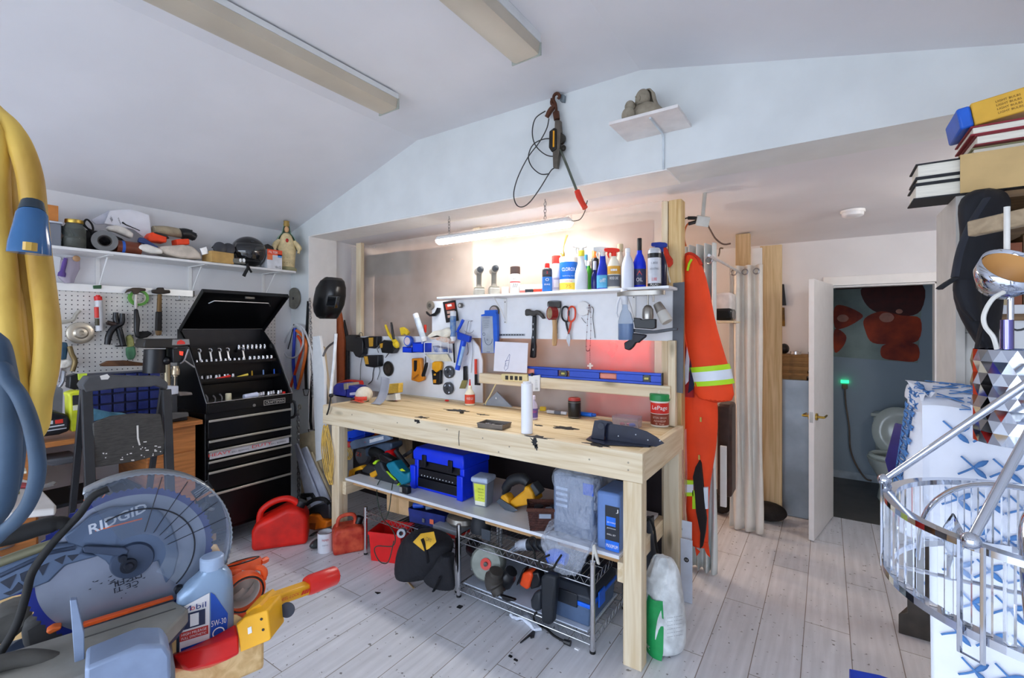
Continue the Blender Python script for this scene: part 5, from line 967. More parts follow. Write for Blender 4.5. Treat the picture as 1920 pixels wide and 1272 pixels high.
t=thing('angle_grinder','black and blue grinder lying on the right wire rack','grinder',P(*C8(850,1100),Y=2.28));yg2=2.22;tub_('body',t,C8,[(740,1085),(860,1090),(1010,1100)],yg2,[.032,.036,.03],mat('#1c2028',.4),n=14);tub_('gear_head',t,C8,[(640,1100),(690,1085),(738,1085)],yg2,[.026,.03,.032],mat('#c2cad8',.35,.4),n=12);tub_('rear_grip',t,C8,[(930,1200),(1000,1185),(1090,1225)],yg2-.05,[.034,.036,.03],mat('#1560e0',.4),n=14);tub_('guard',t,C8,[(555,1150),(640,1108)],yg2,[.006,.02],mat('#9aa6b8',.4,.4))
wire('grinder_lead','black cord coiled round the grinder on the right rack','cord',[P(*C8(x,y),Y=yg2-.045)for x,y in((800,1240),(790,1150),(740,1060),(760,1020),(800,1030),(815,1110),(880,1160),(920,1120),(870,1060))],.0055,RUBBER)
wire('grinder_lead','black cord loop hanging over the rack edge near the blue grip','cord',[P(*C8(x,y),Y=2.085)for x,y in((1040,1180),(1000,1240),(960,1300),(880,1310),(835,1270),(850,1220),(930,1180))],.0055,RUBBER)
t=thing('power_saw','grey circular saw with red hub and black dust bag on the bottom rack','saw',P(*C9(1260,780),Z=zc_));c=P(*C9(1250,710),Y=2.17);AX=(.35,-1,.25)
obj('guard_disc',M(mat('#7f857e',.5,.2,.15)).lathe([(.03,.05),(.085,.05),(.098,.035),(.1,0),(.1,-.03),(.06,-.05)],30,c,AX,caps=False),t,world=True);obj('red_hub',M(mat('#c83226',.4)).lathe([(.012,.054),(.032,.056),(.032,.05)],20,c,AX),t,world=True);obj('hub_bolt',M(DSTEEL).lathe([(0,.064),(.012,.062),(.013,.05)],10,c,AX),t,world=True);obj('motor',M(BLACKP).tube([c+V((-.02,.03,0)),c+V((-.17,.07,.02)),c+V((-.2,.08,.02))],[.06,.055,.03],16),t,world=True);obj('side_plate',M(mat('#aeb9cc',.4,.3)).tube([P(*C9(1110,620),Y=2.14),P(*C9(1100,780),Y=2.14)],.02,8,flat=.4),t,world=True)
tub_('dust_bag',t,C9,[(1330,800),(1310,900),(1350,1000),(1370,1040)],2.09,[.04,.055,.04,.02],mat('#3a3632',.55),n=14);tub_('dust_bag_end',t,C9,[(1480,800),(1430,880),(1380,960)],2.14,[.035,.045,.03],BLACKP,n=12);trace('bag_clip',t,C9,[(1360,1040),(1420,1060),(1500,1085),(1515,1100),(1440,1110),(1390,1085)],2.07,.02,BLACKP,.003)
small_tool('palm_sander','orange and black palm sander on the bottom of the right rack','sander',[('body',CA,[(240,470),(300,460),(320,490),(290,590),(270,600),(215,560)],2.2,.07,mat('#f0501e',.4),.01),('grip',CA,[(300,470),(360,460),(385,530),(370,580),(300,600)],2.21,.06,BLACKP,.01),('pad',CA,[(195,570),(262,440),(245,440),(200,540)],2.2,.06,BLACKP,.003)])
t=thing('tool_hard_case','tall black moulded tool case standing at the front of the right rack','case',P(*CA(420,870),Z=0));trace('shell',t,CA,[(380,500),(420,480),(500,500),(490,640),(470,860),(440,872),(385,850),(380,650)],2.06,.05,mat('#1b2028',.5),.012);trace('handle',t,CA,[(300,680),(330,620),(380,610),(380,760),(340,770),(305,740)],2.065,.045,mat('#22272f',.5),.012)
t=thing('toolbox','grey plastic toolbox with blue rim on the bottom right rack','tool box',(-1.07,2.33,zc_),0);xa,xb,ya,yb_=-1.245,-.985,2.16,2.5;TB=mat('#4f6484',.45,var=.1);TD=mat('#2a303a',.5)
obj('body',M(TB).loft([[(x,y,z)for x,y in((xa+i,ya+i),(xb-i,ya+i),(xb-i,yb_-i),(xa+i,yb_-i))]for i,z in((.01,zc_),(0,zc_+.1))]),t,world=True,bev=.006);obj('rim',M(mat('#1668e8',.4)).bb(xa-.006,xb+.006,ya-.006,yb_+.006,zc_+.1005,zc_+.122),t,world=True,bev=.004);obj('lid',M(TD).loft([[(x,y,z)for x,y in((xa+i,ya+i),(xb-i,ya+i),(xb-i,yb_-i),(xa+i,yb_-i))]for i,z in((-.004,zc_+.1225),(-.004,zc_+.155),(.03,zc_+.185))]),t,world=True,bev=.006);obj('front_latch',M(mat('#20242c',.4)).bb(-1.17,-1.05,ya-.014,ya-.007,zc_+.09,zc_+.16),t,world=True,bev=.004);obj('side_latch',M(mat('#1668e8',.4)).bb(xb+.007,xb+.016,ya+.08,ya+.16,zc_+.07,zc_+.15),t,world=True,bev=.004)
small_tool('hanging_strap','black hanging strap bundle between the right rack and leg','strap',[('bundle',CA,[(775,260),(795,250),(812,330),(832,410),(810,400),(790,330),(770,420)],2.1,.012,mat('#c9c6be',.6),.003)])
def bin_(name,label,x,y,rz,w,d,h,mt):
    t=thing(name,label,'bin',(x,y,0),rz);m=M(mt)
    m.loft([[(sx*w/2*k,sy*d/2*k,z)for sx,sy in((-1,-1),(1,-1),(1,1),(-1,1))]for k,z in((.9,0),(1,h),(.96,h),(.87,.008))]);obj('bin',m,t,bev=.002);obj('lip',M(mt).loft([[(sx*w/2*k,sy*d/2*k,z)for sx,sy in((-1,-1),(1,-1),(1,1),(-1,1))]for k,z in((1.0,h-.02),(1.04,h-.018),(1.04,h+.002),(1.0,h+.004))],caps=False),t);return t
q=P(722,1050,Z=0);bin_('parts_bin','red plastic parts bin standing on the floor by the left rack',q.x,q.y+.06,.35,.24,.2,.2,mat('#dc1c1c',.35,var=.06))
t=thing('tool_bag','slumped black canvas tool bag with yellow panel under the left rack','bag',P(*C9(560,830),Z=0));BGM=mat('#14151c',.8,bump=.5,bscale=30)
y_=2.02;rows=[(390,640,740),(375,640,700),(395,650,640),(420,660,560),(440,700,470),(470,720,430)]
def bagm(f,rows,Y,sy,zmin=0.0,n=24,wob=.01):
    out=[]
    for j,(xl,xr,y)in enumerate(rows):
        a_,b_=P(*f(xl,y),Y=Y),P(*f(xr,y),Y=Y);c_=(a_+b_)/2;r_=(b_-a_).length/2;ring=[]
        for i in range(n):
            a=2*PI*i/n;w_=1+wob*math.sin(3*a+j*1.3)/max(r_,.02)
            ring.append(V((c_.x+r_*w_*math.cos(a),c_.y+sy*w_*math.sin(a),max(zmin,c_.z))))
        out.append(ring)
    return out
obj('body',M(BGM).loft(bagm(C9,[(390,600,838),(375,660,810),(378,720,740),(390,800,650),(420,860,560),(480,860,480),(520,820,440)],2.02,.11)),t,world=True,sub=1)
obj('side_pocket',M(BGM).loft(bagm(C9,[(610,880,960),(605,900,900),(640,900,800),(700,900,690),(800,900,620)],2.0,.045)),t,world=True,sub=1)
fl=[P(*C9(x,y),Y=Y)for x,y,Y in((500,515,1.905),(570,440,1.925),(700,420,1.93),(725,520,1.91),(660,580,1.9),(610,605,1.9))];obj('yellow_panel',M(mat('#d8a82e',.6)).prism(fl,(0,.006,.004)),t,world=True);m=M(BLACKP);m.text('DRY',P(*C9(660,490),Y=1.895),X_,(0,.1,1),.04,.02);obj('panel_lettering',m,t,world=True)
obj('strap',M(BGM).tube(cr([P(*C9(x,y),Y=1.9)for x,y in((590,480),(620,560),(640,640),(650,720))],4),.012,6,flat=.3),t,world=True);obj('strap_end',M(BGM).tube([P(*C9(x,y),Y=1.95)for x,y in((770,860),(740,930),(705,1000))],.014,6,flat=.4),t,world=True)
t=thing('hose_coupling','small grey metal pipe coupling beside the black tool bag','coupling',P(*C9(390,440),Y=2.1));obj('ring',M(mat('#7f8288',.4,.6)).lathe([(.014,-.02),(.026,-.02),(.028,.02),(.014,.02),(.014,-.02)],18,P(*C9(390,420),Y=2.08),(.6,-1,.2),caps=False),t,world=True)
t=thing('grey_tub','grey shallow tub behind the red bin on the floor','tub',(-2.5,2.45,0));obj('tub',tub(M(mat('#7c8288',.5)),.3,.24,.16),t)
one('white_rag',M(mat('#dfe6f4',.9,bump=.5)).loft([[P(*CA(x,y),Z=z)for x,y in L]for L,z in(([(135,790),(200,830),(290,800),(320,860),(400,910),(330,920),(290,880),(240,830),(160,820)],.002),([(150,770),(210,800),(290,780),(330,830),(390,890),(330,900),(300,850),(240,810),(170,800)],.02))]),'crumpled white cloth lying on the floor before the right rack','cloth',bev=.004)
t=thing('plug_lead','black cord with plug lying on the floor before the right rack','cord',P(*CA(610,1005),Z=0));obj('cable',M(RUBBER).tube(cr([P(*CA(x,y),Z=z)for x,y,z in((350,770,.1),(330,800,.05),(345,850,.006),(420,890,.006),(480,945,.006),(560,990,.006))],5),.006,7),t,world=True);obj('plug',M(BLACKP).tube([P(*CA(x,y),Z=.014)for x,y in((560,990),(612,1008))],[.011,.014],8),t,world=True)
one('wedge_tool',M(mat('#26262a',.5)).prism([P(*CA(x,y),Z=.001)for x,y in((225,1008),(325,918),(340,925),(332,965),(305,970),(300,955),(232,1006))],(0,0,.008)),'thin black pointed bracket lying flat on the floor','bracket')
for i,(u,v,s_,c_,lab)in enumerate(((966,1162,26,'#101012',''),(150,1022,24,'#0e0e10',''),(705,960,0,'',''),)):
    pass
for(u,v,pts,c_,lab)in((862,1139,[(-.012,-.014),(.014,-.012),(.012,.014),(-.013,.01)],'#111113','black square chip lying on the floor left of the right rack'),(708,1113,[(-.02,-.004),(.008,-.008),(.014,.012)],'#101012','black triangular chip lying on the floor before the tool bag'),(957,1232,[(-.009,-.005),(.008,-.006),(.009,.005),(-.008,.006)],'#0d0d0f','black crumb on the floor near the bottom edge, left one'),(967,1239,[(-.01,-.004),(.01,-.005),(.01,.004),(-.009,.005)],'#0d0d0f','black crumb on the floor near the bottom edge, right one'),(770,1098,[(-.045,.012),(.04,-.02),(.046,-.012),(-.04,.022)],'#a08a68','brown wood splinter lying on the floor before the tool bag'),(1082,1218,[(-.012,-.006),(.01,-.007),(.012,.006),(-.01,.008)],'#f2f4fa','white plastic scrap on the floor left of the right leg')):
    q=P(u,v,Z=.0005);one('floor_scrap',M(mat(c_,.6)).prism([(q.x+a,q.y+b,.0005)for a,b in pts],(0,0,.005)),lab,'scrap')
# left wall: shelf, pegboard, tools
def mkC(x0,y0,k):return lambda x,y:(x0+x/k,y0+y/k)
L1,L2,L3,L4,L5,L6,L7,L8=mkC(300,380,4.891),mkC(60,480,4.894),mkC(0,640,3.976),mkC(330,520,4.541),mkC(340,740,3.975),mkC(80,380,7.68),mkC(240,620,7.07),mkC(540,560,3.18)
def shx(m,f,pts,X,th,zmin=None):
    L=[P(*f(x,y),X=X)for x,y in pts]
    if zmin is not None:L=[V((q.x,q.y,max(q.z,zmin)))for q in L]
    return m.prism(L,(-th,0,0))
def trx(name,t,f,pts,X,th,mt,bev=.003,zmin=None):return obj(name,shx(M(mt),f,pts,X,th,zmin),t,world=True,bev=bev)
def tbx(name,t,f,pts,X,r,mt,k=5,n=10,flat=1.):return obj(name,M(mt).tube(cr([P(*f(x,y),X=X)for x,y in pts],k),r,n,flat=flat),t,world=True)
def th(name,label,cat,f,x,y,X,group=None):return thing(name,label,cat,P(*f(x,y),X=X),PI/2*0,group)
ZW=2.103
s=thing('clutter_shelf','long white shelf full of clutter on the left wall','shelf',(XL,1.4,ZW));obj('board',M(mat('#e6e5e4',.45,var=.04)).bb(XL+.001,-3.9,.35,2.36,ZW-.018,ZW),s,world=True,bev=.002)
for u,v in((183,500),(356,520),(493,530)):
    y=P(u,v,X=XL).y;m=M(WHITEP);m.bb(XL+.001,XL+.006,y-.012,y+.012,ZW-.27,ZW-.0185);m.bb(XL+.006,-3.93,y-.012,y+.012,ZW-.023,ZW-.0185);m.tube([(XL+.006,y,ZW-.25),(-4.0,y,ZW-.03)],.005,6);obj('bracket',m,s,world=True)
ZI=ZW+.0005
def at(u,X,z=ZI):q=P(u,480,X=X);return V((X,q.y,z))
def ht(q,v):return CAMZ+(HY-v)/FPX*FW.dot(q-EYE)-q.z
q=at(78,-4.03);cb=thing('clear_bin','clear plastic storage bin at the left end of the wall shelf','bin',q,PI/2);obj('bin',M(mat('#aeb4c2',.2,trans=.55,var=0)).bb(-.12,.07,-.1,.1,0,.14),cb,bev=.006);obj('lid',M(mat('#c6cad4',.3)).bb(-.125,.075,-.105,.105,.1405,.152),cb,bev=.003)
carton('cardboard_box','orange-brown cardboard box on top of the clear storage bin','box',q+V((0,-.02,.1525)),(.16,.16,.1),PI/2,mat('#c07a3c',.8))
t=thing('coiled_hose','black coiled hose bundle beside the glass jar on the wall shelf','hose',at(112,-4.03));m=M(RUBBER);
for i in range(6):m.ring(t.location+V((.02*math.sin(i),.01*i-.02,.078+.004*math.cos(3*i))),(.9,.3*math.sin(2*i),.25*math.cos(i*2)),.058-.005*(i%3),.0135,22,8)
obj('coils',m,t,world=True);obj('fitting',M(mat('#8a6a58',.4,.5)).ell(t.location+V((.05,.0,.07)),.018,12,8),t,world=True)
q=at(139,-3.97);jh=ht(q,413);t=thing('glass_jar','large glass jar with brass lid on the wall shelf','jar',q);obj('glass',M(mat('#8a8f88',.08,trans=.7,var=0,ior=1.2)).lathe([(.05,0),(.058,.01),(.058,jh*.68),(.04,jh*.84),(.04,jh*.87)],26),t);obj('lid',M(BRASS).lathe([(.044,jh*.872),(.046,jh*.9),(.045,jh),(0,jh)],24),t);obj('contents',M(mat('#4a463e',.8,bump=.6)).lathe([(.0,.012),(.05,.012),(.052,.06),(.03,.075),(0,.078)],16),t)
wire('cable_loop','black cable loop standing up behind the tape roll','cable',[P(*L6(x,y),X=-4.02)for x,y in((560,300),(640,370),(720,400),(710,320),(650,250),(610,260),(600,320),(690,420),(700,470))],.006,RUBBER,n=7)
one('dark_rag',M(mat('#2c2a2c',.9,bump=.5,var=.5)).ell(at(180,-4.08)+V((0,0,.075)),(.07,.17,.075),18,10),'heap of dark rags behind the tape roll on the wall shelf','rag',bev=.0)
t=thing('tape_roll','wide roll of grey tape at the front edge of the wall shelf','tape roll',at(200,-3.95));c=P(*L6(895,535),X=-3.93);rr=.068;c.z=ZI+rr;obj('tape',M(mat('#6f6f6e',.35,var=.1)).lathe([(rr*.55,0),(rr,0),(rr,.05),(rr*.55,.05),(rr*.55,0)],30,c,(-1,.25,0),caps=False),t,world=True);obj('core',M(mat('#3a3530',.8)).lathe([(rr*.45,.002),(rr*.54,.002),(rr*.54,.048),(rr*.45,.048),(rr*.45,.002)],30,c,(-1,.25,0),caps=False),t,world=True)
t=thing('brown_bottle','brown bottle with blue band lying on the wall shelf','bottle',at(240,-3.97));a_,b_=P(*L6(1050,570),X=-3.97),P(*L6(1400,610),X=-3.97);a_.z=b_.z=ZI+.045;obj('body',M(mat('#6b3420',.35)).tube([a_,b_],.0445,20),t,world=True);obj('blue_band',M(mat('#2a5cb8',.4)).tube([a_+(b_-a_)*.2,a_+(b_-a_)*.32],.0455,20,caps=False),t,world=True)
t=thing('manual_booklet','white printed booklet leaning on the wall above the shelf clutter','booklet',P(*L6(1200,300),X=-4.1));pg=PP([L6(x,y)for x,y in((890,300),(970,120),(1250,90),(1530,180),(1568,480),(1480,520),(1300,380))],X=-4.08);obj('pages',M(mat('#e4e4ea',.7,var=.03)).prism(pg,(-.01,0,0)),t,world=True)
obj('back_page',M(mat('#c9cad6',.7)).prism(PP([L6(x,y)for x,y in((700,250),(960,110),(880,310),(760,310))],X=-4.1),(-.008,0,0)),t,world=True)
m=M(mat('#26262a',.6));up=V((0,.35,1));m.text('USER',P(*L6(990,240),X=-4.078),(0,.35,-1),up,.03,.022);m.text('MAN',P(*L6(1105,265),X=-4.078),(0,.35,-1),up,.04,.012);m.tube([P(*L6(x,y),X=-4.078)for x,y in((1145,285),(1200,320),(1400,405))],[.006,.004,.0025],6);obj('printing',m,t,world=True)
def heap(name,label,cat,f,pts,X,thk,mt,bev=.02):return one(name,shx(M(mt),f,pts,X,thk,ZI),label,cat,bev=bev,seg=3)
PB=mat('#d9d2c8',.35,var=.15,bump=.6,bscale=20)
heap('plastic_bag','crumpled white bag under the leaning booklet','bag',L6,[(930,340),(1060,320),(1200,360),(1320,440),(1300,520),(1180,470),(1060,420),(960,400)],-3.99,.06,PB)
heap('plastic_bag','small white crumpled bag on the shelf edge before the blue tool','bag',L6,[(1370,660),(1400,610),(1500,590),(1640,640),(1740,680),(1740,740),(1560,730),(1440,690)],-3.92,.06,mat('#e2ddd4',.4,var=.1,bump=.6,bscale=20))
heap('blue_file','dark blue flat tool lying aslant in the shelf clutter','tool',L6,[(1400,500),(1470,510),(1670,640),(1640,660),(1380,560)],-3.94,.03,mat('#24386a',.5),.004)
heap('plastic_bag','beige crumpled plastic bag before the brown box','bag',L1,[(0,400),(60,395),(220,385),(300,400),(370,460),(395,520),(200,512),(60,470),(0,440)],-3.93,.16,mat('#c8bcae',.4,var=.2,bump=.7,bscale=16))
t=th('strap_pack','bright orange strap bundle on the wall shelf','strap',L6,1700,500,-4.0,None);trx('left_fold',t,L6,[(1500,520),(1570,425),(1640,430),(1800,480),(1790,580),(1640,560),(1540,570)],-3.98,.1,mat('#f0461c',.6,var=.1),.01);trx('right_fold',t,L1,[(150,335),(270,330),(275,385),(160,390)],-3.97,.1,mat('#f0461c',.6,var=.1),.008);trx('web_band',t,L6,[(1600,430),(1640,425),(1790,460),(1830,520),(1800,500),(1640,450)],-3.975,.1,BLACKP,.004)
t=th('fleece_roll','beige rolled fleece with black end cap against the wall','roll',L1,100,270,-4.06);tbx('roll',t,L1,[(-60,260),(60,262),(195,285)],-4.08,.036,mat('#a89a80',.95,bump=.6,var=.2),n=14);tbx('end_strap',t,L1,[(190,285),(240,285),(300,310),(325,322)],-4.06,[.04,.04,.034,.025],BLACKP,n=12);tbx('buckle',t,L1,[(265,270),(285,258),(295,262)],-4.05,.007,BLACKP)
q=at(409,-3.95);t=carton('cardboard_box','small tan cardboard box left of the black helmet','box',q,(.17,.13,.085),PI/2+.1,mat('#c09a5c',.8));
t=th('safety_goggles','dark ski goggles with strap resting on the tan box','goggles',L1,570,390,-3.98);zt_=ZI+.086
m=M(mat('#3a3b42',.4));c0=P(*L1(545,400),X=-3.98);c1=P(*L1(625,400),X=-3.98);c0.z=c1.z=zt_+.04
for c in(c0,c1):m.lathe([(.03,-.02),(.042,-.015),(.046,.02),(.03,.028)],18,c,(1,-.2,.15))
obj('frame',m,t,world=True);obj('strap',M(BLACKP).tube(cr([c0+V((-.02,-.04,0)),c0+V((-.05,.0,.035)),c1+V((-.05,.0,.035)),c1+V((-.02,.04,0))],5),.011,6,flat=.4),t,world=True)
trx('foil_pack',th('foil_pack','small silver packet leaning left of the tan box','packet',L1,405,440,-3.92),L1,[(368,420),(425,402),(450,468),(390,482)],-3.915,.01,mat('#d4d6da',.3,.4),.003)
q=P(*L1(830,570),X=-3.99);q.z=ZI;t=thing('helmet','black motorcycle helmet with dark visor on the wall shelf','helmet',q);hc=P(*L1(815,455),X=-4.0);R_=.125;hc.z=ZI+.118
obj('shell',M(mat('#0d0d0f',.15,coat=.6)).ell(hc+V((0,0,.012)),(R_,R_*1.08,R_*1.02),28,18),t,world=True)
vis=[]
for j in range(7):
    el=-.75+1.2*j/6;vis.append([hc+V((math.cos(el)*math.cos(a)*R_*1.05,math.cos(el)*math.sin(a)*R_*1.12,math.sin(el)*R_*1.04+.012))for a in[-1.25+1.9*i/14 for i in range(15)]])
obj('visor',M(mat('#1b1c1f',.08,coat=.8)).loft(vis,caps=False,closed=False),t,world=True,solid=.006);obj('badge',M(mat('#55565a',.3,.6)).ell(P(*L1(848,358),X=hc.x+.1),(.006,.016,.006),8,6),t,world=True)
tbx('chin_strap',t,L1,[(800,560),(805,600),(785,640),(768,676)],-3.885,[.011,.012,.013,.014],RUBBER,n=6,flat=.4);tbx('chin_strap',t,L1,[(806,575),(820,610),(840,642)],-3.885,.009,RUBBER,n=6,flat=.4)
t=th('goggle_light','grey gadget with two white lenses before the helmet','gadget',L1,700,540,-3.92);trx('body',t,L1,[(640,508),(780,512),(790,570),(640,548)],-3.893,.05,mat('#6f6f68',.5),.006)
for x in(738,770):obj('lens',M(mat('#f0f2f4',.2)).ell(P(*L1(x,530),X=-3.891),(.004,.011,.016),10,8),t,world=True)
q=at(508,-3.96);bh=ht(q,470);t=carton('filter_box','white and orange carton with black lettering beside the statue','box',q,(.13,.12,bh),PI/2,mat('#d9dbe0',.5),patch=[(0,1,.72,1,mat('#e8502a',.5)),(0,.35,.45,.72,mat('#ec7a4a',.5)),(.7,.98,.62,.78,mat('#4a90d8',.5))],txt=[('FILTER',.4,.86,.6,.12,PAPER),('10-12',.72,.1,.4,.13,mat('#26262a',.5))])
one('black_pouch',shx(M(BLACKP),L1,[(940,400),(990,378),(1100,440),(960,432)],-3.99,.08,q.z+bh+.001),'black flap of a pouch on top of the white and orange carton','pouch',bev=.004)
q=P(*L1(1160,605),X=-3.99);q=V((-3.99,q.y,ZI));H_=CAMZ+(HY-415)/FPX*FW.dot(q-EYE)-ZI
t=thing('madonna_statue','cream painted plaster statue of a robed crowned woman at the shelf end','statue',q,face(q)+.1);CR=mat('#dcc898',.6,var=.18,scale=20);TE=mat('#7d9a86',.6,var=.15,scale=20);h=H_
obj('base',M(mat('#8d8a68',.7,var=.2)).lathe([(.082,0),(.084,h*.05),(.074,h*.08)],24,sy=.8),t)
obj('robe',M(CR).lathe([(.066,h*.08),(.068,h*.12),(.072,h*.3),(.08,h*.42),(.064,h*.58),(.044,h*.7),(.024,h*.755)],24,sy=.72),t)
obj('mantle',M(TE).loft([[(r*math.cos(a),r*.85*math.sin(a)+.004,z)for a in[-.35+(PI+.7)*i/16 for i in range(17)]]for r,z in((.1,h*.44),(.09,h*.56),(.064,h*.68),(.036,h*.76),(.029,h*.84),(.024,h*.91),(.012,h*.94))],caps=False,closed=False),t,solid=.006)
obj('arm',M(CR).tube(cr([(-.06,-.01,h*.6),(-.098,-.03,h*.48),(-.092,-.045,h*.36)],4),[.018,.022,.012],10),t);obj('arm',M(CR).tube(cr([(.06,-.01,h*.6),(.098,-.03,h*.48),(.092,-.045,h*.36)],4),[.018,.022,.012],10),t)
obj('head',M(mat('#d9a878',.6)).ell((0,-.012,h*.83),(.019,.021,.028),16,12),t);obj('crown',M(mat('#a88a4a',.5,.3)).lathe([(.02,h*.89),(.026,h*.93),(.022,h*.96),(.024,h),(0,h*.985)],14),t);obj('heart',M(mat('#c0281e',.5)).ell((0,-.046,h*.6),(.012,.01,.018),10,8),t)
m=M(mat('#8f8a5a',.6));[m.ell((x,-.052+abs(x)*.2,h*z),.0028,6,4)for z in(.16,.26,.36,.46)for x in(-.022,0,.022)];obj('robe_dots',m,t)
def pegmat():
    m=bpy.data.materials.new('pegboard');m.use_nodes=True;nt=m.node_tree;L=nt.links.new;b=nt.nodes['Principled BSDF']
    tc=nt.nodes.new('ShaderNodeTexCoord');sx=nt.nodes.new('ShaderNodeVectorMath');sx.operation='SCALE';sx.inputs['Scale'].default_value=1/.03;L(tc.outputs['Object'],sx.inputs[0])
    fr=nt.nodes.new('ShaderNodeVectorMath');fr.operation='FRACTION';L(sx.outputs[0],fr.inputs[0]);su=nt.nodes.new('ShaderNodeVectorMath');su.operation='SUBTRACT';su.inputs[1].default_value=(.5,.5,.5);L(fr.outputs[0],su.inputs[0])
    ml=nt.nodes.new('ShaderNodeVectorMath');ml.operation='MULTIPLY';ml.inputs[1].default_value=(0,1,1);L(su.outputs[0],ml.inputs[0]);ln=nt.nodes.new('ShaderNodeVectorMath');ln.operation='LENGTH';L(ml.outputs[0],ln.inputs[0])
    lt=nt.nodes.new('ShaderNodeMath');lt.operation='LESS_THAN';lt.inputs[1].default_value=.13;L(ln.outputs['Value'],lt.inputs[0])
    mx=nt.nodes.new('ShaderNodeMix');mx.data_type='RGBA';mx.inputs[6].default_value=(*lin('#dcd8d2'),1);mx.inputs[7].default_value=(.03,.03,.035,1);L(lt.outputs[0],mx.inputs[0]);L(mx.outputs[2],b.inputs['Base Color']);b.inputs['Roughness'].default_value=.6
    return m
XPB=XL+.02
one('pegboard',M(pegmat()).bb(XL+.002,XPB,.3,2.33,1.2,1.865),'white perforated pegboard on the left wall behind the tools','pegboard')
za,zb=1.845,1.895;ya,yb=.45,P(362,552,X=-4.15).y;t=thing('straight_edge','white metal rail running along the top of the pegboard','rail',(XPB,1.2,1.87));obj('bar',M(mat('#f2f2f0',.3,.2,.02)).bb(XPB+.001,XPB+.03,ya,yb,za,zb),t,world=True,bev=.002);obj('end_plug',M(mat('#5a5650',.5)).bb(XPB+.003,XPB+.028,yb,yb+.012,za+.003,zb-.003),t,world=True)
XT=XPB+.03
t=th('parts_bag','clear bag with purple strip hung on the wall under the shelf','bag',L2,340,100,XL+.06);obj('bag',M(mat('#cfc6d4',.15,trans=.6,var=0,ior=1.1)).loft([[P(*L2(x+dx*math.cos(a),y),X=XL+.06+.035*math.sin(a))for a in[2*PI*i/16 for i in range(16)]]for x,y,dx in((360,10,40),(350,40,90),(345,120,95),(320,200,80),(340,250,45))]),t,world=True);tbx('purple_strip',t,L2,[(310,20),(290,100),(270,190)],XL+.1,[.01,.012,.02],mat('#5a3f8a',.4),n=8,flat=.5);obj('roll_end',M(mat('#b8906a',.6)).ell(P(*L2(408,25),X=XL+.1),(.01,.02,.02),12,8),t,world=True)
t=th('white_holder','white plastic rack panel under the shelf beside the clear bag','panel',L2,150,100,XL+.02);trx('panel',t,L2,[(60,-25),(270,10),(270,150),(60,130)],XL+.012,.011,WHITEP,.002)
t=th('glue_syringe','red capped clear tube hung on the pegboard','tube',L2,608,500,XT);tbx('barrel',t,L2,[(612,410),(618,690)],XT+.0,.021,mat('#c9c9cc',.25,var=.05),n=16);tbx('red_label',t,L2,[(592,470),(596,570)],XT+.012,.013,mat('#d0342c',.4),n=10);tbx('dark_label',t,L2,[(598,575),(600,640)],XT+.012,.013,mat('#4a4632',.5),n=10);tbx('cap',t,L2,[(606,360),(606,385),(610,408)],XT,[.012,.022,.022],REDP,n=14);
t=th('green_tape','roll of green masking tape hung behind the left hammer','tape roll',L2,970,385,XT);c=P(*L2(970,385),X=XPB+.003);obj('roll',M(mat('#6aa84a',.6)).lathe([(.042,0),(.06,0),(.06,.028),(.042,.028),(.042,0)],30,c,(1,0,0),caps=False),t,world=True);obj('core',M(mat('#d8d2c0',.8)).lathe([(.036,.001),(.0415,.001),(.0415,.027),(.036,.027),(.036,.001)],30,c,(1,0,0),caps=False),t,world=True)
one('green_level',shx(M(mat('#2c5a38',.4)),L2,[(562,272),(640,268),(638,302),(566,302)],XT+.01,.02),'small dark green block on the white rail above the red capped tube','block',bev=.003)
t=th('claw_hammer','claw hammer with bent head, left of the two on the pegboard','hammer',L2,960,330,XT);XH=XPB+.075;trx('head',t,L2,[(855,345),(880,310),(930,292),(990,292),(1045,300),(1048,322),(1000,325),(975,350),(940,352),(920,322),(890,330)],XH,.025,mat('#4a3f36',.5,.5,.2),.005);trx('neck',t,L2,[(942,352),(970,350),(972,490),(944,490)],XH-.003,.02,mat('#b8b4b0',.35,.7),.004);trx('grip',t,L2,[(942,490),(976,488),(998,590),(988,690),(996,745),(960,750),(942,690)],XH,.028,BLACKP,.008)
t=th('cross_hammer','wooden cross peen hammer, right of the two on the pegboard','hammer',L2,1190,320,XT);trx('head',t,L2,[(1105,312),(1150,308),(1156,290),(1212,290),(1216,312),(1270,314),(1274,342),(1220,348),(1160,348),(1108,340)],XH,.03,mat('#3a322c',.5,.5,.2),.006);trx('handle',t,L2,[(1158,350),(1196,350),(1196,600),(1194,715),(1186,732),(1146,730),(1140,700),(1146,600)],XH-.004,.024,wood('#8a6a3a','#4a3420','z'),.007);trx('grip_wrap',t,L2,[(1144,510),(1199,510),(1196,690),(1138,690)],XH-.001,.03,mat('#1e1a18',.6),.008)
t=th('locking_pliers','black clamp pliers hung open on the pegboard','pliers',L2,780,620,XT);tbx('arm',t,L2,[(768,520),(772,600),(800,680),(835,820)],XT+.01,[.016,.018,.02,.018],BLACKP);tbx('arm',t,L2,[(828,530),(820,620),(760,650),(710,720),(690,815)],XT+.02,[.016,.018,.02,.02,.018],BLACKP);tbx('jaw',t,L2,[(690,612),(740,625),(800,640)],XT+.02,.016,mat('#3a2c28',.5,.4));trx('foot',t,L2,[(770,825),(870,818),(875,832),(775,836)],XT+.02,.03,BLACKP,.003)
t=th('rubber_block','black rubber foot end hanging below the left hammer','foot',L2,1040,720,XT);trx('block',t,L2,[(958,700),(1075,690),(1108,712),(1060,750),(1000,762),(960,745)],XT+.03,.04,RUBBER,.008)
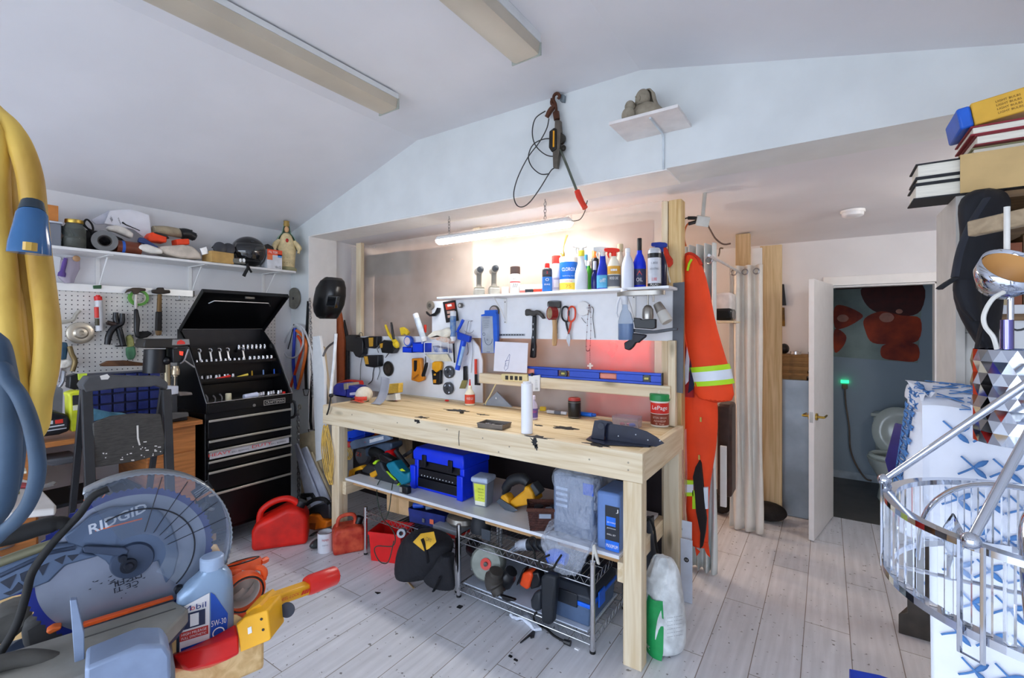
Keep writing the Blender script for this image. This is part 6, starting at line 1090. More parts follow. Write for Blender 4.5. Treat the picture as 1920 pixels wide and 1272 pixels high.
t=th('steel_pulley','silver round pulley wheel hung on the pegboard','pulley',L2,436,708,XT);c=P(*L2(436,708),X=XPB+.004);obj('wheel',M(mat('#c8bfae',.3,.8,.1)).lathe([(.06,0),(.072,.006),(.072,.03),(.06,.036),(.04,.034),(.03,.046),(.015,.048),(.012,.03),(0,.03)],32,c,(1,0,0)),t,world=True)
one('clear_hose',M(mat('#c9c4b8',.3,trans=.4,var=0)).tube(cr([P(*L2(x,y),X=XT)for x,y in((200,470),(190,600),(260,612),(370,590),(400,540),(440,500))],6),.011,8),'clear bent hose hung on the left of the pegboard','hose')
wire('peg_hook','wire peg hooks at the upper right of the pegboard','hook',[P(*L2(x,y),X=XT)for x,y in((1350,365),(1350,405),(1320,410),(1380,408))],.003,STEEL)
t=th('work_gloves','green and white work gloves hung low on the pegboard','gloves',L2,915,830,XT);trx('cuff',t,L2,[(870,740),(910,720),(935,760),(945,830),(880,840)],XT,.03,mat('#a8a868',.9,var=.3,bump=.4),.008);trx('palm',t,L2,[(868,840),(950,830),(960,900),(940,950),(890,958),(870,910)],XT+.005,.03,mat('#4f7a5a',.9,var=.3),.01);trx('thumb',t,L2,[(940,790),(990,785),(1000,805),(950,825)],XT,.02,mat('#d8cfc0',.9),.006)
t=th('teal_tool','dark teal power tool grip standing left under the pulley','tool',L2,290,860,XT+.05);trx('body',t,L2,[(262,790),(325,795),(335,840),(320,950),(262,955),(262,880)],XT+.06,.05,mat('#27485c',.45),.008);tbx('brass_hose',t,L2,[(345,830),(365,900),(395,970),(370,1060)],XT+.08,.014,mat('#7a6844',.4,.5));obj('knob',M(mat('#2a2c34',.4)).ell(P(*L2(230,790),X=XT+.05),(.015,.022,.022),12,8),t,world=True)
heap_=lambda name,lab,cat,f,pts,X,thk,mt,bev=.015:one(name,shx(M(mt),f,pts,X,thk),lab,cat,bev=bev,seg=3)
heap_('white_cloth','crumpled white rag hung below the teal tool','rag',L2,[(245,965),(330,950),(390,960),(385,1010),(330,1030),(250,1035)],XT+.07,.06,mat('#d8d4ca',.9,bump=.6,var=.2))
t=th('red_blister_pack','clear pack with red card and small tool on the left pegboard','pack',L2,180,1080,XT);trx('card',t,L2,[(112,1000),(280,1010),(250,1150),(108,1155)],XT,.02,mat('#cfc9cc',.4),.003);trx('red_print',t,L2,[(150,1060),(230,1050),(245,1110),(140,1120)],XT+.001,.0008,mat('#d84a4a',.5),0);trx('tool',t,L2,[(140,1090),(170,1090),(220,1125),(190,1128)],XT+.004,.003,mat('#4a4a4c',.4),.001)
# black tool chest on the left wall
KB=mat('#0c0c0e',.3,.2,.1);CX,CY0,CY1=-3.6,1.512,2.146;XBk=-4.08;TRIM=mat('#c9c4b8',.3,.7,.05)
ch=thing('tool_chest','tall black rolling tool chest with open lid and light drawer pulls','tool chest',(-3.84,1.83,0))
obj('cabinet',M(KB).bb(XBk,CX-.022,CY0,CY1,.13,.995),ch,world=True,bev=.004)
hz_=[.95,.805,.734,.659,.584,.428];lo=hz_[1:]+[.15]
for i,(a,b)in enumerate(zip(hz_,lo)):
    d=obj('drawer',M(KB).bb(CX-.0215,CX,CY0+.012,CY1-.012,b+.012,a-.004),ch,world=True,bev=.003)
    k=obj('drawer_pull',M(TRIM).bb(CX-.0-ch.location.x,CX+.014-ch.location.x,CY0+.012-ch.location.y,CY1-.012-ch.location.y,a-.016,a),d,bev=.003)
m=M(mat('#b9b6ba',.5)).bb(CX+.0004,CX+.0012,CY0+.02,CY1-.03,.672,.722);m.use(mat('#d83a30',.5));Yd=(0,1,0)
for y,s_ in((1.6,'HEAVY'),(1.9,'DUTY')):m.text(s_,(CX+.0016,y,.70),Yd,Z_,.15,.022)
m.use(mat('#3a3a40',.5));[m.text('BALL BEARING',(CX+.0016,y,.692),Yd,Z_,.12,.012)for y in(1.74,2.03)];obj('sticker_strip',m,ch,world=True)
pr_=[(XBk,.9955),(CX,.9955),(CX,1.067),(-3.88,1.456),(-4.05,1.59),(XBk,1.59)]
for y in(CY0,CY1-.012):obj('side_panel',M(KB).prism([(x,y,z)for x,z in pr_],(0,.012,0)),ch,world=True,bev=.002)
obj('front_lip',M(KB).bb(CX-.02,CX,CY0+.0125,CY1-.0125,.9956,1.06),ch,world=True,bev=.003);obj('back_panel',M(mat('#2b2b2e',.35,.4)).bb(XBk,XBk+.01,CY0+.0125,CY1-.0125,.9956,1.59),ch,world=True)
trays=((-3.97,-3.81,1.33),(-3.90,-3.756,1.205),(-3.86,-3.622,1.05))
for a,b,z in trays:
    m=M(KB);m.bb(a,b,CY0+.0125,CY1-.0125,z-.006,z);m.bb(b-.004,b,CY0+.0125,CY1-.0125,z-.006,z+.018);m.bb(a-.004,a,CY0+.0125,CY1-.0125,z-.05,z+.12);obj('tray',m,ch,world=True)
obj('tray_edge',M(mat('#8a8a8c',.3,.8)).tube([(CX-.001,CY0,1.07),(CX-.001,CY1,1.07)],.003,6).tube([(CX-.001,CY1,1.07),(-3.88,CY1,1.458)],.003,6).tube([(CX-.001,CY0,1.07),(-3.88,CY0,1.458)],.003,6),ch,world=True)
a,b=V((-4.05,0,1.592)),V((-3.67,0,1.87));n_=V((-(b.z-a.z),0,b.x-a.x)).normalized()
ld=M(KB);ld.prism([(q.x,CY0,q.z)for q in(a,b,b+n_*.006,a+n_*.006)],(0,CY1-CY0,0))
for y in(CY0,CY1-.008):ld.prism([(q.x,y,q.z)for q in(a,b,b-n_*.03,a-n_*.03)],(0,.008,0))
ld.prism([(q.x,CY0,q.z)for q in(b,b-n_*.03,b-n_*.03+(b-a)*.02,b+(b-a)*.02)],(0,CY1-CY0,0))
L_=obj('lid',ld,ch,world=True);lc=a+(b-a)*.78-n_*.012;o_=ch.location
obj('stay_bar',M(STEEL).tube([V((lc.x,y,lc.z))+q-o_ for y,q in((1.6,-(b-a)*.07),(1.625,V((0,0,0))),(2.03,V((0,0,0))),(2.06,-(b-a)*.08))],.005,7),L_);obj('lid_handle',M(mat('#6a6660',.4,.5)).box(a+(b-a)*.9-n_*.012+V((0,1.86,0))-o_,(.02,.07,.02)),L_,bev=.004)
m=M(mat('#c9c6c0',.3,.6));m.bb(CX+.0004,CX+.002,1.913,2.085,1.0,1.04);m.use(BLACKP).bb(CX+.0021,CX+.0026,1.917,2.081,1.004,1.036);m.use(mat('#d8d6d0',.3,.5)).text('CRAFTSMAN',(CX+.003,2.0,1.02),Yd,Z_,.15,.02);obj('name_plate',m,ch,world=True)
obj('lock',M(STEEL).cyl((CX,1.84,1.012),(CX+.005,1.84,1.012),.011,n=16),ch,world=True);obj('side_handle',M(BLACKP).tube(cr([(CX-.06,CY1,.98),(CX-.03,CY1+.035,.99),(CX-.03,CY1+.04,.88),(CX-.06,CY1,.86)],4),.011,8),ch,world=True)
for x in(CX-.07,XBk+.07):
    for y in(CY0+.06,CY1-.06):
        w_=obj('caster',M(mat('#c9a868',.4,.6)).box((x-o_.x,y-o_.y,.1),(.05,.05,.058)),ch,bev=.004);obj('wheel',M(RUBBER).lathe([(.02,-.016),(.05,-.016),(.052,0),(.05,.016),(.02,.016)],24,(x+.04-o_.x,y-.03-o_.y,.053),(.3,1,0)),w_);obj('hub',M(mat('#b8b4a8',.4)).lathe([(0,-.02),(.024,-.019),(.024,.019),(0,.02)],16,(x+.04-o_.x,y-.03-o_.y,.053),(.3,1,0)),w_)
def T_(i,y,dx=.03):x0,x1,z=trays[i];return V((x1-dx,y,z+.0008))
CHR=mat('#cfcfd2',.2,.9,.05)
m=M(CHR);m.beam((0,0,.0),(.0,0,.09),.012,.005,(1,0,0));m.ring((0,0,.105),(1,0,.0),.014,.0055,14,6,arc=.72,a0=-.6,hint=(0,1,0));wr0=one('wrench',m,'chrome open ended wrench standing in the top tray of the black chest','wrench','wrenches in the top tray',loc=(0,0,0))
first=True
for y in(1.585,1.66,1.725,1.785,1.90):
    o=wr0 if first else wr0.copy()
    if not first:C.objects.link(o)
    first=False;o.location=T_(0,y,.05);o.rotation_euler=(0,-.35,0)
def sock(lbl,grp):m=M(CHR);m.lathe([(.009,0),(.0105,.002),(.0105,.016),(.0085,.019),(.0085,.026),(.004,.026),(.004,.018),(0,.018)],12);return one('socket',m,lbl,'socket',grp,loc=(0,0,0))
for i,(lbl,grp,spots)in enumerate((('small chrome socket in the front row of the top tray','sockets in the top tray',[(0,1.54+.033*k,.012,1)for k in range(11)]+[(0,1.93+.035*k,.03,1.2)for k in range(6)]),('small chrome socket stored high behind the top tray','sockets behind the top tray',[(0,1.9+.035*k,.11,1.2)for k in range(7)]),('chrome socket lying in the middle tray of the chest','sockets in the middle tray',[(1,1.55+.03*k,.06+.02*(k%2),1.15)for k in range(9)]),('small chrome socket beside the white tape in the lowest tray','sockets in the lowest tray',[(2,1.91+.027*k,.05+.015*(k%3),1.3)for k in range(8)]))):
    s0=sock(lbl,grp)
    for k,(ti,y,dx,sc)in enumerate(spots):
        o=s0 if k==0 else s0.copy()
        if k:C.objects.link(o)
        p=T_(ti,y,dx)
        if 'behind' in lbl:p=V((-3.955,y,1.42));
        o.location=p;o.scale=(sc,sc,sc*1.3)
one('socket_rail',M(KB).bb(-3.973,-3.94,1.88,2.13,1.40,1.4195),'black socket rail high behind the top tray','rail')
def grip_tool(name,label,y0,y1,col,ti=1,jaw=-.07,dx=.02):
    p=T_(ti,y0,dx);t=thing(name,label,'pliers',p);q=V((p.x,y1,p.z+.012));p0=p+V((0,0,.012))
    obj('grip',M(mat(col,.4)).tube([p0,q+V((.004,0,.016))],[.007,.009],8),t,world=True);obj('grip',M(mat(col,.4)).tube([p0,q+V((-.006,.0,-.002))],[.007,.009],8),t,world=True);obj('jaws',M(DSTEEL).tube([p0+V((0,-.002,0)),p0+V((0,jaw,.0))],[.009,.003],8),t,world=True)
grip_tool('pliers','red handled pliers lying in the middle tray',1.65,1.75,'#d8231c');grip_tool('pliers','pliers with pale yellow grips lying in the middle tray',1.8,1.88,'#e0c44a',jaw=-.02)
for y,c_,lab in((1.93,'#c89a2a','gold coloured clip standing in the middle tray'),(2.02,'#7a9ad0','pale blue clip standing in the middle tray'),(2.11,'#2f62d0','bright blue clip at the right of the middle tray')):p=T_(1,y,.05);one('hand_clip',M(mat(c_,.35,.3)).tube([p,p+V((-.01,.004,.05))],[.007,.005],8),lab,'clip')
p=T_(2,1.69,.05);one('twine_spool',M(mat('#d8cfae',.8,bump=.4)).lathe([(.018,0),(.02,.004),(.02,.06),(.018,.064),(0,.064)],18,p),'cream twine spool standing in the lowest tray','spool')
p=T_(2,1.85,.05);one('white_tape',M(mat('#cfd4ea',.4)).tube([p+V((0,-.05,.022)),p+V((0,.05,.03))],.021,14),'white roll lying in the lowest tray','roll')
for y,z_,lab in((1.55,.07,'steel pliers at the left of the lowest tray'),(1.6,.06,'steel hook tool at the left of the lowest tray'),(1.645,.065,'screwdriver shank left of the twine spool')):p=T_(2,y,.06);one('hand_tool',M(STEEL).tube(cr([p,p+V((0,.004,z_*.6)),p+V((0,-.012,z_))],4),.006,7),lab,'tool')
p=T_(2,2.11,.04);one('red_socket',M(REDP).lathe([(.012,0),(.012,.03),(.005,.032)],12,p),'little red socket at the right end of the lowest tray','socket')
DW=mat('#b0703a',.45,var=.22,scale=5,stretch=(2,1,14));DZ_=.96
dk=thing('desk','orange-brown wooden desk along the left wall behind the step ladder','desk',(-3.9,.9,0))
obj('desk_top',M(DW).bb(-4.17,-3.6,.25,1.49,DZ_-.03,DZ_),dk,world=True,bev=.003)
for ya,yb in((.32,.68),(1.18,1.46)):obj('pedestal',M(DW).bb(-4.15,-3.64,ya,yb,0,DZ_-.0305),dk,world=True,bev=.002)
for z0,z1 in((.52,.72),(.3,.51),(.08,.29)):q=obj('drawer',M(DW).bb(-3.6395,-3.62,.33,.67,z0,z1),dk,world=True,bev=.004);obj('drawer_pull',M(STEEL).tube(cr([V((-3.62,y,(z0+z1)/2+.03))-dk.location+V((dx,0,0))for y,dx in((.44,0),(.47,.02),(.55,.02),(.58,0))],3),.007,7),q)
obj('drawer',M(DW).bb(-3.6395,-3.62,1.19,1.45,.1,.75),dk,world=True,bev=.004);obj('mid_panel',M(mat('#17171a',.6)).bb(-4.1,-3.7,.69,1.17,.55,.57),dk,world=True)
one('grey_keyboard',M(mat('#4a4b4e',.4)).bb(-3.95,-3.66,.45,.64,.73,.76)if False else shx(M(mat('#55565a',.4,.2)),L3,[(330,890),(480,870),(600,850),(600,900),(400,935),(335,920)],-3.56,.2),'dark grey flat case on the drawer unit below the charger','case',bev=.01)
t=thing('drill_press','black bench drill press on the desk left of the chest','drill press',(-3.78,1.3,DZ_+.0005));XD=-3.68
trx('belt_cover',t,L7,[(205,190),(230,110),(585,110),(820,110),(826,200),(600,235),(215,235)],XD,.16,mat('#23211f',.4),.008);trx('front_badge',t,L7,[(590,120),(810,115),(820,188),(584,195)],XD+.003,.002,mat('#8a8a8c',.4,.4),.001);trx('badge_emblem',t,L7,[(650,165),(660,145),(700,122),(745,145),(760,165),(755,182),(650,184)],XD+.005,.0015,mat('#d8352c',.4),0)
trx('head',t,L7,[(590,240),(770,240),(760,360),(740,420),(600,430)],XD-.01,.12,mat('#17171a',.4),.006);trx('red_switch',t,L7,[(685,275),(735,280),(730,335),(690,325)],XD+.0,.01,mat('#f0402c',.4,emit=.6),.002)
obj('motor',M(BLACKP).tube([P(*L7(360,250),X=XD-.1),P(*L7(350,560),X=XD-.1)],[.062,.065],20),t,world=True);tbx('column',t,L7,[(515,360),(520,680),(524,1180)],XD-.07,.02,mat('#a89b80',.3,.8),n=14);obj('column_cap',M(BLACKP).ell(P(*L7(508,400),X=XD-.06),.03,12,8),t,world=True)
tbx('chuck',t,L7,[(630,470),(630,560),(625,610)],XD-.05,[.02,.025,.015],mat('#b5a58c',.3,.8),n=14);tbx('drill_bit',t,L7,[(622,612),(618,740)],XD-.05,.005,mat('#b0a088',.3,.8));tbx('feed_handle',t,L7,[(690,440),(745,395),(800,250)],XD+.01,.006,STEEL);tbx('feed_handle',t,L7,[(745,395),(880,490)],XD+.01,.006,STEEL)
trx('table',t,L7,[(540,735),(672,735),(672,840),(545,860)],XD-.02,.12,mat('#c9cad2',.4),.004);trx('table_arm',t,L7,[(670,812),(850,820),(860,855),(690,870)],XD-.02,.08,mat('#7f7770',.4,.5),.004);obj('base',M(BLACKP).bb(-3.95,-3.66,1.17,1.42,DZ_+.0006,DZ_+.025),t,world=True,bev=.005)
one('tool_tray',shx(M(mat('#5c5a58',.4,.3)),L7,[(560,1090),(800,1085),(810,1140),(700,1160),(600,1210),(565,1190)],-3.62,.03,DZ_+.026),'grey and red flat case at the desk edge below the press','case',bev=.003)
t=thing('step_ladder','black folding step ladder with paint spattered step panel before the desk','ladder',(-3.3,1.0,0));XS=-3.28;LK=mat('#26272a',.55,var=.15)
trx('tool_tray',t,L3,[(610,330),(660,265),(820,255),(1090,265),(1200,262),(1255,315),(1250,360),(1160,330),(1130,340),(900,350),(700,375),(640,385)],XS,.1,mat('#46474a',.6,var=.1),.006)
for x0,x1,xs in((615,690,655),(1180,1260,1250)):a_,b_=P(*L3(xs-10,360),X=XS-.02),P(*L3(xs+15,1080),X=XS+.05);e_=a_+(b_-a_)*(a_.z/(a_.z-b_.z));obj('leg',M(LK).beam(a_,e_,.045,.03,(1,0,0)),t,world=True,bev=.004);e2=V((e_.x-.55,e_.y,0));obj('rear_leg',M(LK).beam(a_+V((-.05,0,0)),e2,.03,.025,(1,0,0)),t,world=True,bev=.003)
trx('step_panel',t,L3,[(690,610),(830,560),(1000,540),(1200,545),(1235,740),(1225,845),(1000,900),(700,945),(695,800)],XS+.03,.025,mat('#3c3a37',.6,var=.3,scale=30,bump=.2,stretch=(1,1,8)),.006)
m=M(mat('#d9d6d0',.7));rr_=random.Random(4);m.prism(PP([L3(x,y)for x,y in((1018,630),(1032,628),(1034,720),(1048,775),(1036,778),(1022,730))],X=XS+.0312),(-.001,0,0))
for i in range(26):x,y=(rr_.gauss(1110,60),rr_.gauss(810,30))if i>9 else(rr_.uniform(720,1000),rr_.uniform(830,900));w_=rr_.uniform(4,26);m.prism(PP([L3(x,y),L3(x+w_,y-3),L3(x+w_,y+5),L3(x+2,y+6)],X=XS+.0312),(-.001,0,0))
obj('paint_spatter',m,t,world=True,smooth=0);trx('white_sticker',t,L3,[(745,260),(800,245),(820,265),(805,285),(755,288)],XS+.002,.002,mat('#d8d6d2',.5),0)
t=thing('parts_cabinet','dark blue small parts cabinet on the desk behind the ladder','cabinet',(-3.9,1.05,DZ_+.0005));ya,yb=P(*L3(640,400),X=-3.96).y,P(*L3(1200,400),X=-3.96).y;BC=mat('#18214a',.4);za,zb=DZ_+.001,P(*L3(900,240),X=-3.96).z
obj('case',M(BC).bb(-4.14,-3.975,ya,yb,za,zb),t,world=True,bev=.004)
for i in range(6):
    for j in range(5):w_=(yb-ya)/6;h_2=(zb-za)/5;obj('drawer',M(mat('#27357a',.25,var=.15)).bb(-3.9748,-3.96,ya+w_*i+.006,ya+w_*(i+1)-.006,za+h_2*j+.006,za+h_2*(j+1)-.006),t,world=True,bev=.002)
t=thing('pressure_washer_bottle','lime yellow jug with dark label standing on the desk','jug',P(*L3(560,690),X=-3.62));trx('jug',t,L3,[(500,390),(560,370),(640,372),(640,640),(600,665),(540,680),(520,650),(515,420)],-3.62,.1,mat('#c8cc2a',.4),.01,DZ_+.001);trx('dark_label',t,L3,[(540,405),(615,400),(615,470),(542,480)],-3.619,.001,mat('#2c2c2e',.5),0);trx('pale_label',t,L3,[(542,482),(615,472),(615,510),(544,518)],-3.619,.001,mat('#cfcdb8',.5),0)
t=thing('battery_starter','black battery charger with red and white label on the desk left','charger',P(*L3(390,690),X=-3.61));trx('case',t,L3,[(255,585),(280,560),(360,520),(500,545),(528,600),(520,670),(440,700),(285,720)],-3.61,.2,BLACKP,.012,DZ_+.001);trx('label',t,L3,[(270,600),(498,572),(498,655),(285,690)],-3.6085,.001,mat('#2a2a2e',.5),0);m=M(mat('#d8382c',.4));[m.prism(PP([L3(*k)for k in L],X=-3.607),(-.0005,0,0))for L in([(274,604),(335,598),(335,625),(276,632)],[(410,590),(470,580),(470,610),(412,618)])];m.use(mat('#cfcfd2',.5));[m.prism(PP([L3(*k)for k in L],X=-3.607),(-.0005,0,0))for L in([(345,598),(395,592),(395,618),(345,624)],[(285,650),(480,620),(480,628),(286,660)],[(286,676),(496,645),(496,650),(286,684)])];obj('label_print',m,t,world=True)
one('grey_board',shx(M(mat('#7b7f84',.6)),L3,[(325,310),(440,330),(470,360),(465,540),(330,560)],-3.95,.02),'plain grey board leaning behind the black charger','board')
one('blue_folder',shx(M(mat('#1d3ab0',.4)),L3,[(290,380),(325,362),(330,520),(300,525)],-3.85,.04),'blue folder standing behind the yellow straps on the desk','folder')
trx('cutter',th('small_drill','grey small drill hanging from the cloth over the desk','drill',L3,480,250,-3.8),L3,[(470,220),(495,225),(490,290),(465,340),(440,350),(438,335),(462,300)],-3.8,.04,mat('#8f9096',.4,.4),.006)
t=thing('black_tool_stack','black power tool with lime label beside the parts cabinet','tool',P(*L3(560,290),X=-3.75));trx('body',t,L3,[(520,260),(580,240),(600,350),(560,365),(515,350)],-3.75,.08,BLACKP,.006);trx('lime_label',t,L3,[(582,245),(652,240),(650,285),(585,292)],-3.74,.03,mat('#b6cc3a',.5),.003)
trx('beam',th('saw_blade_box','flat brown and orange wooden saw on top of the parts cabinet','saw',L2,760,980,-3.9),L2,[(630,1000),(700,965),(860,960),(1040,985),(1040,1010),(650,1015)],-3.9,.04,mat('#5a3a22',.5,var=.4),.003)
heap_('blue_towel','teal towel draped behind the ladder step panel','towel',L3,[(665,520),(720,510),(860,540),(960,545),(840,570),(700,600),(670,560)],-3.5,.1,mat('#4f7f94',.9,var=.3,bump=.4))
t=thing('grey_table','pale grey table corner at the left under the blue hose','table',(-2.75,.55,0));GZ=.88
tp_=[P(*L3(x,y),Z=GZ)for x,y in((-60,1080),(60,1000),(260,1050),(420,1220),(410,1245),(150,1272),(-60,1300))];obj('table_top',M(mat('#b9b4b0',.5,var=.05)).prism([V((q.x,q.y,GZ))for q in tp_],(0,0,-.03)),t,world=True,bev=.006);c_=sum((q for q in tp_),V((0,0,0)))/len(tp_);c_=c_-RT*.45;obj('leg',M(DSTEEL).cyl((c_.x,c_.y,0),(c_.x,c_.y,GZ-.0305),.03),t,world=True)
for k,(pts,c_,nm,lab)in enumerate((([(20,1070),(160,1070),(310,1090),(300,1105),(40,1100)],'#8a2a30','red_strap','dark red flat strap on the grey table'),([(0,1200),(60,1170),(105,1190),(90,1240),(0,1272)],'#f0705a','orange_cloth','salmon orange cloth on the grey table edge'),([(20,1130),(100,1115),(150,1140),(90,1165),(30,1160)],'#8f8f62','banknote_paper','olive printed paper lying on the grey table'),([(90,970),(190,960),(200,990),(120,1000)],'#d8cfb8','folded_paper','cream folded paper at the back of the grey table'))):one(nm,M(mat(c_,.7,var=.2)).prism([V((q.x,q.y,GZ+.0006))for q in(P(*L3(*z),Z=GZ)for z in pts)],(0,0,.012)),lab,nm.split('_')[1],bev=.003)
one('blade_knife',M(STEEL).prism([V((q.x,q.y,GZ+.03))for q in(P(*L3(*z),Z=GZ+.03)for z in((310,1085),(400,1055),(420,1062),(400,1080),(320,1098)))],(0,0,.006)),'small silver blade sticking out over the grey table corner','knife')
q=P(12,985,d=1.95);bin_('blue_bin','bright blue plastic bin under the grey table',q.x-.1,q.y-.02,.6,.5,.4,.52,mat('#0f3fd0',.35))
# stub wall by the jamb, floor between chest and bench
YS_=YH-.004
def tq(name,t,f,pts,Y,r,mt,k=5,n=8,flat=1.):return obj(name,M(mt).tube(cr([P(*f(x,y),Y=Y)for x,y in pts],k),r,n,flat=flat),t,world=True)
t=thing('cutting_wheel','worn grey cutting wheel hung on the stub wall beside the lid','disc',P(*L1(1235,880),Y=YS_));c=P(*L1(1235,880),Y=YS_-.002);obj('wheel',M(mat('#6f6c62',.8,bump=.4,var=.2)).lathe([(.098,0),(.1,.003),(.1,.012),(.02,.016),(.012,.016),(.012,.0)],40,c,(0,-1,0)),t,world=True);obj('hub',M(DSTEEL).lathe([(0,.02),(.014,.019),(.014,.012)],16,c,(0,-1,0)),t,world=True)
t=thing('welding_helmet','black welding helmet hung by its strap on the white jamb','helmet',P(617,560,Y=YH-.1));WHB=mat('#101011',.28);n=20;rows=[];HYc=YH-.11
for v,l,r,fr,k in((521,615,627,.05,.9),(527,609,634,.075,.8),(540,602,638,.09,.72),(556,599,638,.095,.7),(572,598,634,.095,.62),(585,599,627,.085,.62),(594,602,621,.07,.7),(598,606,616,.05,.8)):
    a_,b_=P(l,v,Y=HYc),P(r,v,Y=HYc);cc=(a_+b_)/2;w_=(b_-a_).length/2;e=lambda c_:math.copysign(abs(c_)**k,c_)
    rows.append([cc+V((w_*e(math.cos(a)),(fr if math.sin(a)<0 else.1)*e(math.sin(a)),0))for a in[2*PI*i/n for i in range(n)]])
obj('shell',M(WHB).loft(rows),t,world=True,smooth=25);wn=[P(x,y,Y=HYc-.098)for x,y in((615,554),(632,556),(627,578),(611,574))];obj('view_window',M(mat('#17181a',.06,coat=.8)).prism(wn,(0,.03,0)),t,world=True,bev=.003);obj('strap',M(RUBBER).tube(cr([P(x,y,Y=YH-.06)for x,y in((603,538),(606,526),(614,521),(622,527))],4),.008,6),t,world=True)
t=thing('chain','silver link chain hanging on the jamb edge','chain',P(582,570,Y=YH-.02));m=M(mat('#bdbdbf',.3,.9));chain(m,P(581,560,Y=YH-.02),P(587,745,Y=YH-.03),.032,.0045);one_=obj('links',m,t,world=True)
t=thing('chain','silver link chain hanging to the floor beside the tool chest','chain',P(560,790,Y=YH-.1));m=M(mat('#aaaaac',.3,.9));chain(m,P(559,770,Y=YH-.12),P(560,935,Y=YH-.12),.036,.005);obj('links',m,t,world=True);obj('hook',M(mat('#c9c4b4',.3,.6)).ring(P(562,763,Y=YH-.12),(0,1,0),.018,.006,16,6),t,world=True)
for i,(pts,lab)in enumerate((([(578,565),(574,640),(573,700),(574,730)],'black webbing strap hanging left of the chain'),([(586,700),(583,740),(582,790),(584,806)],'black webbing strap with buckle hanging below the chain'))):
    t=thing('webbing_strap',lab,'strap',P(*pts[0],Y=YH-.008));obj('web',M(RUBBER).tube([P(u,v,Y=YH-.012)for u,v in pts],.022,6,flat=.15,hint=(0,1,0)),t,world=True);u,v=pts[-1];obj('buckle',M(DSTEEL).tube([P(u+a,v+b,Y=YH-.012)for a,b in((-6,0),(6,0),(3,12),(-3,12))],.004,6,closed=True),t,world=True)
for nm,lab,pts,r_,c_,cat_ in(('clear_hose','coil of clear hose hung on the stub wall',[(551,612),(538,630),(532,655),(540,670),(556,668),(568,645),(566,618),(555,608),(570,618),(584,660),(588,700)],.008,'#c9c9cc','hose'),('hacksaw_frame','blue tool frame hung behind the clear hose',[(553,615),(550,680),(555,730)],.014,'#1230b8','frame'),('pry_bar','orange-red bar hung slanting on the stub wall',[(558,630),(566,650),(556,690),(545,726)],.012,'#e8481c','bar'),('air_hose','orange hose hanging from the stub wall hook',[(556,620),(570,634),(574,655),(566,700),(558,730)],.013,'#e8742a','hose'),('iron_rod','thin dark rod hung left of the clear hose',[(551,608),(546,632),(540,655)],.005,'#3a3634','rod'),('rod_tool','black bent crowbar hung between the lid and the hoses',[(519,632),(522,650),(528,668),(532,676)],.016,'#1a1a1c','crowbar')):wire(nm,lab,cat_,[P(u,v,Y=YH-.03-(.03 if 'clear' in nm else 0))for u,v in pts],r_,mat(c_,.4))
def lean(name,lab,pts,Y,thk,mt,cat='board'):return one(name,shp(M(mt),lambda x,y:(x,y),pts,Y,thk,.001),lab,cat,bev=.002)
lean('white_post_board','tall narrow white board leaning on the jamb beside the bench',[(586,631),(599,630),(608,700),(607,860),(592,866),(587,720)],YH-.11,.025,WHITEP)
lean('pine_strip','pine strip leaning between the white board and bench',[(599,648),(605,652),(617,758),(607,757)],YH-.03,.03,WZ)
MD=mat('#cdbb98',.6)
lean('mdf_sheet','large plain sheet of board leaning behind the white trim boards',[(560,815),(598,806),(606,940),(566,990)],YH-.06,.015,MD)
lean('white_trim_board','white trim board leaning lowest beside the chain',[(551,835),(556,832),(601,945),(592,968),(572,930)],YH-.14,.016,mat('#c6cad8',.5));lean('white_trim_board','white trim board leaning in the middle of the stack',[(564,842),(573,838),(617,938),(616,955),(600,945)],YH-.11,.016,mat('#d0d4e2',.5));lean('pine_trim_board','pine board leaning rightmost in the stack by the bench leg',[(578,850),(584,848),(622,935),(620,950)],YH-.085,.016,MD)
for(pts,lab)in(([(612,800),(608,830),(613,870),(618,900),(622,860),(616,820),(610,800),(606,840),(612,885),(620,905)],'hank of yellow cord hanging from the left bench corner'),([(648,812),(652,838),(658,852),(652,862),(646,845),(655,815)],'yellow cord bundle hanging behind the left bench leg')):wire('yellow_rope',lab,'cord',[P(u+dx,v,Y=2.115 if u<640 else 2.6)for dx in(0,3,-3)for u,v in pts],.0045,mat('#c9a24a',.6),n=6)
t=thing('bar_clamp','long white bar clamp with black screw hooked on the bench left end','clamp',P(622,700,Y=2.1));tq('bar',t,lambda x,y:(x,y),[(630,626),(626,680),(620,738)],2.105,.011,mat('#dcdcdc',.35));tq('screw',t,lambda x,y:(x,y),[(621,738),(617,765),(613,778)],2.105,.006,DSTEEL);obj('jaw',M(BLACKP).ell(P(621,742,Y=2.105),(.018,.016,.016),12,8),t,world=True);tq('handle',t,lambda x,y:(x,y),[(630,640),(614,652),(606,668)],2.12,.008,STEEL)
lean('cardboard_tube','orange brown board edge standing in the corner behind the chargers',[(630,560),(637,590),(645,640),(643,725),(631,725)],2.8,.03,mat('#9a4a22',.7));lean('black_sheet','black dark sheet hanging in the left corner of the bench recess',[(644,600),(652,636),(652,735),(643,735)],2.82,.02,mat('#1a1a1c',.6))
FR=mat('#d81e10',.45,var=.18,scale=9)
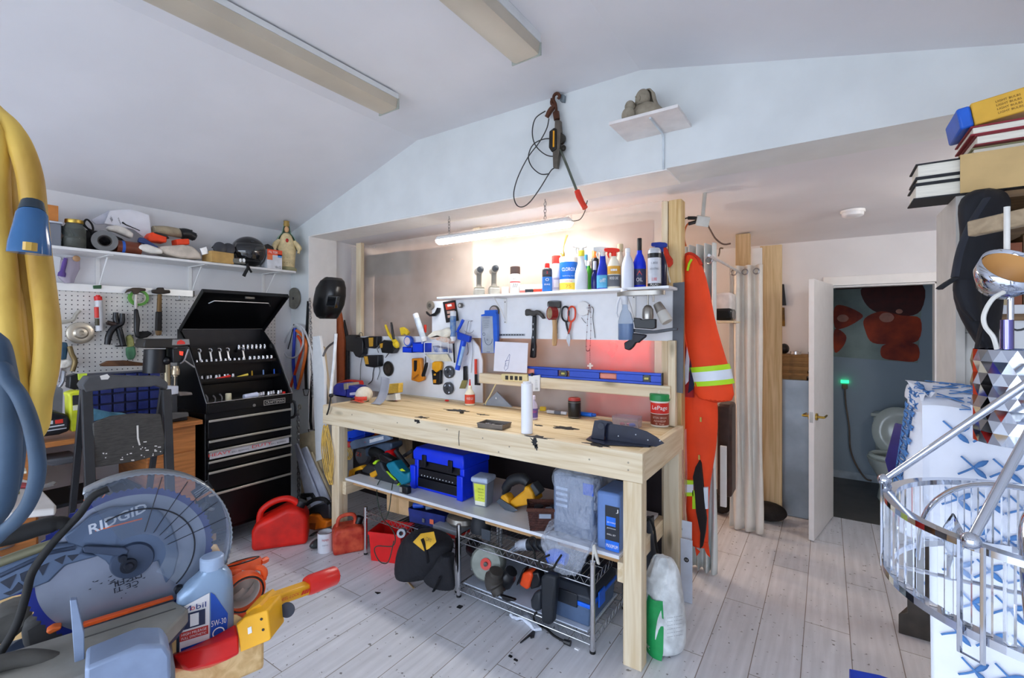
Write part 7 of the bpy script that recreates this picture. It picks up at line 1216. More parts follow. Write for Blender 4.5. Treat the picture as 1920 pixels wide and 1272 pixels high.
def fuel(label,u,vb,w,h,dep,rz,dirty=False):
    p=P(u,vb,Z=0);t=thing('fuel_can',label,'fuel can',p,rz);F=mat('#c92a1c',.5,var=.3,scale=14,col2='#d85a3a')if dirty else FR;x=w/2
    out=[(-x,0),(x,0),(x,h*.6),(x*.72,h*.78),(x*.25,h*.84),(-x*.3,h*.7),(-x*.82,h*.58),(-x,h*.42)]if not dirty else[(-x,0),(x,0),(x,h*.62),(x*.7,h*.72),(-x*.8,h*.72),(-x,h*.55)]
    obj('body',M(F).prism([(a,-dep/2,b)for a,b in out],(0,dep,0)),t,bev=.03 if not dirty else.022,seg=4)
    hd_=[(-x*.8,0,h*.5),(-x*.72,0,h*.76),(-x*.3,0,h*.93),(x*.2,0,h*.97),(x*.55,0,h*.86),(x*.7,0,h*.7)]if not dirty else[(-x*.7,0,h*.66),(-x*.6,0,h*.92),(-x*.2,0,h),(x*.3,0,h*.98),(x*.45,0,h*.84),(x*.4,0,h*.68)]
    obj('handle',M(F).tube(cr(hd_,5),w*.06,10),t);obj('filler_cap',M(BLACKP).cyl((x*.62,0,h*.7),(x*.78,0,h*.88),dep*.17,n=16),t);return t
fuel('large red plastic fuel can beside the tool chest',528,1018,.37,.335,.2,face(P(528,1018,Z=0))-.12);fuel('small scuffed red fuel can in front of the left bench leg',653,1030,.215,.25,.16,face(P(653,1030,Z=0))+.1,True)
p=P(610,1033,Z=0);t=thing('paint_tin','open white paint tin between the two fuel cans','tin',p,face(p));obj('tin',M(mat('#dcdfe6',.35,var=.06)).lathe([(.05,0),(.052,.002),(.052,.135),(.048,.137),(.048,.02),(0,.02)],28),t);m=M(mat('#c83a34',.5));ctext(m,'PRIMER',.0524,.095,.045,.014);m.use(mat('#8a8f9a',.5));ctext(m,'interior',.0524,.06,.04,.01);obj('label',m,t);obj('rim',M(STEEL).ring((0,0,.137),(0,0,1),.05,.003,28,6),t)
t=thing('chainsaw','orange and black chainsaw standing on the floor by the leaning boards','chainsaw',P(595,1010,Z=0));yc_=2.18;f_=lambda x,y:L5(x,y)
trace('engine',t,f_,[(920,920),(960,895),(1020,900),(1040,935),(1085,950),(1070,1000),(990,1035),(925,1020)],yc_,.16,mat('#ee7a14',.45),.012,.002);trace('air_filter_cover',t,f_,[(920,870),(980,830),(1100,810),(1110,930),(1040,930),(1020,890),(930,915)],yc_+.02,.16,mat('#26262a',.5),.015);tq('front_handle',t,f_,[(900,870),(920,830),(990,785),(1060,780),(1095,810)],yc_,.016,RUBBER,n=10);trace('side_vents',t,f_,[(945,960),(1000,960),(995,1010),(950,1005)],yc_-.003,.004,mat('#b85a10',.5),.001);tq('guide_bar',t,f_,[(1000,1030),(950,1070),(915,1105)],yc_-.06,[.03,.026,.018],DSTEEL,flat=.25)
trace('rear_handle',t,f_,[(885,740),(975,735),(995,770),(980,790),(960,765),(905,775),(900,840),(880,860)],yc_+.16,.04,BLACKP,.006)
p=P(590,1030,Z=0);one('black_wrap',M(mat('#2a2c2e',.3,bump=.6)).ell(p+V((0,.03,.032)),(.035,.07,.032),14,8),'small black wrapped lump on the floor left of the paint tin','lump')
# foreground left: saw bench, mitre saw, bottle, wheel lock
F1,F2=mkC(0,880,3.245),mkC(300,1000,4.678)
TZ=.885
e0,e1=P(330,1256,Z=TZ),P(496,1191,Z=TZ);dv=(e1-e0).normalized();nv=V((-dv.y,dv.x,0))
sb=thing('saw_bench','thick pale plywood bench slab under the mitre saw','bench',(e1-dv*.9+nv*.3)*1.0-V((0,0,(e1-dv*.9+nv*.3).z)))
PLY=wood('#e4c48c','#c49a60','x',seed=5);c=[e1,e1+nv*.62,e1+nv*.62-dv*1.75,e1-dv*1.75]
obj('top',M(PLY).prism([V((q.x,q.y,TZ))for q in c],(0,0,-.08)),sb,world=True,bev=.008)
for q in(e1-dv*.1+nv*.1,e1-dv*.1+nv*.52,e1-dv*1.6+nv*.1,e1-dv*1.6+nv*.52):obj('leg',M(wood('#c9a878','#a17c4c','z')).bb(q.x-.03,q.x+.03,q.y-.03,q.y+.03,0,TZ-.0805),sb,world=True)
D_=(FW+RT*1.154).normalized();N_=Z_.cross(D_);HUB=P(*F1(780,560),d=.98)
MS=Matrix(((D_.x,N_.x,0,HUB.x),(D_.y,N_.y,0,HUB.y),(0,0,1,HUB.z),(0,0,0,1)));MI=MS.inverted()
ms=thing('mitre_saw','large blue-grey mitre saw with clear guard over a blue rimmed blade','saw',Mx=Matrix.Translation((HUB.x,HUB.y,TZ+.0005))@MS.to_3x3().to_4x4());ZO=HUB.z-TZ-.0005
def S_(x,y,yo=0.):
    r=ray(*F1(x,y));t=((HUB+N_*yo)-EYE).dot(N_)/r.dot(N_);q=MI@(EYE+r*t);return V((q.x,q.y,q.z+ZO))
def sp_(name,pts,yo,thk,mt,bev=.003):return obj(name,M(mt).prism([S_(x,y,yo)for x,y in pts],(0,thk,0)),ms,bev=bev)
def stb(name,pts,yo,r,mt,k=5,n=10,flat=1.):return obj(name,M(mt).tube(cr([S_(x,y,yo)for x,y in pts],k),r,n,flat=flat),ms)
CB=mat('#5c6d88',.4,.3,.12,6);CB2=mat('#3e4a60',.4,.3,.1);SAWD=mat('#8d8a82',.7,.1,.2,10)
hc_=V((0,0,ZO));RB_=.152;FY=(0,-1,0)
obj('blade',M(mat('#9aa2b4',.4,.7,.2,5)).lathe([(.0,-.001),(RB_-.014,-.001),(RB_-.014,.001),(0,.001)],60,hc_,FY),ms)
m=M(mat('#1c2a7c',.4));pts=[]
for i in range(80):
    for q,da in((1.0,0),(.972,.5)):a=2*PI*(i+da)/80;pts.append((RB_*q*math.cos(a),RB_*q*math.sin(a)))
vs=[hc_+V((x,y_,z))for y_ in(-.0012,.0012)for x,z in pts]+[hc_+V(((RB_-.0145)*math.cos(2*PI*i/160),y_,(RB_-.0145)*math.sin(2*PI*i/160)))for y_ in(-.0012,.0012)for i in range(160)];n_=160
fs=[];
for i in range(n_):j=(i+1)%n_;fs+=[(i,j,320+j,320+i),(n_+j,n_+i,480+i,480+j),(j,i,n_+i,n_+j)]
obj('blade_rim',m.add(vs,fs),ms)
m=M(mat('#1f2230',.5));m.text('DE FIL',S_(770,675,-.003),(-1,0,-.12),(.1,0,-1),.05,.012).text('CE TI',S_(770,715,-.003),(-1,0,-.12),(.1,0,-1),.04,.01);rr_=random.Random(8)
for i in range(26):x,y=rr_.gauss(700,90),rr_.gauss(690,38);w_=rr_.uniform(6,34);m.prism([S_(x,y,-.0022),S_(x+w_,y-w_*.5,-.0022),S_(x+w_*.8,y+6-w_*.4,-.0022)],(0,.0004,0))
obj('blade_print',m,ms,smooth=0)
sp_('upper_housing',[(390,410),(450,370),(560,280),(680,235),(850,225),(960,250),(1040,330),(1075,430),(1090,520),(1060,640),(1010,700),(960,560),(850,600),(760,640),(690,620),(640,560),(520,490),(410,450)],-.0125,.009,CB,.003)
sp_('logo_panel',[(500,440),(560,290),(680,245),(900,230),(900,330),(720,380),(700,470)],-.0138,.0012,CB,0)
m=M(mat('#cfd6e2',.4));m.text('RIDGID',S_(722,297,-.0146),(1,0,.26),(-.1,0,1),.094,.02,bold=.02);m.use(mat('#e86a2a',.5)).prism([S_(x,y,-.0146)for x,y in((578,372),(866,298),(864,306),(580,380))],(0,.0008,0));obj('lettering',m,ms)
obj('hub_cover',M(CB2).lathe([(0,.022),(.034,.02),(.037,.012),(.037,-.01)],36,S_(805,540,0),FY),ms);obj('hub_bolt',M(mat('#1b202c',.4,.3)).lathe([(0,.034),(.007,.034),(.009,.03),(.014,.03),(.014,.02)],24,S_(780,560,0),FY),ms);obj('hub_screw',M(mat('#1b202c',.4,.3)).lathe([(0,.032),(.007,.032),(.008,.02)],18,S_(745,515,0),FY),ms)
sp_('link_arm',[(500,480),(520,470),(760,480),(785,500),(770,530),(740,536),(510,510)],-.024,.008,CB2,.002)
sp_('trunnion_arm',[(-120,640),(0,600),(330,465),(450,450),(520,470),(500,510),(610,530),(400,590),(300,690),(100,770),(-120,850)],-.012,.03,CB,.004)
for tri in([(0,690),(100,640),(60,730)],[(120,640),(190,610),(170,700),(130,680)],[(20,760),(70,740),(110,690),(150,720),(60,770)],[(230,600),(300,570),(260,650)],[(330,555),(400,525),(380,580)],[(410,530),(480,520),(440,560)]):sp_('web_pocket_shade',tri,-.0135,.002,mat('#2b3242',.5),0)  # dark triangles paint the shade of recesses that are not cut
obj('arm_slot',M(CB2).tube([S_(x,y,-.014)for x,y in((0,650),(300,510),(460,478))],.004,6),ms)
GRD=bpy.data.materials.new('clear_guard');GRD.use_nodes=True;b_=GRD.node_tree.nodes['Principled BSDF'];b_.inputs['Base Color'].default_value=(.22,.27,.36,1);b_.inputs['Roughness'].default_value=.06;b_.inputs['Alpha'].default_value=.2
RG=.172;cg=V((.012,0,ZO+.008));a0,a1=math.radians(118),math.radians(-48)
def arcp(r,y_,n=48):return[cg+V((r*math.cos(a0+(a1-a0)*i/n),y_,r*math.sin(a0+(a1-a0)*i/n)))for i in range(n+1)]
obj('clear_guard',M(GRD).loft([arcp(.05,-.02),arcp(RG,-.02),arcp(RG,.03)],caps=False,closed=False),ms,solid=.002)
m=M(mat('#8f959c',.3,.6));A=arcp(RG+.001,-.021,90);B=arcp(RG+.001,.03,90)
for i in range(90):k=1.012 if i%2 else 1.0;A[i]=cg+(A[i]-cg)*k
obj('guard_rim',m.loft([A,B],caps=False,closed=False),ms,solid=.003)
m=M(mat('#1a1d26',.5))
for a in(75,58,44,30,15):m.tube([cg+V((r*math.cos(math.radians(a)),-.0215,r*math.sin(math.radians(a))))for r in(.055,RG-.004)],.0009,5)
m.tube(arcp(.102,-.0215),.0016,5);obj('guard_ribs',m,ms)
sp_('motor_label',[(505,190),(530,160),(640,130),(690,190),(700,250),(520,285)],.06,.07,BLACKP,.006);sp_('orange_trim',[(508,185),(540,215),(590,210),(640,150),(640,165),(600,222),(545,232),(545,285),(520,288)],.058,.003,mat('#ee6a1c',.45),.001)
m=M(mat('#c9c9c4',.5));[m.prism([S_(600+18*i,225-4*i,.0585),S_(606+18*i,224-4*i,.0585),S_(604+18*i,262-4*i,.0585),S_(598+18*i,263-4*i,.0585)],(0,.0005,0))for i in range(5)];obj('warning_print',m,ms)
sp_('warning_tag',[(1160,140),(1265,68),(1305,125),(1200,195)],.03,.003,BLACKP,0);sp_('tag_edge',[(1190,185),(1300,120),(1306,132),(1200,197)],.0285,.001,mat('#ea8a2a',.5),0);m=M(mat('#c9c9c6',.5));[m.prism([S_(1180+6*i,146+11*i,.0288),S_(1262+6*i,92+11*i,.0288),S_(1264+6*i,95+11*i,.0288),S_(1182+6*i,149+11*i,.0288)],(0,.0003,0))for i in range(4)];obj('tag_print',m,ms)
obj('guard_knob',M(BLACKP).lathe([(0,.016),(.008,.016),(.009,.004),(.0,.0)],18,S_(1085,722,-.02),FY),ms)
stb('carry_handle',[(-80,440),(100,400),(280,345),(370,330),(400,350)],-.04,[.014,.015,.015,.013,.009],RUBBER);stb('rail_tube',[(-80,600),(100,530),(330,450)],-.03,.0085,mat('#7d7a62',.5,.4));stb('power_lead',[(660,120),(560,170),(480,280),(330,440),(200,620),(160,760),(100,950),(0,1120),(-60,1180)],-.05,.0068,RUBBER);stb('lead_top',[(520,260),(600,130),(680,95),(740,70),(770,90)],.02,.004,RUBBER)
zt=lambda z:z+ZO
sp_('insert_strip',[(505,945),(1050,780),(1058,792),(512,968)],-.03,.012,mat('#d8561e',.5),.001)
T0,T1,T2,T3=S_(515,965,-.034),S_(1058,800,-.034),S_(1062,860,-.12),S_(515,1190,-.14)
tz=(T0.z+T1.z)/2;bs=[V((T0.x-.19,-.034,tz)),V((T1.x,-.034,tz)),V((T1.x+.02,-.09,tz)),V((T1.x-.02,-.15,tz)),V((T1.x-.12,-.2,tz)),V((T0.x-.19,-.2,tz))]
obj('turntable',M(SAWD).prism(bs,(0,0,-.03)),ms,bev=.004)
obj('table_slot',M(mat('#4a4844',.6)).bb(T0.x,T1.x,-.075,-.071,tz-.001,tz+.0006),ms)
xs=S_(1040,1130,-.1).x;obj('base',M(mat('#6c727c',.5,.2,.15)).loft([[(-.36,-.19,z),(xs,-.19,z),(xs+k,.12,z),(-.36,.12,z)]for z,k in((.001,.02),(tz-.05,0))]),ms,bev=.01);obj('pivot_ring',M(CB2).lathe([(.14,tz-.05),(.15,tz-.04),(.15,tz-.031),(0,tz-.031)],40,(-.05,-.03,0)),ms)
fx=S_(470,1000,-.1).x;obj('fence',M(mat('#8797b2',.45,.2,.1)).prism([S_(x,y,-.15)for x,y in((425,800),(465,795),(512,1005),(515,1272),(460,1272),(440,1000))],(0,.012,0)),ms,bev=.001)
obj('front_block',M(mat('#8797b2',.45,.2,.12)).prism([S_(x,y,-.22)for x,y in((515,1215),(850,1075),(1000,1070),(1040,1130),(1042,1290),(515,1330))],(0,.07,0)),ms,bev=.006);obj('sticker',M(mat('#c8452e',.6)).lathe([(0,.0006),(.009,.0006),(.009,0)],20,S_(825,1088,-.2),(0,-.6,1)),ms)
sp_('dust_boot',[(120,980),(250,900),(420,960),(400,1080),(330,1170),(140,1110)],.02,.05,mat('#3d3c3b',.8,var=.3),.01);sp_('rear_casting',[(-60,900),(60,850),(200,820),(180,960),(60,1060),(-60,1100)],.06,.06,mat('#52504c',.7,var=.3),.01);sp_('orange_pad',[(275,995),(320,965),(375,960),(370,980),(300,1012)],-.02,.02,mat('#e06a2a',.5),.004);stb('lower_bracket',[(-60,1200),(150,1150),(330,1170),(430,1240)],-.1,.014,mat('#4a4844',.8,var=.3),n=10)
t=thing('power_plug','black plug with silver prongs lying behind the saw guard','plug',P(*F1(1250,240),d=1.08));obj('body',M(BLACKP).tube([P(*F1(1230,235),d=1.08),P(*F1(1262,240),d=1.08)],.012,10),t,world=True);obj('prongs',M(STEEL).tube([P(*F1(1264,240),d=1.08),P(*F1(1300,244),d=1.08)],.006,6,flat=.5),t,world=True)
p=P(386,1221,Z=TZ);k=FW.dot(p-EYE)/FPX;ob_=thing('oil_bottle','silver-blue motor oil bottle with white label and silver cap','bottle',p+V((0,0,.0005)),face(p));W_,H_=96*k/2*.97,176*k;OB=mat('#8aa2bd',.3,.2,.04)
def orow(z,xl,xr,d_):n=28;return[((xl+xr)/2+(xr-xl)/2*math.copysign(abs(math.cos(a))**.6,math.cos(a)),d_*math.copysign(abs(math.sin(a))**.6,math.sin(a)),z)for a in[2*PI*i/n for i in range(n)]]
obj('body',M(OB).loft([orow(H_*z,-W_*a,W_*b,W_*d_)for z,a,b,d_ in((0,.9,.9,.5),(.02,.97,.97,.56),(.35,.97,.97,.56),(.6,.97,.95,.56),(.68,.95,.93,.55),(.76,.65,.9,.5),(.83,.3,.75,.44),(.86,.17,.6,.38),(.88,.17,.6,.38))]),ob_)
obj('cap',M(mat('#a9bdd8',.35,.2)).lathe([(.0,H_*.87),(W_*.42,H_*.872),(W_*.42,H_*.985),(W_*.37,H_),(0,H_)],28,(W_*.21,0,0)),ob_)
m=M(PAPER);yl=-W_*.585;m.add([(-W_*.86,yl,H_*.03),(W_*.12,yl,H_*.03),(W_*.12,yl,H_*.68),(-W_*.8,yl,H_*.6)],[(0,1,2,3)]);m.use(mat('#1450b8',.35));m.add([(W_*.16,yl,H_*.03),(W_*.7,yl+.004,H_*.1),(W_*.74,yl+.004,H_*.4),(W_*.3,yl,H_*.64),(W_*.16,yl,H_*.68)],[(0,1,2,3,4)]);m.add([(-W_*.8,yl-.0004,H_*.13),(W_*.08,yl-.0004,H_*.13),(W_*.08,yl-.0004,H_*.2),(-W_*.8,yl-.0004,H_*.19)],[(0,1,2,3)])
lz=yl-.0008;m.use(mat('#16357e',.4)).text('M bil',(-W_*.36,lz,H_*.575),X_,Z_,W_*.74,H_*.055);m.use(REDP).text('o',(-W_*.42,lz-.0002,H_*.568),X_,Z_,W_*.14,H_*.035);m.use(mat('#15224a',.4)).bb(-W_*.72,-W_*.02,lz-.0002,lz+.0002,H_*.37,H_*.53);m.use(PAPER).text('1',(-W_*.37,lz-.0006,H_*.45),X_,Z_,W_*.28,H_*.125,bold=.03)
m.use(mat('#c8322a',.4)).bb(-W_*.84,W_*.08,lz-.0002,lz+.0002,H_*.26,H_*.35);m.use(PAPER).text('HIGH MILEAGE',(-W_*.38,lz-.0006,H_*.325),X_,Z_,W_*.8,H_*.025).text('FULL SYNTHETIC',(-W_*.38,lz-.0006,H_*.285),X_,Z_,W_*.8,H_*.025).text('5W-30',(W_*.43,lz,H_*.35),X_,Z_,W_*.5,H_*.06);m.use(mat('#16357e',.4)).text('dexos',(-W_*.45,lz,H_*.08),X_,Z_,W_*.6,H_*.055);m.use(PAPER).ring((W_*.42,lz,H_*.24),(0,1,0),W_*.19,.0012,20,5);obj('label',m,ob_)
HO=mat('#f0602c',.4,var=.05);t=thing('hose_elbow','translucent white elbow with two orange bayonet rings on the bench','hose fitting',P(468,1195,Z=TZ));dd=1.12
c1,c2=P(*F2(735,520),d=dd-.03),P(*F2(720,300),d=dd+.03);n1=(EYE-c1).normalized()*.75+RT*.25+V((0,0,-.35));n2=V((0,0,1))*.9-RT*.2+FW*.2
el=cr([c1+n1*.0,c1-n1.normalized()*.05,c2-n2.normalized()*.05+FW*.01,c2],6);obj('elbow',M(mat('#d9d3cc',.3,trans=.25,var=.04)).tube(el,.036,22,caps=False),t,world=True,solid=.003);obj('elbow_foot',M(mat('#d9d3cc',.3,var=.04)).cyl(c1-n1.normalized()*.06+V((0,0,-.01)),V((c1.x+FW.x*.08,c1.y+FW.y*.08,TZ+.0005)),.03,.03,20),t,world=True)
for c_,n_,R_ in((c1,n1,.045),(c2,n2,.043)):
    m=M(HO);m.lathe([(R_*.8,-.012),(R_,-.012),(R_*1.02,.006),(R_*.95,.012),(R_*.78,.012),(R_*.8,-.012)],36,c_,n_,caps=False);x_,y_,z_=basis(n_)
    for a in(.6,2.7,4.8):q0=[c_+(x_*math.cos(a+b)+y_*math.sin(a+b))*R_*r_ for b,r_ in((-.3,1.0),(0,1.18),(.25,1.28),(.5,1.22))];m.tube(cr(q0,3),[.006,.008,.007,.005],7)
    obj('bayonet_ring',m,t,world=True);obj('seal',M(BLACKP).ring(c_+n_.normalized()*.0125,n_,R_*.86,.0022,36,6),t,world=True)
WY_=mat('#f2b01e',.4,var=.04);WR=mat('#e01c18',.35,var=.06);t=thing('wheel_lock','red and yellow wheel clamp lock lying along the bench edge','wheel lock',P(420,1235,Z=TZ));W2=lambda x,y,d_:P(*F2(x,y),d=d_)
def wl(name,pts,d_,thk,mt,bev=.004):return obj(name,M(mt).prism([W2(x,y,d_)for x,y in pts],FW*thk),t,world=True,bev=bev)
rows=[[(100,1070,.98),(115,1075,.96),(240,1220,.955),(130,1190,.97)],[(250,1010,.99),(300,1020,.965),(430,1160,.96),(280,1215,.975)],[(450,920,1.01),(520,960,.985),(600,1110,.98),(440,1180,.995)],[(665,805,1.03),(690,900,1.0),(702,1058,1.0),(640,1085,1.02)]]
obj('red_cradle',M(WR).loft([[W2(*q)for q in r_]+[W2(q[0],q[1]-10,q[2]+.05)for q in(r_[3],r_[0])]for r_ in rows]),t,world=True,bev=.005)
wl('yellow_block',[(668,812),(740,745),(930,680),(945,690),(972,925),(960,945),(705,1050),(690,920)],1.0,.06,WY_,.006);wl('yellow_cover',[(668,812),(668,800),(760,720),(750,690),(870,620),(930,680),(745,745)],1.03,.06,WY_,.006)
for x,y in((890,755),(905,848)):obj('bolt_hole',M(BLACKP).lathe([(0,.001),(.0028,.001),(.0028,0)],14,W2(x,y,.9995),-FW),t,world=True)
wl('white_sticker',[(768,835),(800,820),(806,875),(772,890)],.9985,.001,PAPER,0)
a_,b_=W2(905,615,1.06),W2(1300,475,1.16);obj('yellow_bar',M(WY_).beam(a_,b_,.03,.026),t,world=True,bev=.004);g0,g1=W2(1285,465,1.155),W2(1540,370,1.22);obj('red_grip',M(mat('#e02a22',.3,var=.05)).tube([g0,g0+(g1-g0)*.1,g0+(g1-g0)*.95,g1],[.021,.0235,.0235,.021],16),t,world=True)
m=M(mat('#d8301c',.4));xd=(b_-a_).normalized();u_=Z_-xd*xd.z;nrm=xd.cross(u_).normalized()
m.text('WHEEL-LOCK',a_+(b_-a_)*.42+nrm*.0185+Z_*.002,xd,u_,.06,.007)
for i in range(3):q=a_+(b_-a_)*(.72+.06*i)+nrm*.0185;m.prism([q+xd*x_+u_.normalized()*z_ for x_,z_ in((0,-.004),(.005,-.004),(.009,.005),(.004,.005))],nrm*.0005)
obj('bar_lettering',m,t,world=True);obj('lock_cylinder',M(BLACKP).tube([W2(925,690,1.05),W2(1045,655,1.06)],.0185,18),t,world=True);obj('dust_cap',M(mat('#2a3140',.5)).lathe([(0,.004),(.0165,.003),(.0165,0)],24,W2(1118,672,1.06),-FW+V((.1,0,.1))),t,world=True);obj('cap_tether',M(mat('#2a3140',.5)).tube([W2(1045,680,1.06),W2(1075,676,1.06)],.003,6),t,world=True)
ec=thing('extension_lead','thick bundle of yellow extension cord with blue see-through socket end','cord',P(10,520,d=.78));YC=mat('#d9a43c',.6,var=.45,scale=7,col2='#f0cc62',bump=.3,bscale=25,stretch=(1,1,.35))
LO=[([(0,225),(32,262),(55,325),(64,395),(72,470),(82,550),(90,620),(86,690),(74,745),(62,810)],.76),([(0,300),(12,380),(32,445),(46,520),(52,640),(60,720),(55,790),(38,828)],.77),([(-8,380),(2,480),(20,560),(30,660),(40,750),(36,815)],.75),([(10,240),(44,330),(52,430),(62,520),(72,600),(76,660),(66,740)],.80),([(-14,250),(-4,400),(10,520),(14,600),(24,690),(30,790)],.74),([(-20,330),(-10,450),(0,560),(10,640),(14,700),(20,760)],.76),([(-30,300),(-18,420),(28,500),(40,580),(38,660),(50,740)],.785)]
for pts,d_ in LO:q=pts+[(pts[-1][0]-60,pts[-1][1]+25),(pts[-1][0]-110,pts[-1][1]-60),(-90,500),(-80,330),(pts[0][0]-45,pts[0][1]-20)];obj('strand',M(YC).tube(cr([P(u,v,d=d_+.01*math.sin(v/60))for u,v in q],5,True),.0165,10,closed=True),ec,world=True)
SC=mat('#4a76a8',.12,trans=.35,var=.1,ior=1.25);obj('socket_end',M(SC).tube([P(u,v,d=.715)for u,v in((60,392),(60,402),(58,425),(56,455),(55,476))],[.014,.018,.02,.024,.025],18),ec,world=True);obj('socket_neck',M(mat('#20303c',.4)).tube([P(61,380,d=.72),P(60,398,d=.715)],[.013,.016],14),ec,world=True);obj('socket_core',M(mat('#b8923a',.4)).tube([P(57,455,d=.69),P(56,470,d=.69)],.008,8),ec,world=True)
q=P(-30,232,d=.77);zc=2.5+.3*(q.x-XL);obj('hanging_rope',M(mat('#8a8578',.8)).tube([q+V((0,0,-.03)),V((q.x,q.y,min(zc,2.99)))],.006,7),ec,world=True)
t=thing('blue_hose','dusty blue rubber hose loops hanging in front of the yellow cord','hose',P(20,800,d=.6));BHM=mat('#34495f',.6,var=.25,scale=14)
for pts,r_,d_ in(([(0,690),(14,712),(38,745),(58,795),(69,850),(70,890),(60,930),(42,962),(12,992),(-40,1020),(-80,900),(-60,740)],.0085,.6),([(-12,640),(8,700),(16,760),(17,830),(12,900),(-4,960),(-60,990),(-90,850),(-60,680)],.013,.62),([(-22,650),(0,720),(28,790),(30,850),(18,920),(-10,965),(-60,940),(-80,800),(-60,690)],.01,.64)):obj('loop',M(BHM).tube(cr([P(u,v,d=d_)for u,v in pts],6,True),r_,10,closed=True),t,world=True)
# corridor: coverall, curtains, planks
R1,R2,R4=mkC(1180,380,3.741),mkC(1180,680,3.029),mkC(1440,480,2.544)
ident=lambda x,y:(x,y)
CO=mat('#f0481a',.75,var=.08,scale=5,bump=.15,bscale=8);LIME=mat('#b6e622',.6,var=.03);REFL=mat('#dfe8f4',.35,var=.03)
t=thing('coverall','orange work coverall with lime and silver bands hanging from the curtain rail','coverall',P(1315,760,Y=3.05))
def rows_(rows,Y,sy,n=22,wob=.006):return bagm(ident,rows,Y,sy,0,n,wob)
ys_=3.03
obj('body',M(CO).loft(rows_([(1281,1338,700),(1280,1345,750),(1280,1346,800),(1281,1343,850),(1283,1332,900),(1284,1326,950),(1292,1326,1000),(1297,1329,1028)],ys_+.06,.07)),t,world=True,sub=1)
obj('sleeve',M(CO).loft(rows_([(1284,1302,476),(1283,1316,497),(1282,1330,545),(1281,1342,600),(1282,1353,640),(1290,1364,680),(1298,1373,720),(1303,1381,757)],ys_-.03,.055)),t,world=True,sub=1)
obj('collar',M(mat('#c8321a',.8)).tube(cr([P(u,v,Y=ys_-.03)for u,v in((1284,512),(1282,488),(1292,477),(1306,484),(1314,498))],4),.02,10,flat=.7),t,world=True);obj('collar_stripe',M(LIME).tube([P(u,v,Y=ys_-.1)for u,v in((1289,508),(1292,495),(1297,486))],.016,8,flat=.4),t,world=True)
for(a,b,mt_)in((0,1,LIME),(1,2,REFL),(2,3,LIME)):
    S4=[(1290.5,1366,686),(1293,1369,695.5),(1297,1373,713),(1299,1376,722)];d_=[(9,-5),(9,-5),(9,-5),(9,-5)]
    def ringt(k):l,r,v=S4[k];rg=rows_([(l-1.2,r+1.2,v)],ys_-.03,.06)[0];cx_=sum(q.x for q in rg)/len(rg);w_=px(rg[0],38);return[V((q.x,q.y,q.z-(q.x-cx_)/w_*-px(rg[0],5.5)))for q in rg]
    obj('sleeve_band',M(mt_).loft([ringt(a),ringt(b)],caps=False),t,world=True)
for(l,r,v0,v1,mt_)in((1281,1300,902,909,LIME),(1281,1300,909,924,REFL),(1281,1300,924,931,LIME),(1298,1304,920,955,LIME),(1317,1327,915,955,REFL)):obj('leg_band',M(mt_).prism([P(u,v,Y=ys_-.025)for u,v in((l,v0),(r,v0),(r,v1),(l,v1))],(0,.02,0)),t,world=True)
zp=[(1311,864),(1314,870),(1317,900),(1320,940),(1324,975),(1322,1000),(1317,1026),(1312,1030),(1313,1000),(1305,960),(1303,930),(1299,895),(1304,876)];obj('open_zip',M(mat('#1c1416',.8)).prism([P(u,v,Y=ys_-.035)for u,v in zp],(0,.03,0)),t,world=True)
for u,v in((1311,858),(1314,787)):obj('zip_pull',M(mat('#b59a52',.35,.8)).box(P(u,v,Y=ys_-.03),(.01,.006,.028)),t,world=True)
obj('cuff_flap',M(CO).prism([P(u,v,Y=ys_-.01)for u,v in((1303,1028),(1312,1036),(1306,1044))],(0,.012,0)),t,world=True);obj('cuff_flap',M(CO).prism([P(u,v,Y=ys_-.01)for u,v in((1316,1018),(1327,1018),(1331,1046),(1325,1040))],(0,.012,0)),t,world=True)
t=thing('jacket','dark red, white and navy jacket hanging behind the grey panel','jacket',P(1275,650,Y=3.08));obj('body',M(mat('#a01c20',.8)).loft(rows_([(1276,1290,590),(1270,1296,640),(1266,1300,700),(1266,1302,744)],3.0,.02)),t,world=True);obj('white_stripe',M(mat('#dfe0f0',.7)).prism([P(u,v,Y=2.975)for u,v in((1288,650),(1293,665),(1291,715),(1285,722),(1284,690))],(0,.004,0)),t,world=True);obj('navy_panel',M(mat('#1d1b3a',.8)).prism([P(u,v,Y=2.97)for u,v in((1294,670),(1306,700),(1300,730),(1290,738),(1293,710))],(0,.004,0)),t,world=True)
RZ=2.035;t=thing('curtain_rod','thin white rod carrying the curtains along the corridor','rod',(-.57,3.5,RZ));obj('rod',M(mat('#d8d8da',.3,.3)).cyl((-.585,2.98,RZ),(-.56,4.16,RZ),.009,n=12),t,world=True)
def curtain(label,u0,u1,Y,vt,col,zb=.012,n=5,dp=.05):
    a,b=P(u0,600,Y=Y),P(u1,600,Y=Y);zt=P(u0,vt,Y=Y).z;t=thing('curtain',label,'curtain',((a.x+b.x)/2,Y,zb),0,'white curtains')
    f=lambda s,q:V((a.x+(b.x-a.x)*s+.008*math.sin(9*q+20*s)*(1-q),Y+dp*math.sin(2*PI*n*s)*(.75+.25*q)+.01*math.sin(7*q),zb+(zt-zb)*q));obj('cloth',M(mat(col,.8,var=.03,bump=.1)).grid(f,70,30),t,world=True,solid=.003)
    for i in range(3):s=(i+.5)/3;c_=V((a.x+(b.x-a.x)*s,Y-dp-.004,RZ));obj('grommet',M(STEEL).ring(c_,(.3,1,0),.021,.005,18,6),t,world=True)
    return t
curtain('white curtain gathered behind the orange coverall',1284,1343,3.24,462,'#e2e8e6',n=4);curtain('white curtain gathered at the far end of the rod',1367,1430,4.06,500,'#e6e2da',n=3,dp=.035)
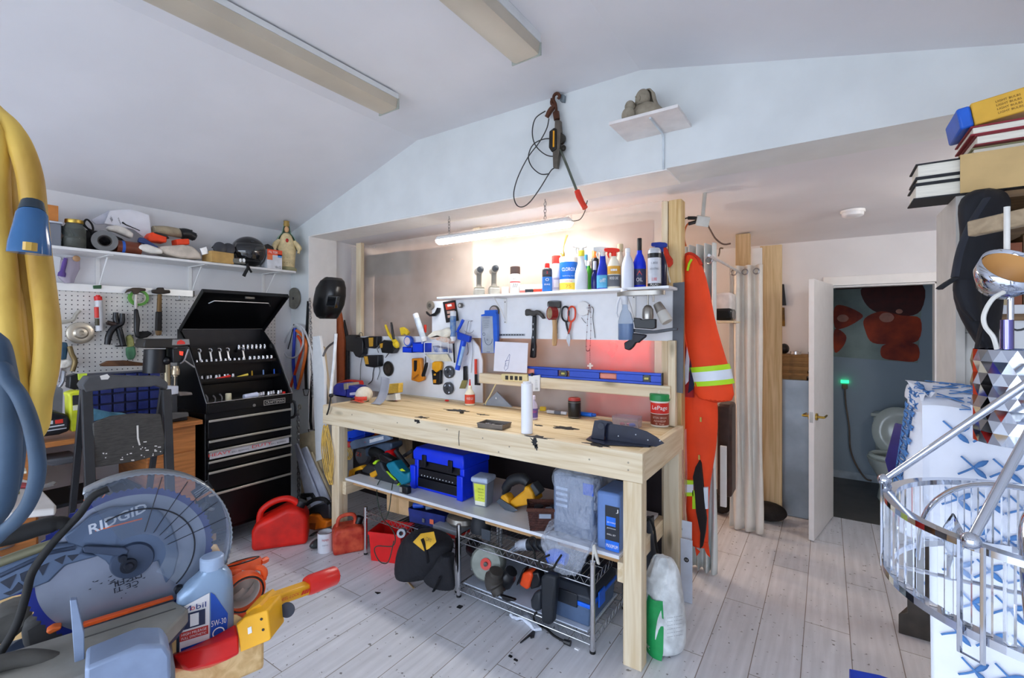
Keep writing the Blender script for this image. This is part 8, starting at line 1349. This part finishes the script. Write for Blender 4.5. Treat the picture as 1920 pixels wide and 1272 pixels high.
def post(label,u0,u1,vt,Y,th_,mt,name='pine_post',cat='post',zb=.001,sk=0):a,b=P(u0,700,Y=Y),P(u1,700,Y=Y);zt=min(P(u0,vt,Y=Y).z,2.44-.0446*(Y-2.78)-.004);return one(name,M(mt).prism([(a.x,Y,zb),(b.x,Y,zb),(b.x+sk,Y,zt),(a.x+sk,Y,zt)],(0,th_,0)),label,cat,bev=.003)
WP2=wood('#d4bb90','#b39464','z',seed=1.3)
post('pine post rising behind the far curtain to the ceiling',1379,1406,440,4.2,.06,WP2);post('tall white board standing between curtain and plank',1409,1429,466,4.35,.018,WHITEP,'white_plank','board');post('wide knotty pine plank standing at the end of the corridor',1425,1466,462,4.44,.038,wood('#d8c096','#b89a6a','z',seed=4.7),'pine_plank','plank')
q=P(1437,985,Z=0);one('black_sack',M(mat('#211d1c',.9,bump=.8,var=.3)).ell(q+V((0,.12,.075)),(.14,.11,.075),20,12),'black lumpy sack on the floor at the foot of the pine plank','sack');q=P(1352,970,Z=0);one('black_sack',M(mat('#2a2624',.9,bump=.8,var=.3)).ell(q+V((-.02,.1,.1)),(.1,.1,.1),18,10),'black sack on the floor left of the far curtain','sack')
a,b=P(1467,720,Y=4.6),P(1529,720,Y=4.6);zt=P(1500,713,Y=4.6).z;one('zinc_cabinet',M(mat('#7f878f',.4,.5,.2,4)).bb(a.x-.02,b.x,4.6,YB-.005,.002,zt),'dull zinc grey cabinet behind the open door','cabinet',bev=.004)
rr_=random.Random(2);z=zt+.001
for i in range(8):h_=.022+.012*(i%3==0);w_=rr_.uniform(0,.05);one('cardboard_sheet',M(mat('#8a6a42',.8,var=.25)).bb(a.x-.02,b.x-.015-w_,4.6+rr_.uniform(0,.02),YB-.02,z,z+h_-.001),'flattened brown cardboard sheet in the pile on the zinc cabinet','cardboard','cardboard pile');z+=h_
one('black_pouch',M(BLACKP).ell((P(1470,640,Y=4.66).x,4.68,z+.045),(.04,.05,.045),14,8),'black pouch at the left on the cardboard pile','pouch');c=V((P(1492,648,Y=4.66).x,4.66,z+.012));one('silver_tape',M(mat('#c9ccd2',.25,.7)).lathe([(.025,-.012),(.04,-.012),(.04,.012),(.025,.012),(.025,-.012)],22,c,caps=False),'silver tape roll on the cardboard pile','tape roll');c.x+=.09;one('dark_socket',M(DSTEEL).cyl(c,c+V((.04,0,.0)),.011),'small dark metal part right of the silver tape','part')
t=thing('framed_picture','black edged picture on the rear wall beside the pine plank','picture',P(1466,560,Y=YB-.02));obj('frame',M(BLACKP).prism([P(u,v,Y=YB-.02)for u,v in((1440,533),(1470,533),(1474,573),(1440,573))],(0,.018,0)),t,world=True)
one('yellow_poster',M(mat('#c99a2a',.6,var=.5,scale=9,col2='#2a2622')).prism([P(u,v,Y=YB-.006)for u,v in((1440,575),(1471,577),(1472,612),(1440,612))],(0,.005,0)),'black and yellow poster on the rear wall under the picture','poster')
def gl(name,lab,cat,u0,u1,v0,v1,Y,mt,dp=.2,bev=.02):a,b=P(u0,v1,Y=Y),P(u1,v0,Y=Y);return one(name,M(mt).bb(a.x,b.x,Y,Y+dp,a.z,b.z),lab,cat,bev=bev)
gl('store_shelf','thin pine shelf glimpsed between the two curtains','shelf',1318,1376,602,606,3.6,WX,.3,.002);gl('black_bag','glossy black bag on the shelf between the curtains','bag',1338,1372,578,601,3.62,mat('#121214',.15));gl('white_bundle','white bundle behind the black bag between the curtains','bundle',1335,1372,548,600,3.86,mat('#e6e2e0',.8));gl('brown_bag','dark brown leather bag between coverall and curtain','bag',1344,1372,760,930,3.7,mat('#3a2620',.4,var=.3));gl('white_rack','narrow white rack standing between coverall and curtain','rack',1350,1362,838,950,3.55,WHITEP,.02,.002)
for(u0,u1,v0,v1,tx,lab)in((1253,1297,980,1003,'13','strip of white printed house wrap on the end post'),(1276,1298,1015,1085,'13','white printed house wrap board standing by the coverall foot')):
    Y=2.86 if u0<1260 else 2.82;t=thing('house_wrap',lab,'wrap',P(u0,v1,Y=Y));a,b=P(u0,v1,Y=Y),P(u1,v0,Y=Y);z0=.002 if v1>1080 else a.z;obj('sheet',M(mat('#d3dae8',.5,var=.05)).bb(a.x,b.x,Y,Y+.006,z0,b.z),t,world=True);m=M(BLACKP);c_=(a+b)/2;m.lathe([(0,.001),(.014,.001),(.014,0)],18,V((c_.x,Y-.0005,c_.z)),(0,-1,0));m.use(PAPER).text(tx,(c_.x,Y-.002,c_.z),X_,Z_,.014,.012);obj('print',m,t,world=True)
t=thing('soil_bag','green and white plastic soil bag slumped beside the right bench leg','bag',P(1245,1200,Z=0));SBM=bpy.data.materials.new('soil_bag');SBM=mat('#d3d8da',.35,var=.25,bump=1.,bscale=14)
rw=[(1213,1276,1222),(1209,1283,1200),(1208,1284,1150),(1210,1282,1110),(1214,1275,1080),(1222,1268,1058),(1226,1258,1040)];rgs=bagm(ident,rw,2.36,.1,0,28,.004);rgs=[[V((q.x+.012*math.sin(7*i+3*j)*(j>2),2.36+(q.y-2.36)*(1,1,1,.9,.7,.45,.2)[j]+.014*math.sin(5*i+2*j)*(j>1),q.z+.01*math.sin(4*i+j)*(j>3)))for i,q in enumerate(r_)]for j,r_ in enumerate(rgs)];obj('bag',M(SBM).loft(rgs),t,world=True,sub=1)
GB=[[q+(q-sum(r_,V((0,0,0)))/len(r_))*.03 for i,q in enumerate(r_)if 14<=i<=22]for r_ in rgs[:4]];obj('green_panel',M(mat('#1f9a54',.35,var=.15)).loft(GB,caps=False,closed=False),t,world=True);c_=GB[2][4];c0=GB[0][5];m=M(mat('#134a2c',.5));fn=(GB[1][6]-GB[1][2]).normalized();m.text('FLEURS',GB[2][4]+V((-.004,-.012,-.03)),fn,Z_,.07,.02);[m.text('terreau',GB[1][4]+V((-.004,-.012,.05-.02*i)),fn,Z_,.06,.008)for i in range(3)];m.use(PAPER).text('BLANC',GB[0][4]+V((0,-.013,.045)),fn,Z_,.06,.018);m.use(mat('#5a6068',.5));fn2=(rgs[2][26]-rgs[2][23]).normalized();[m.text('mode d emploi',(rgs[2][24]+rgs[2][25])/2+fn2*.0+V((.0,-.006,.05-.018*i)),fn2,Z_,.08,.006)for i in range(6)];obj('print',m,t,world=True)
t=thing('shop_vacuum','black hand vacuum with hose standing between the right bench legs','vacuum',P(1218,1110,Y=2.62));obj('body',M(mat('#2e333c',.5)).loft(rows_([(1208,1230,1125),(1206,1234,1095),(1207,1232,1040),(1210,1226,1000),(1212,1222,972)],2.6,.05)),t,world=True);obj('hose',M(RUBBER).tube(cr([P(u,v,Y=2.56)for u,v in((1212,985),(1217,972),(1226,990),(1230,1020),(1236,1050),(1244,1062))],4),.007,7),t,world=True);m=M(RUBBER);[m.ring(P(1221,1112-5*i,Y=2.54),(0,.3,1),.05,.009,20,6)for i in range(3)];obj('coiled_hose',m,t,world=True)
# bathroom: poster, toilet, cord
YBB=6.098;t=thing('flower_poster','large poster of dark red blossoms on the bathroom wall','poster',P(1645,600,Y=YBB));pq=[(1540,533),(1731,530),(1721,681),(1540,667)];obj('sheet',M(mat('#8fa09c',.6,var=.2,scale=4)).prism([P(u,v,Y=YBB-.004)for u,v in pq],(0,.003,0)),t,world=True)
BL_=mat('#8a2414',.6,var=.3,scale=5,col2='#c0441c');BL2=mat('#4a1210',.6,var=.2)
def petal(pts,mt,k,nm='petal'):obj(nm,M(mt).prism(cr([P(*R4(x,y),Y=YBB-.0045-.0006*k)for x,y in pts],4,True),(0,.0005,0)),t,world=True,smooth=0)
petal([(450,150),(580,138),(738,140),(730,260),(640,290),(520,270),(460,220)],BL2,1);petal([(460,300),(540,265),(640,285),(726,300),(715,405),(600,420),(500,415),(465,360)],BL_,2);petal([(545,430),(620,415),(712,425),(712,500),(620,500),(545,485)],BL_,3);petal([(318,245),(370,240),(450,280),(430,310),(360,345),(318,340)],BL_,1);petal([(318,350),(372,380),(360,430),(318,460)],BL_,2);petal([(326,160),(450,155),(440,150),(340,148)],BL2,4)
for x,y,r_ in((357,298,28),(566,294,36),(626,265,17)):petal([(x+r_*math.cos(a),y+r_*.65*math.sin(a))for a in(0,1.05,2.1,3.14,4.2,5.2)],mat('#c88a78',.6),6,'flower_centre')
CER=mat('#c3cdc8',.2,var=.03,coat=.4);q=P(1668,935,Z=0);t=thing('toilet','white toilet with raised seat lid in the bathroom','toilet',(q.x+.02,5.55,0),-.25)
obj('bowl',M(CER).lathe([(.11,0),(.12,.02),(.1,.12),(.12,.22),(.18,.34),(.195,.39),(.16,.39),(.12,.3),(0,.28)],32,sy=1.25),t);obj('seat',M(CER).ring((0,0,.405),(0,0,1),.165,.022,32,8),t);obj('tank',M(CER).loft([[(x*k,y,z)for x,y in((-.2,.25),(.2,.25),(.2,.42),(-.2,.42))]for z,k in((.36,.88),(.72,1.0))]),t,bev=.02);obj('tank_lid',M(CER).bb(-.215,.215,.235,.43,.721,.755),t,bev=.01);L_=M(CER);L_.lathe([(0,-.012),(.19,-.012),(.2,0),(.185,.012),(.12,.014),(.11,.008),(0,.008)],36,(0,.215,.6),(0,-1,.12),sy=1.2,hint=(0,0,1));obj('lid',L_,t);obj('hinge',M(STEEL).cyl((-.08,.2,.42),(.08,.2,.42),.014),t);obj('flush_lever',M(STEEL).tube([(-.15,.24,.66),(-.2,.235,.65)],.008),t)
t=thing('night_light','glowing green plug light with brown cord on the bathroom wall','night light',P(1584,718,Y=YBB));c_=P(1584,716,Y=YBB-.02);obj('lens',M(mat('#2ff09a',.3,emit=1.2)).box(c_,(.07,.03,.03)),t,world=True);obj('plug',M(mat('#8a7a5a',.5)).box(c_+V((0,0,-.05)),(.05,.035,.05)),t,world=True,bev=.005);obj('cord',M(mat('#7a6a5c',.5)).tube(cr([P(u,v,Y=YBB-.03)for u,v in((1584,728),(1586,760),(1592,800),(1594,840),(1604,870),(1622,897))]+[P(1634,902,Y=6.05)],5),.008,7),t,world=True)
# right edge: covered furniture, shelf of books, lights
t=thing('covered_cabinet','cabinet draped in a white cloth printed with crossed blue oars','cabinet',(.6,1.62,0))
KX,KY,KZ=.187,1.45,1.425
def CS(s,q):
    """cloth: s runs along the side and then the front, q from the hem up over the top"""
    side=s<.2;g=s/.2 if side else 1;zm=1.1+.12*(1-g)if s<.215 else.1
    fold=.014*math.sin(60*s+2*q)+.01*math.sin(23*s+1)
    x=KX if side else KX+.85*(s-.2)/.8;y=KY+.3*(1-g)if side else KY
    if q<.72:
        k=q/.72;z=zm+(KZ-.03-zm)*k;o=fold*(1.1-.8*k)
        if side:x+=o-.02*(1-k)
        else:y+=o
    else:
        a=(q-.72)/.28;z=KZ-.03+.05*math.sin(min(1,a*2.2)*PI/2)+.006*math.sin(30*s+9*a)
        if side:x+=.03*max(0,a-.1);z-=.004
        else:y+=.33*max(0,a-.1)+fold*.3*(1-a)
    return V((x,y,z))-t.location
m=M(mat('#e6e8f0',.8,var=.03,bump=.1));m.grid(CS,90,60);OAR=mat('#4f7fb8',.7);rr_=random.Random(5)
def oar(s0,q0,s1,q1):
    p0,p1=CS(s0,q0),CS(s1,q1);nb=8;L=[];n0=V((0,-.009,0))if s0>.2 else V((-.0055,0,0))
    if q0>.72:n0=V((0,0,.005))
    W8=(.0019,.0019,.0019,.0019,.0019,.004,.0056,.0046,.0008)
    for i in range(9):
        s,q=s0+(s1-s0)*i/8,q0+(q1-q0)*i/8;c_=CS(s,q)+n0;w_=(p1-p0).cross(n0).normalized()*W8[i];L+=[c_-w_,c_+w_]
    m.use(OAR).add(L,[(2*i,2*i+1,2*i+3,2*i+2)for i in range(8)])
for i in range(17):
    for j in range(23):
        s=.055+.05*i+.025*(j%2)+rr_.uniform(-.004,.004);q=.03+.042*j
        if s>.93 or.172<s<.245:continue
        oar(s-.024,q-.01,s+.024,q+.01);oar(s-.019,q+.013,s+.021,q-.012)
obj('printed_cloth',m,t,solid=.002);obj('cabinet_body',M(mat('#3a3632',.7)).bb(-.2,.42,-.12,.14,0,KZ-.02),t)
q=P(1710,1195,Z=0);one('plinth_block',M(mat('#4a4540',.7,var=.2)).prism([(q.x-.055,q.y,0),(q.x+.14,q.y,0),(q.x+.14,q.y,.1),(q.x+.11,q.y,.12),(q.x+.11,q.y,.79),(q.x-.02,q.y,.79),(q.x-.02,q.y,.12),(q.x-.055,q.y,.1)],(.05,.12,0)),'grey-brown wooden plinth standing behind the oar print cloth','plinth',bev=.004)
um=[P(u,v,d=2.42)for u,v in((1712,800),(1735,830),(1738,905),(1700,905),(1692,875))];t=thing('blue_sack','navy blue printed pack behind the oar print cloth','pack',um[3]);obj('body',M(mat('#1c2272',.5)).prism(um,FW*.12),t,world=True,bev=.01);m=M(mat('#d83a2a',.5)).text('Bull',P(1706,868,d=2.41),RT,Z_,.07,.035);m.use(mat('#e0b82a',.5)).text('*',P(1712,886,d=2.41),RT,Z_,.05,.04);obj('print',m,t,world=True)
YBk=1.86;bx0=P(1792,500,Y=YBk).x;BKM=wood('#8a6a46','#5e4428','x',seed=8,knots=False);t=thing('bookcase','brown wooden bookcase at the right edge crammed with books','bookcase',(bx0+.4,2.0,0));obj('side',M(mat('#cfc9c0',.6,var=.05)).bb(bx0,bx0+.02,YBk,2.15,0,1.985),t,world=True);obj('side',M(mat('#cfc9c0',.6,var=.05)).bb(bx0+.8,bx0+.82,YBk,2.15,0,1.985),t,world=True);obj('back',M(BKM).bb(bx0+.02,bx0+.8,2.135,2.15,0,1.985),t,world=True)
for z in(.3,.75,1.2,1.36,1.62,1.966):obj('shelf',M(BKM).bb(bx0+.0205,bx0+.7995,YBk+.003,2.134,z,z+.019),t,world=True)
def slab(name,lab,u0,u1,vt,vb,Y,col,dp=.22,pages=False,rz=0.):
    a,b=P(u0,vb,Y=Y),P(u1,vt,Y=Y);zt_=P(u0,vt,Y=Y).z;return a,b,zt_
z=1.9855
def book(lab,u0,w,h,col,d=.13,dy=0.,cover=None):
    global z
    x=P(u0,330,Y=1.84+dy).x;t=thing('book',lab,'book',(x,1.84+dy,z));cm=mat(col,.6,var=.05);m=M(cm);m.bb(0,w,0,d,0,.004);m.bb(0,w,0,d,h-.004,h);m.bb(w-.004,w,0,d,.004,h-.004);obj('cover',m,t);obj('pages',M(mat('#e9e2d2',.8,stretch=(1,1,60))).bb(.006,w-.0045,.005,d-.005,.0042,h-.0042),t);z+=h+.0004;return t
book('black covered thick book, bottom of the stack jutting from the bookcase',1713,.4,.044,'#16171c');book('thin black book in the middle of the jutting stack',1716,.4,.018,'#16171c');b3=book('black covered book, top of the jutting pair under the tan slipcase',1717,.4,.043,'#1a1a20')
sx=P(1800,330,Y=1.83).x;t=thing('slipcase','tan cardboard slipcase wrapped round the jutting books','slipcase',(sx,1.83,1.99));m=M(mat('#c9a871',.7,var=.06));m.bb(0,.32,-.003,-.0005,-.004,z-1.99+.004);m.bb(0,.32,0,.23,z-1.99+.001,z-1.99+.004);obj('sleeve',m,t);z+=.005
x=P(1822,270,Y=1.84).x
for(lab,u0,h,col,dy)in(('olive spined book on top of the tan slipcase',1822,.022,'#8a8660',.02),('white paged red covered book beneath the yellow box',1828,.03,'#7a1c24',0),('thin maroon book directly under the yellow box',1820,.026,'#8a1f2a',0)):book(lab,u0,.3,h,col,.2,dy)
t=thing('yellow_carton','yellow-orange printed carton with blue end on top of the book stack','carton',(P(1803,240,Y=1.84).x,1.85,z),0,None,0,-.16);obj('box',M(mat('#e0ac3a',.5,var=.06)).bb(.031,.34,0,.16,.0,.066),t,bev=.004);obj('blue_end',M(mat('#1f5fc8',.4)).bb(0,.03,0,.16,.0,.062),t,bev=.006);m=M(mat('#6a4a1a',.5));[m.text('LIGHT BULBS',(.105,-.001,.015+.011*i),X_,Z_,.05,.006)for i in range(4)];m.use(mat('#d8502a',.5));[m.text('ECO',(.16+.02*i,-.001,.035),Z_,-X_,.03,.012)for i in range(2)];obj('print',m,t)
for i,(u0,u1,vt,zb,col,lab,tx)in enumerate(((1800,1832,540,1.379,'#d8d4cc','white magazine spine at the left of the shelf',''),(1834,1872,570,1.379,'#e2e0dc','white magazine standing next to the cover with a large C',''),(1874,1935,572,1.379,'#e9e9ea','white magazine cover with large black letter C','C'))):
    Y=YBk+.01;a,b=P(u0,620,Y=Y),P(u1,vt,Y=Y);t=thing('magazine',lab,'magazine',(a.x,Y,zb+.001));obj('cover',M(mat(col,.5,var=.04)).bb(0,b.x-a.x-.002,0,.12,0,b.z-zb),t);hh=b.z-zb;m=M(BLACKP)
    if tx:m.text('C',(.03,-.001,hh*.82),X_,Z_,.04,hh*.16);m.text('T',(.022,-.001,hh*.6),X_,Z_,.012,.014);m.text('Q',(.022,-.001,hh*.5),X_,Z_,.012,.014);m.use(mat('#8a3020',.5)).bb(.03,b.x-a.x-.003,-.002,-.0005,hh*.2,hh*.4)
    else:m.use(mat('#8a8680',.5));[m.text('-----',((b.x-a.x)*.5,-.001,hh*(.85-.06*k)),X_,Z_,(b.x-a.x)*.5,.003)for k in range(5)]
    obj('print',m,t)
for i in range(7):bz=1.6395;xx=bx0+.03+.028*i;one('paperback',M(mat(('#b8863a','#a86a3a','#c9b48a','#8a4a2a','#6a4a2a','#c8a878','#9a7a4a')[i],.6)).bb(xx,xx+.026,YBk+.02,YBk+.16,bz,bz+.2+.02*(i%3)),'brown toned paperback standing in the upper shelf row','book','paperbacks in the upper row')
pl_=[P(1820,430,d=.97),P(1925,345,d=.88)];kk=(XR-pl_[0].x)/(pl_[1].x-pl_[0].x);one('slat',M(wood('#b09a7c','#8a765c','x',knots=False)).beam(pl_[0],V((XR,(pl_[0]+(pl_[1]-pl_[0])*kk).y,pl_[1].z+.02)),.02,.032),'worn wooden slat sticking out diagonally above the black bags','slat',bev=.003)
BG2=mat('#16171d',.75,bump=.4,var=.25,bscale=14);t=thing('black_bag','black fabric bags with straps hanging on the left side of the bookcase','bag',P(1840,520,d=1.3))
def rowd(rows,d_,k):return[[P((l+r)/2+(r-l)/2*math.cos(a),v,d=d_+k*math.sin(a))for a in[2*PI*i/18 for i in range(18)]]for l,r,v in rows]
obj('upper_bag',M(BG2).loft(rowd([(1830,1880,352),(1796,1900,372),(1793,1895,400),(1800,1890,440),(1796,1885,480),(1785,1885,520),(1784,1884,560),(1800,1880,600),(1825,1870,640),(1840,1862,660)],1.3,.05)),t,world=True,sub=1);obj('pouch',M(BG2).loft(rowd([(1788,1835,525),(1786,1840,545),(1800,1842,580),(1822,1846,602)],1.22,.03)),t,world=True);obj('strap',M(mat('#20242f',.7)).tube(cr([P(u,v,d=1.22)for u,v in((1850,372),(1820,420),(1800,470),(1790,520))],4),.012,6,flat=.3),t,world=True);obj('strap',M(BG2).tube([P(u,v,d=1.2)for u,v in((1790,523),(1775,532),(1762,541))],.012,6,flat=.4),t,world=True);obj('strap',M(BG2).tube(cr([P(u,v,d=1.22)for u,v in((1845,590),(1836,630),(1830,660),(1826,684))],4),.014,6,flat=.3),t,world=True)
CH=mat('#c9ced8',.06,1,0);wz=lambda q:min(2.99,3.0-.25*max(0,q.x+.84))-.005
t=thing('chrome_pendant','chrome dome pendant with amber inside tilted at the right edge','pendant light',P(1885,510,d=.8));c_=P(1893,508,d=.82);ax=(V((0,0,.5))-RT*.12-FW*.55).normalized();m=M(CH);m.lathe([(.01,-.05),(.028,-.042),(.042,-.016),(.044,.012)],32,c_,ax,caps=False);obj('shade',m,t,world=True,solid=.002);obj('amber_liner',M(mat('#c8965a',.4,var=.1)).lathe([(.0,-.04),(.024,-.034),(.038,-.014),(.041,.006)],32,c_,ax,caps=False),t,world=True);q=P(1888,480,d=.86);obj('rod',M(mat('#d8d4cc',.35)).cyl(q,P(1888,388,d=.86),.0045),t,world=True);obj('cable',M(mat('#d9d6ce',.4)).tube(cr([P(u,v,d=.79)for u,v in((1882,548),(1860,562),(1845,590),(1847,612),(1862,632),(1869,655))],5),.0035,7),t,world=True)
t=thing('mirror_drum','mirror chrome drum pendant with diamond pattern','pendant light',P(1900,745,d=.88));c_=P(1916,745,d=.88);zt_,zb_=P(1870,656,d=.88).z,P(1870,832,d=.88).z;R_=.07;vs,fs=[],[];nA,nZ=20,8
for j in range(nZ+1):
    for i in range(nA):a=2*PI*(i+.5*(j%2))/nA;r_=R_*(1.0 if j%2 else.955);vs.append((c_.x+r_*math.cos(a),c_.y+r_*math.sin(a),zb_+(zt_-zb_)*j/nZ))
for j in range(nZ):
    for i in range(nA):
        A0,A1=j*nA+i,j*nA+(i+1)%nA;B0,B1=(j+1)*nA+i,(j+1)*nA+(i+1)%nA;fs+=[(A0,A1,B0),(A1,B1,B0)]if not j%2 else[(A0,A1,B1),(A0,B1,B0)]
obj('drum',M(CH).add(vs,fs),t,world=True,smooth=0);obj('rod',M(CH).cyl((c_.x-.015,c_.y,zt_),(c_.x-.015,c_.y,P(1890,555,d=.88).z),.005),t,world=True);obj('rod_sleeve',M(mat('#7a74b0',.1,1,0)).cyl(P(1888,655,d=.86),P(1888,600,d=.86),.009),t,world=True)
cc=EYE+RT*.785+FW*.655;zt_,RC=1.317,.2;zb_=zt_-.105
t=thing('crystal_chandelier','round chrome chandelier ringed with clear crystal bars at the right edge','chandelier',(cc.x,cc.y,zb_));CRY=mat('#f4f7fc',.03,trans=.9,var=0,ior=1.45)
m0=M(CRY);m0.prism([(-.006,0,0),(0,-.0062,0),(.006,0,0),(0,.0062,0)],(0,0,.1));cry=obj('crystal_bar',m0,t,smooth=0)
for i in range(60):
    o=cry if i==0 else cry.copy();a=2*PI*i/60;o.location=(RC*math.cos(a),RC*math.sin(a),.003);o.rotation_euler=(0,0,a)
    if i:C.objects.link(o)
def rim(nm,z0,z1,r0,r1):obj(nm,M(CH).lathe([(r0,z0),(r1,z0),(r1,z1),(r0,z1),(r0,z0)],84,caps=False),t,smooth=0)
rim('top_rim',.1035,.112,RC-.009,RC+.007);rim('bottom_rim',-.008,.0025,RC-.008,RC+.009);hubz=P(1897,738,d=.7).z-zb_
def loc(q):return q-t.location
for a in(math.atan2(*reversed((P(1672,920,d=.82)-cc).to_2d()[:])),math.atan2(*reversed((P(1848,1030,d=.6)-cc).to_2d()[:])),.9,-1.0):
    e_=V((math.cos(a),math.sin(a),0));n_=V((-e_.y,e_.x,0));q=e_*(RC+.013);w_=.012;obj('bracket',M(CH).tube([q+n_*w_+V((0,0,.115)),q-n_*w_+V((0,0,.115)),q-n_*w_+V((0,0,-.03)),q+n_*w_+V((0,0,-.03))],.003,6,closed=True),t);obj('arm_rod',M(CH).cyl(q+V((0,0,.118)),e_*.03+V((0,0,hubz+.03)),.0055,n=12),t);obj('rod_joint',M(CH).ell(q+V((0,0,.118)),.0105,12,8),t)
    m=M(CH);m.tube(cr([e_*.16+n_*.03+V((0,0,.01)),e_*.15+n_*.02+V((0,0,.09)),e_*.1+V((0,0,.14)),V((0,0,.155))],6),.011,8,flat=.3);obj('inner_hoop',m,t);c1=e_*.115+n_*.04;obj('candle_socket',M(CH).cyl(c1+V((0,0,.0)),c1+V((0,0,.035)),.008),t);obj('bulb',M(CLEAR).lathe([(.006,.0355),(.014,.055),(.012,.075),(.002,.098),(0,.1)],16,c1),t)
obj('hub',M(CH).lathe([(0,hubz),(.035,hubz+.01),(.04,hubz+.04),(.01,hubz+.06)],24),t);q=V((cc.x,cc.y,0));obj('hanging_rod',M(CH).cyl((0,0,hubz+.06),(0,0,wz(cc)-zb_),.006),t);obj('base_plate',M(CH).tube([V((math.cos(a),math.sin(a),0))*RC for a in(0,PI)],.006,8,flat=.4).tube([V((math.cos(a),math.sin(a),0))*RC for a in(PI/2,-PI/2)],.006,8,flat=.4),t)
q=P(1620,1268,Z=.0);one('blue_flap',M(mat('#1440c8',.4)).prism([P(u,v,Z=.15)for u,v in((1592,1254),(1650,1266),(1720,1290),(1700,1330),(1600,1330))],(0,0,-.149)),'bright blue box corner at the bottom edge near the oar cloth','box',bev=.003)
clean()
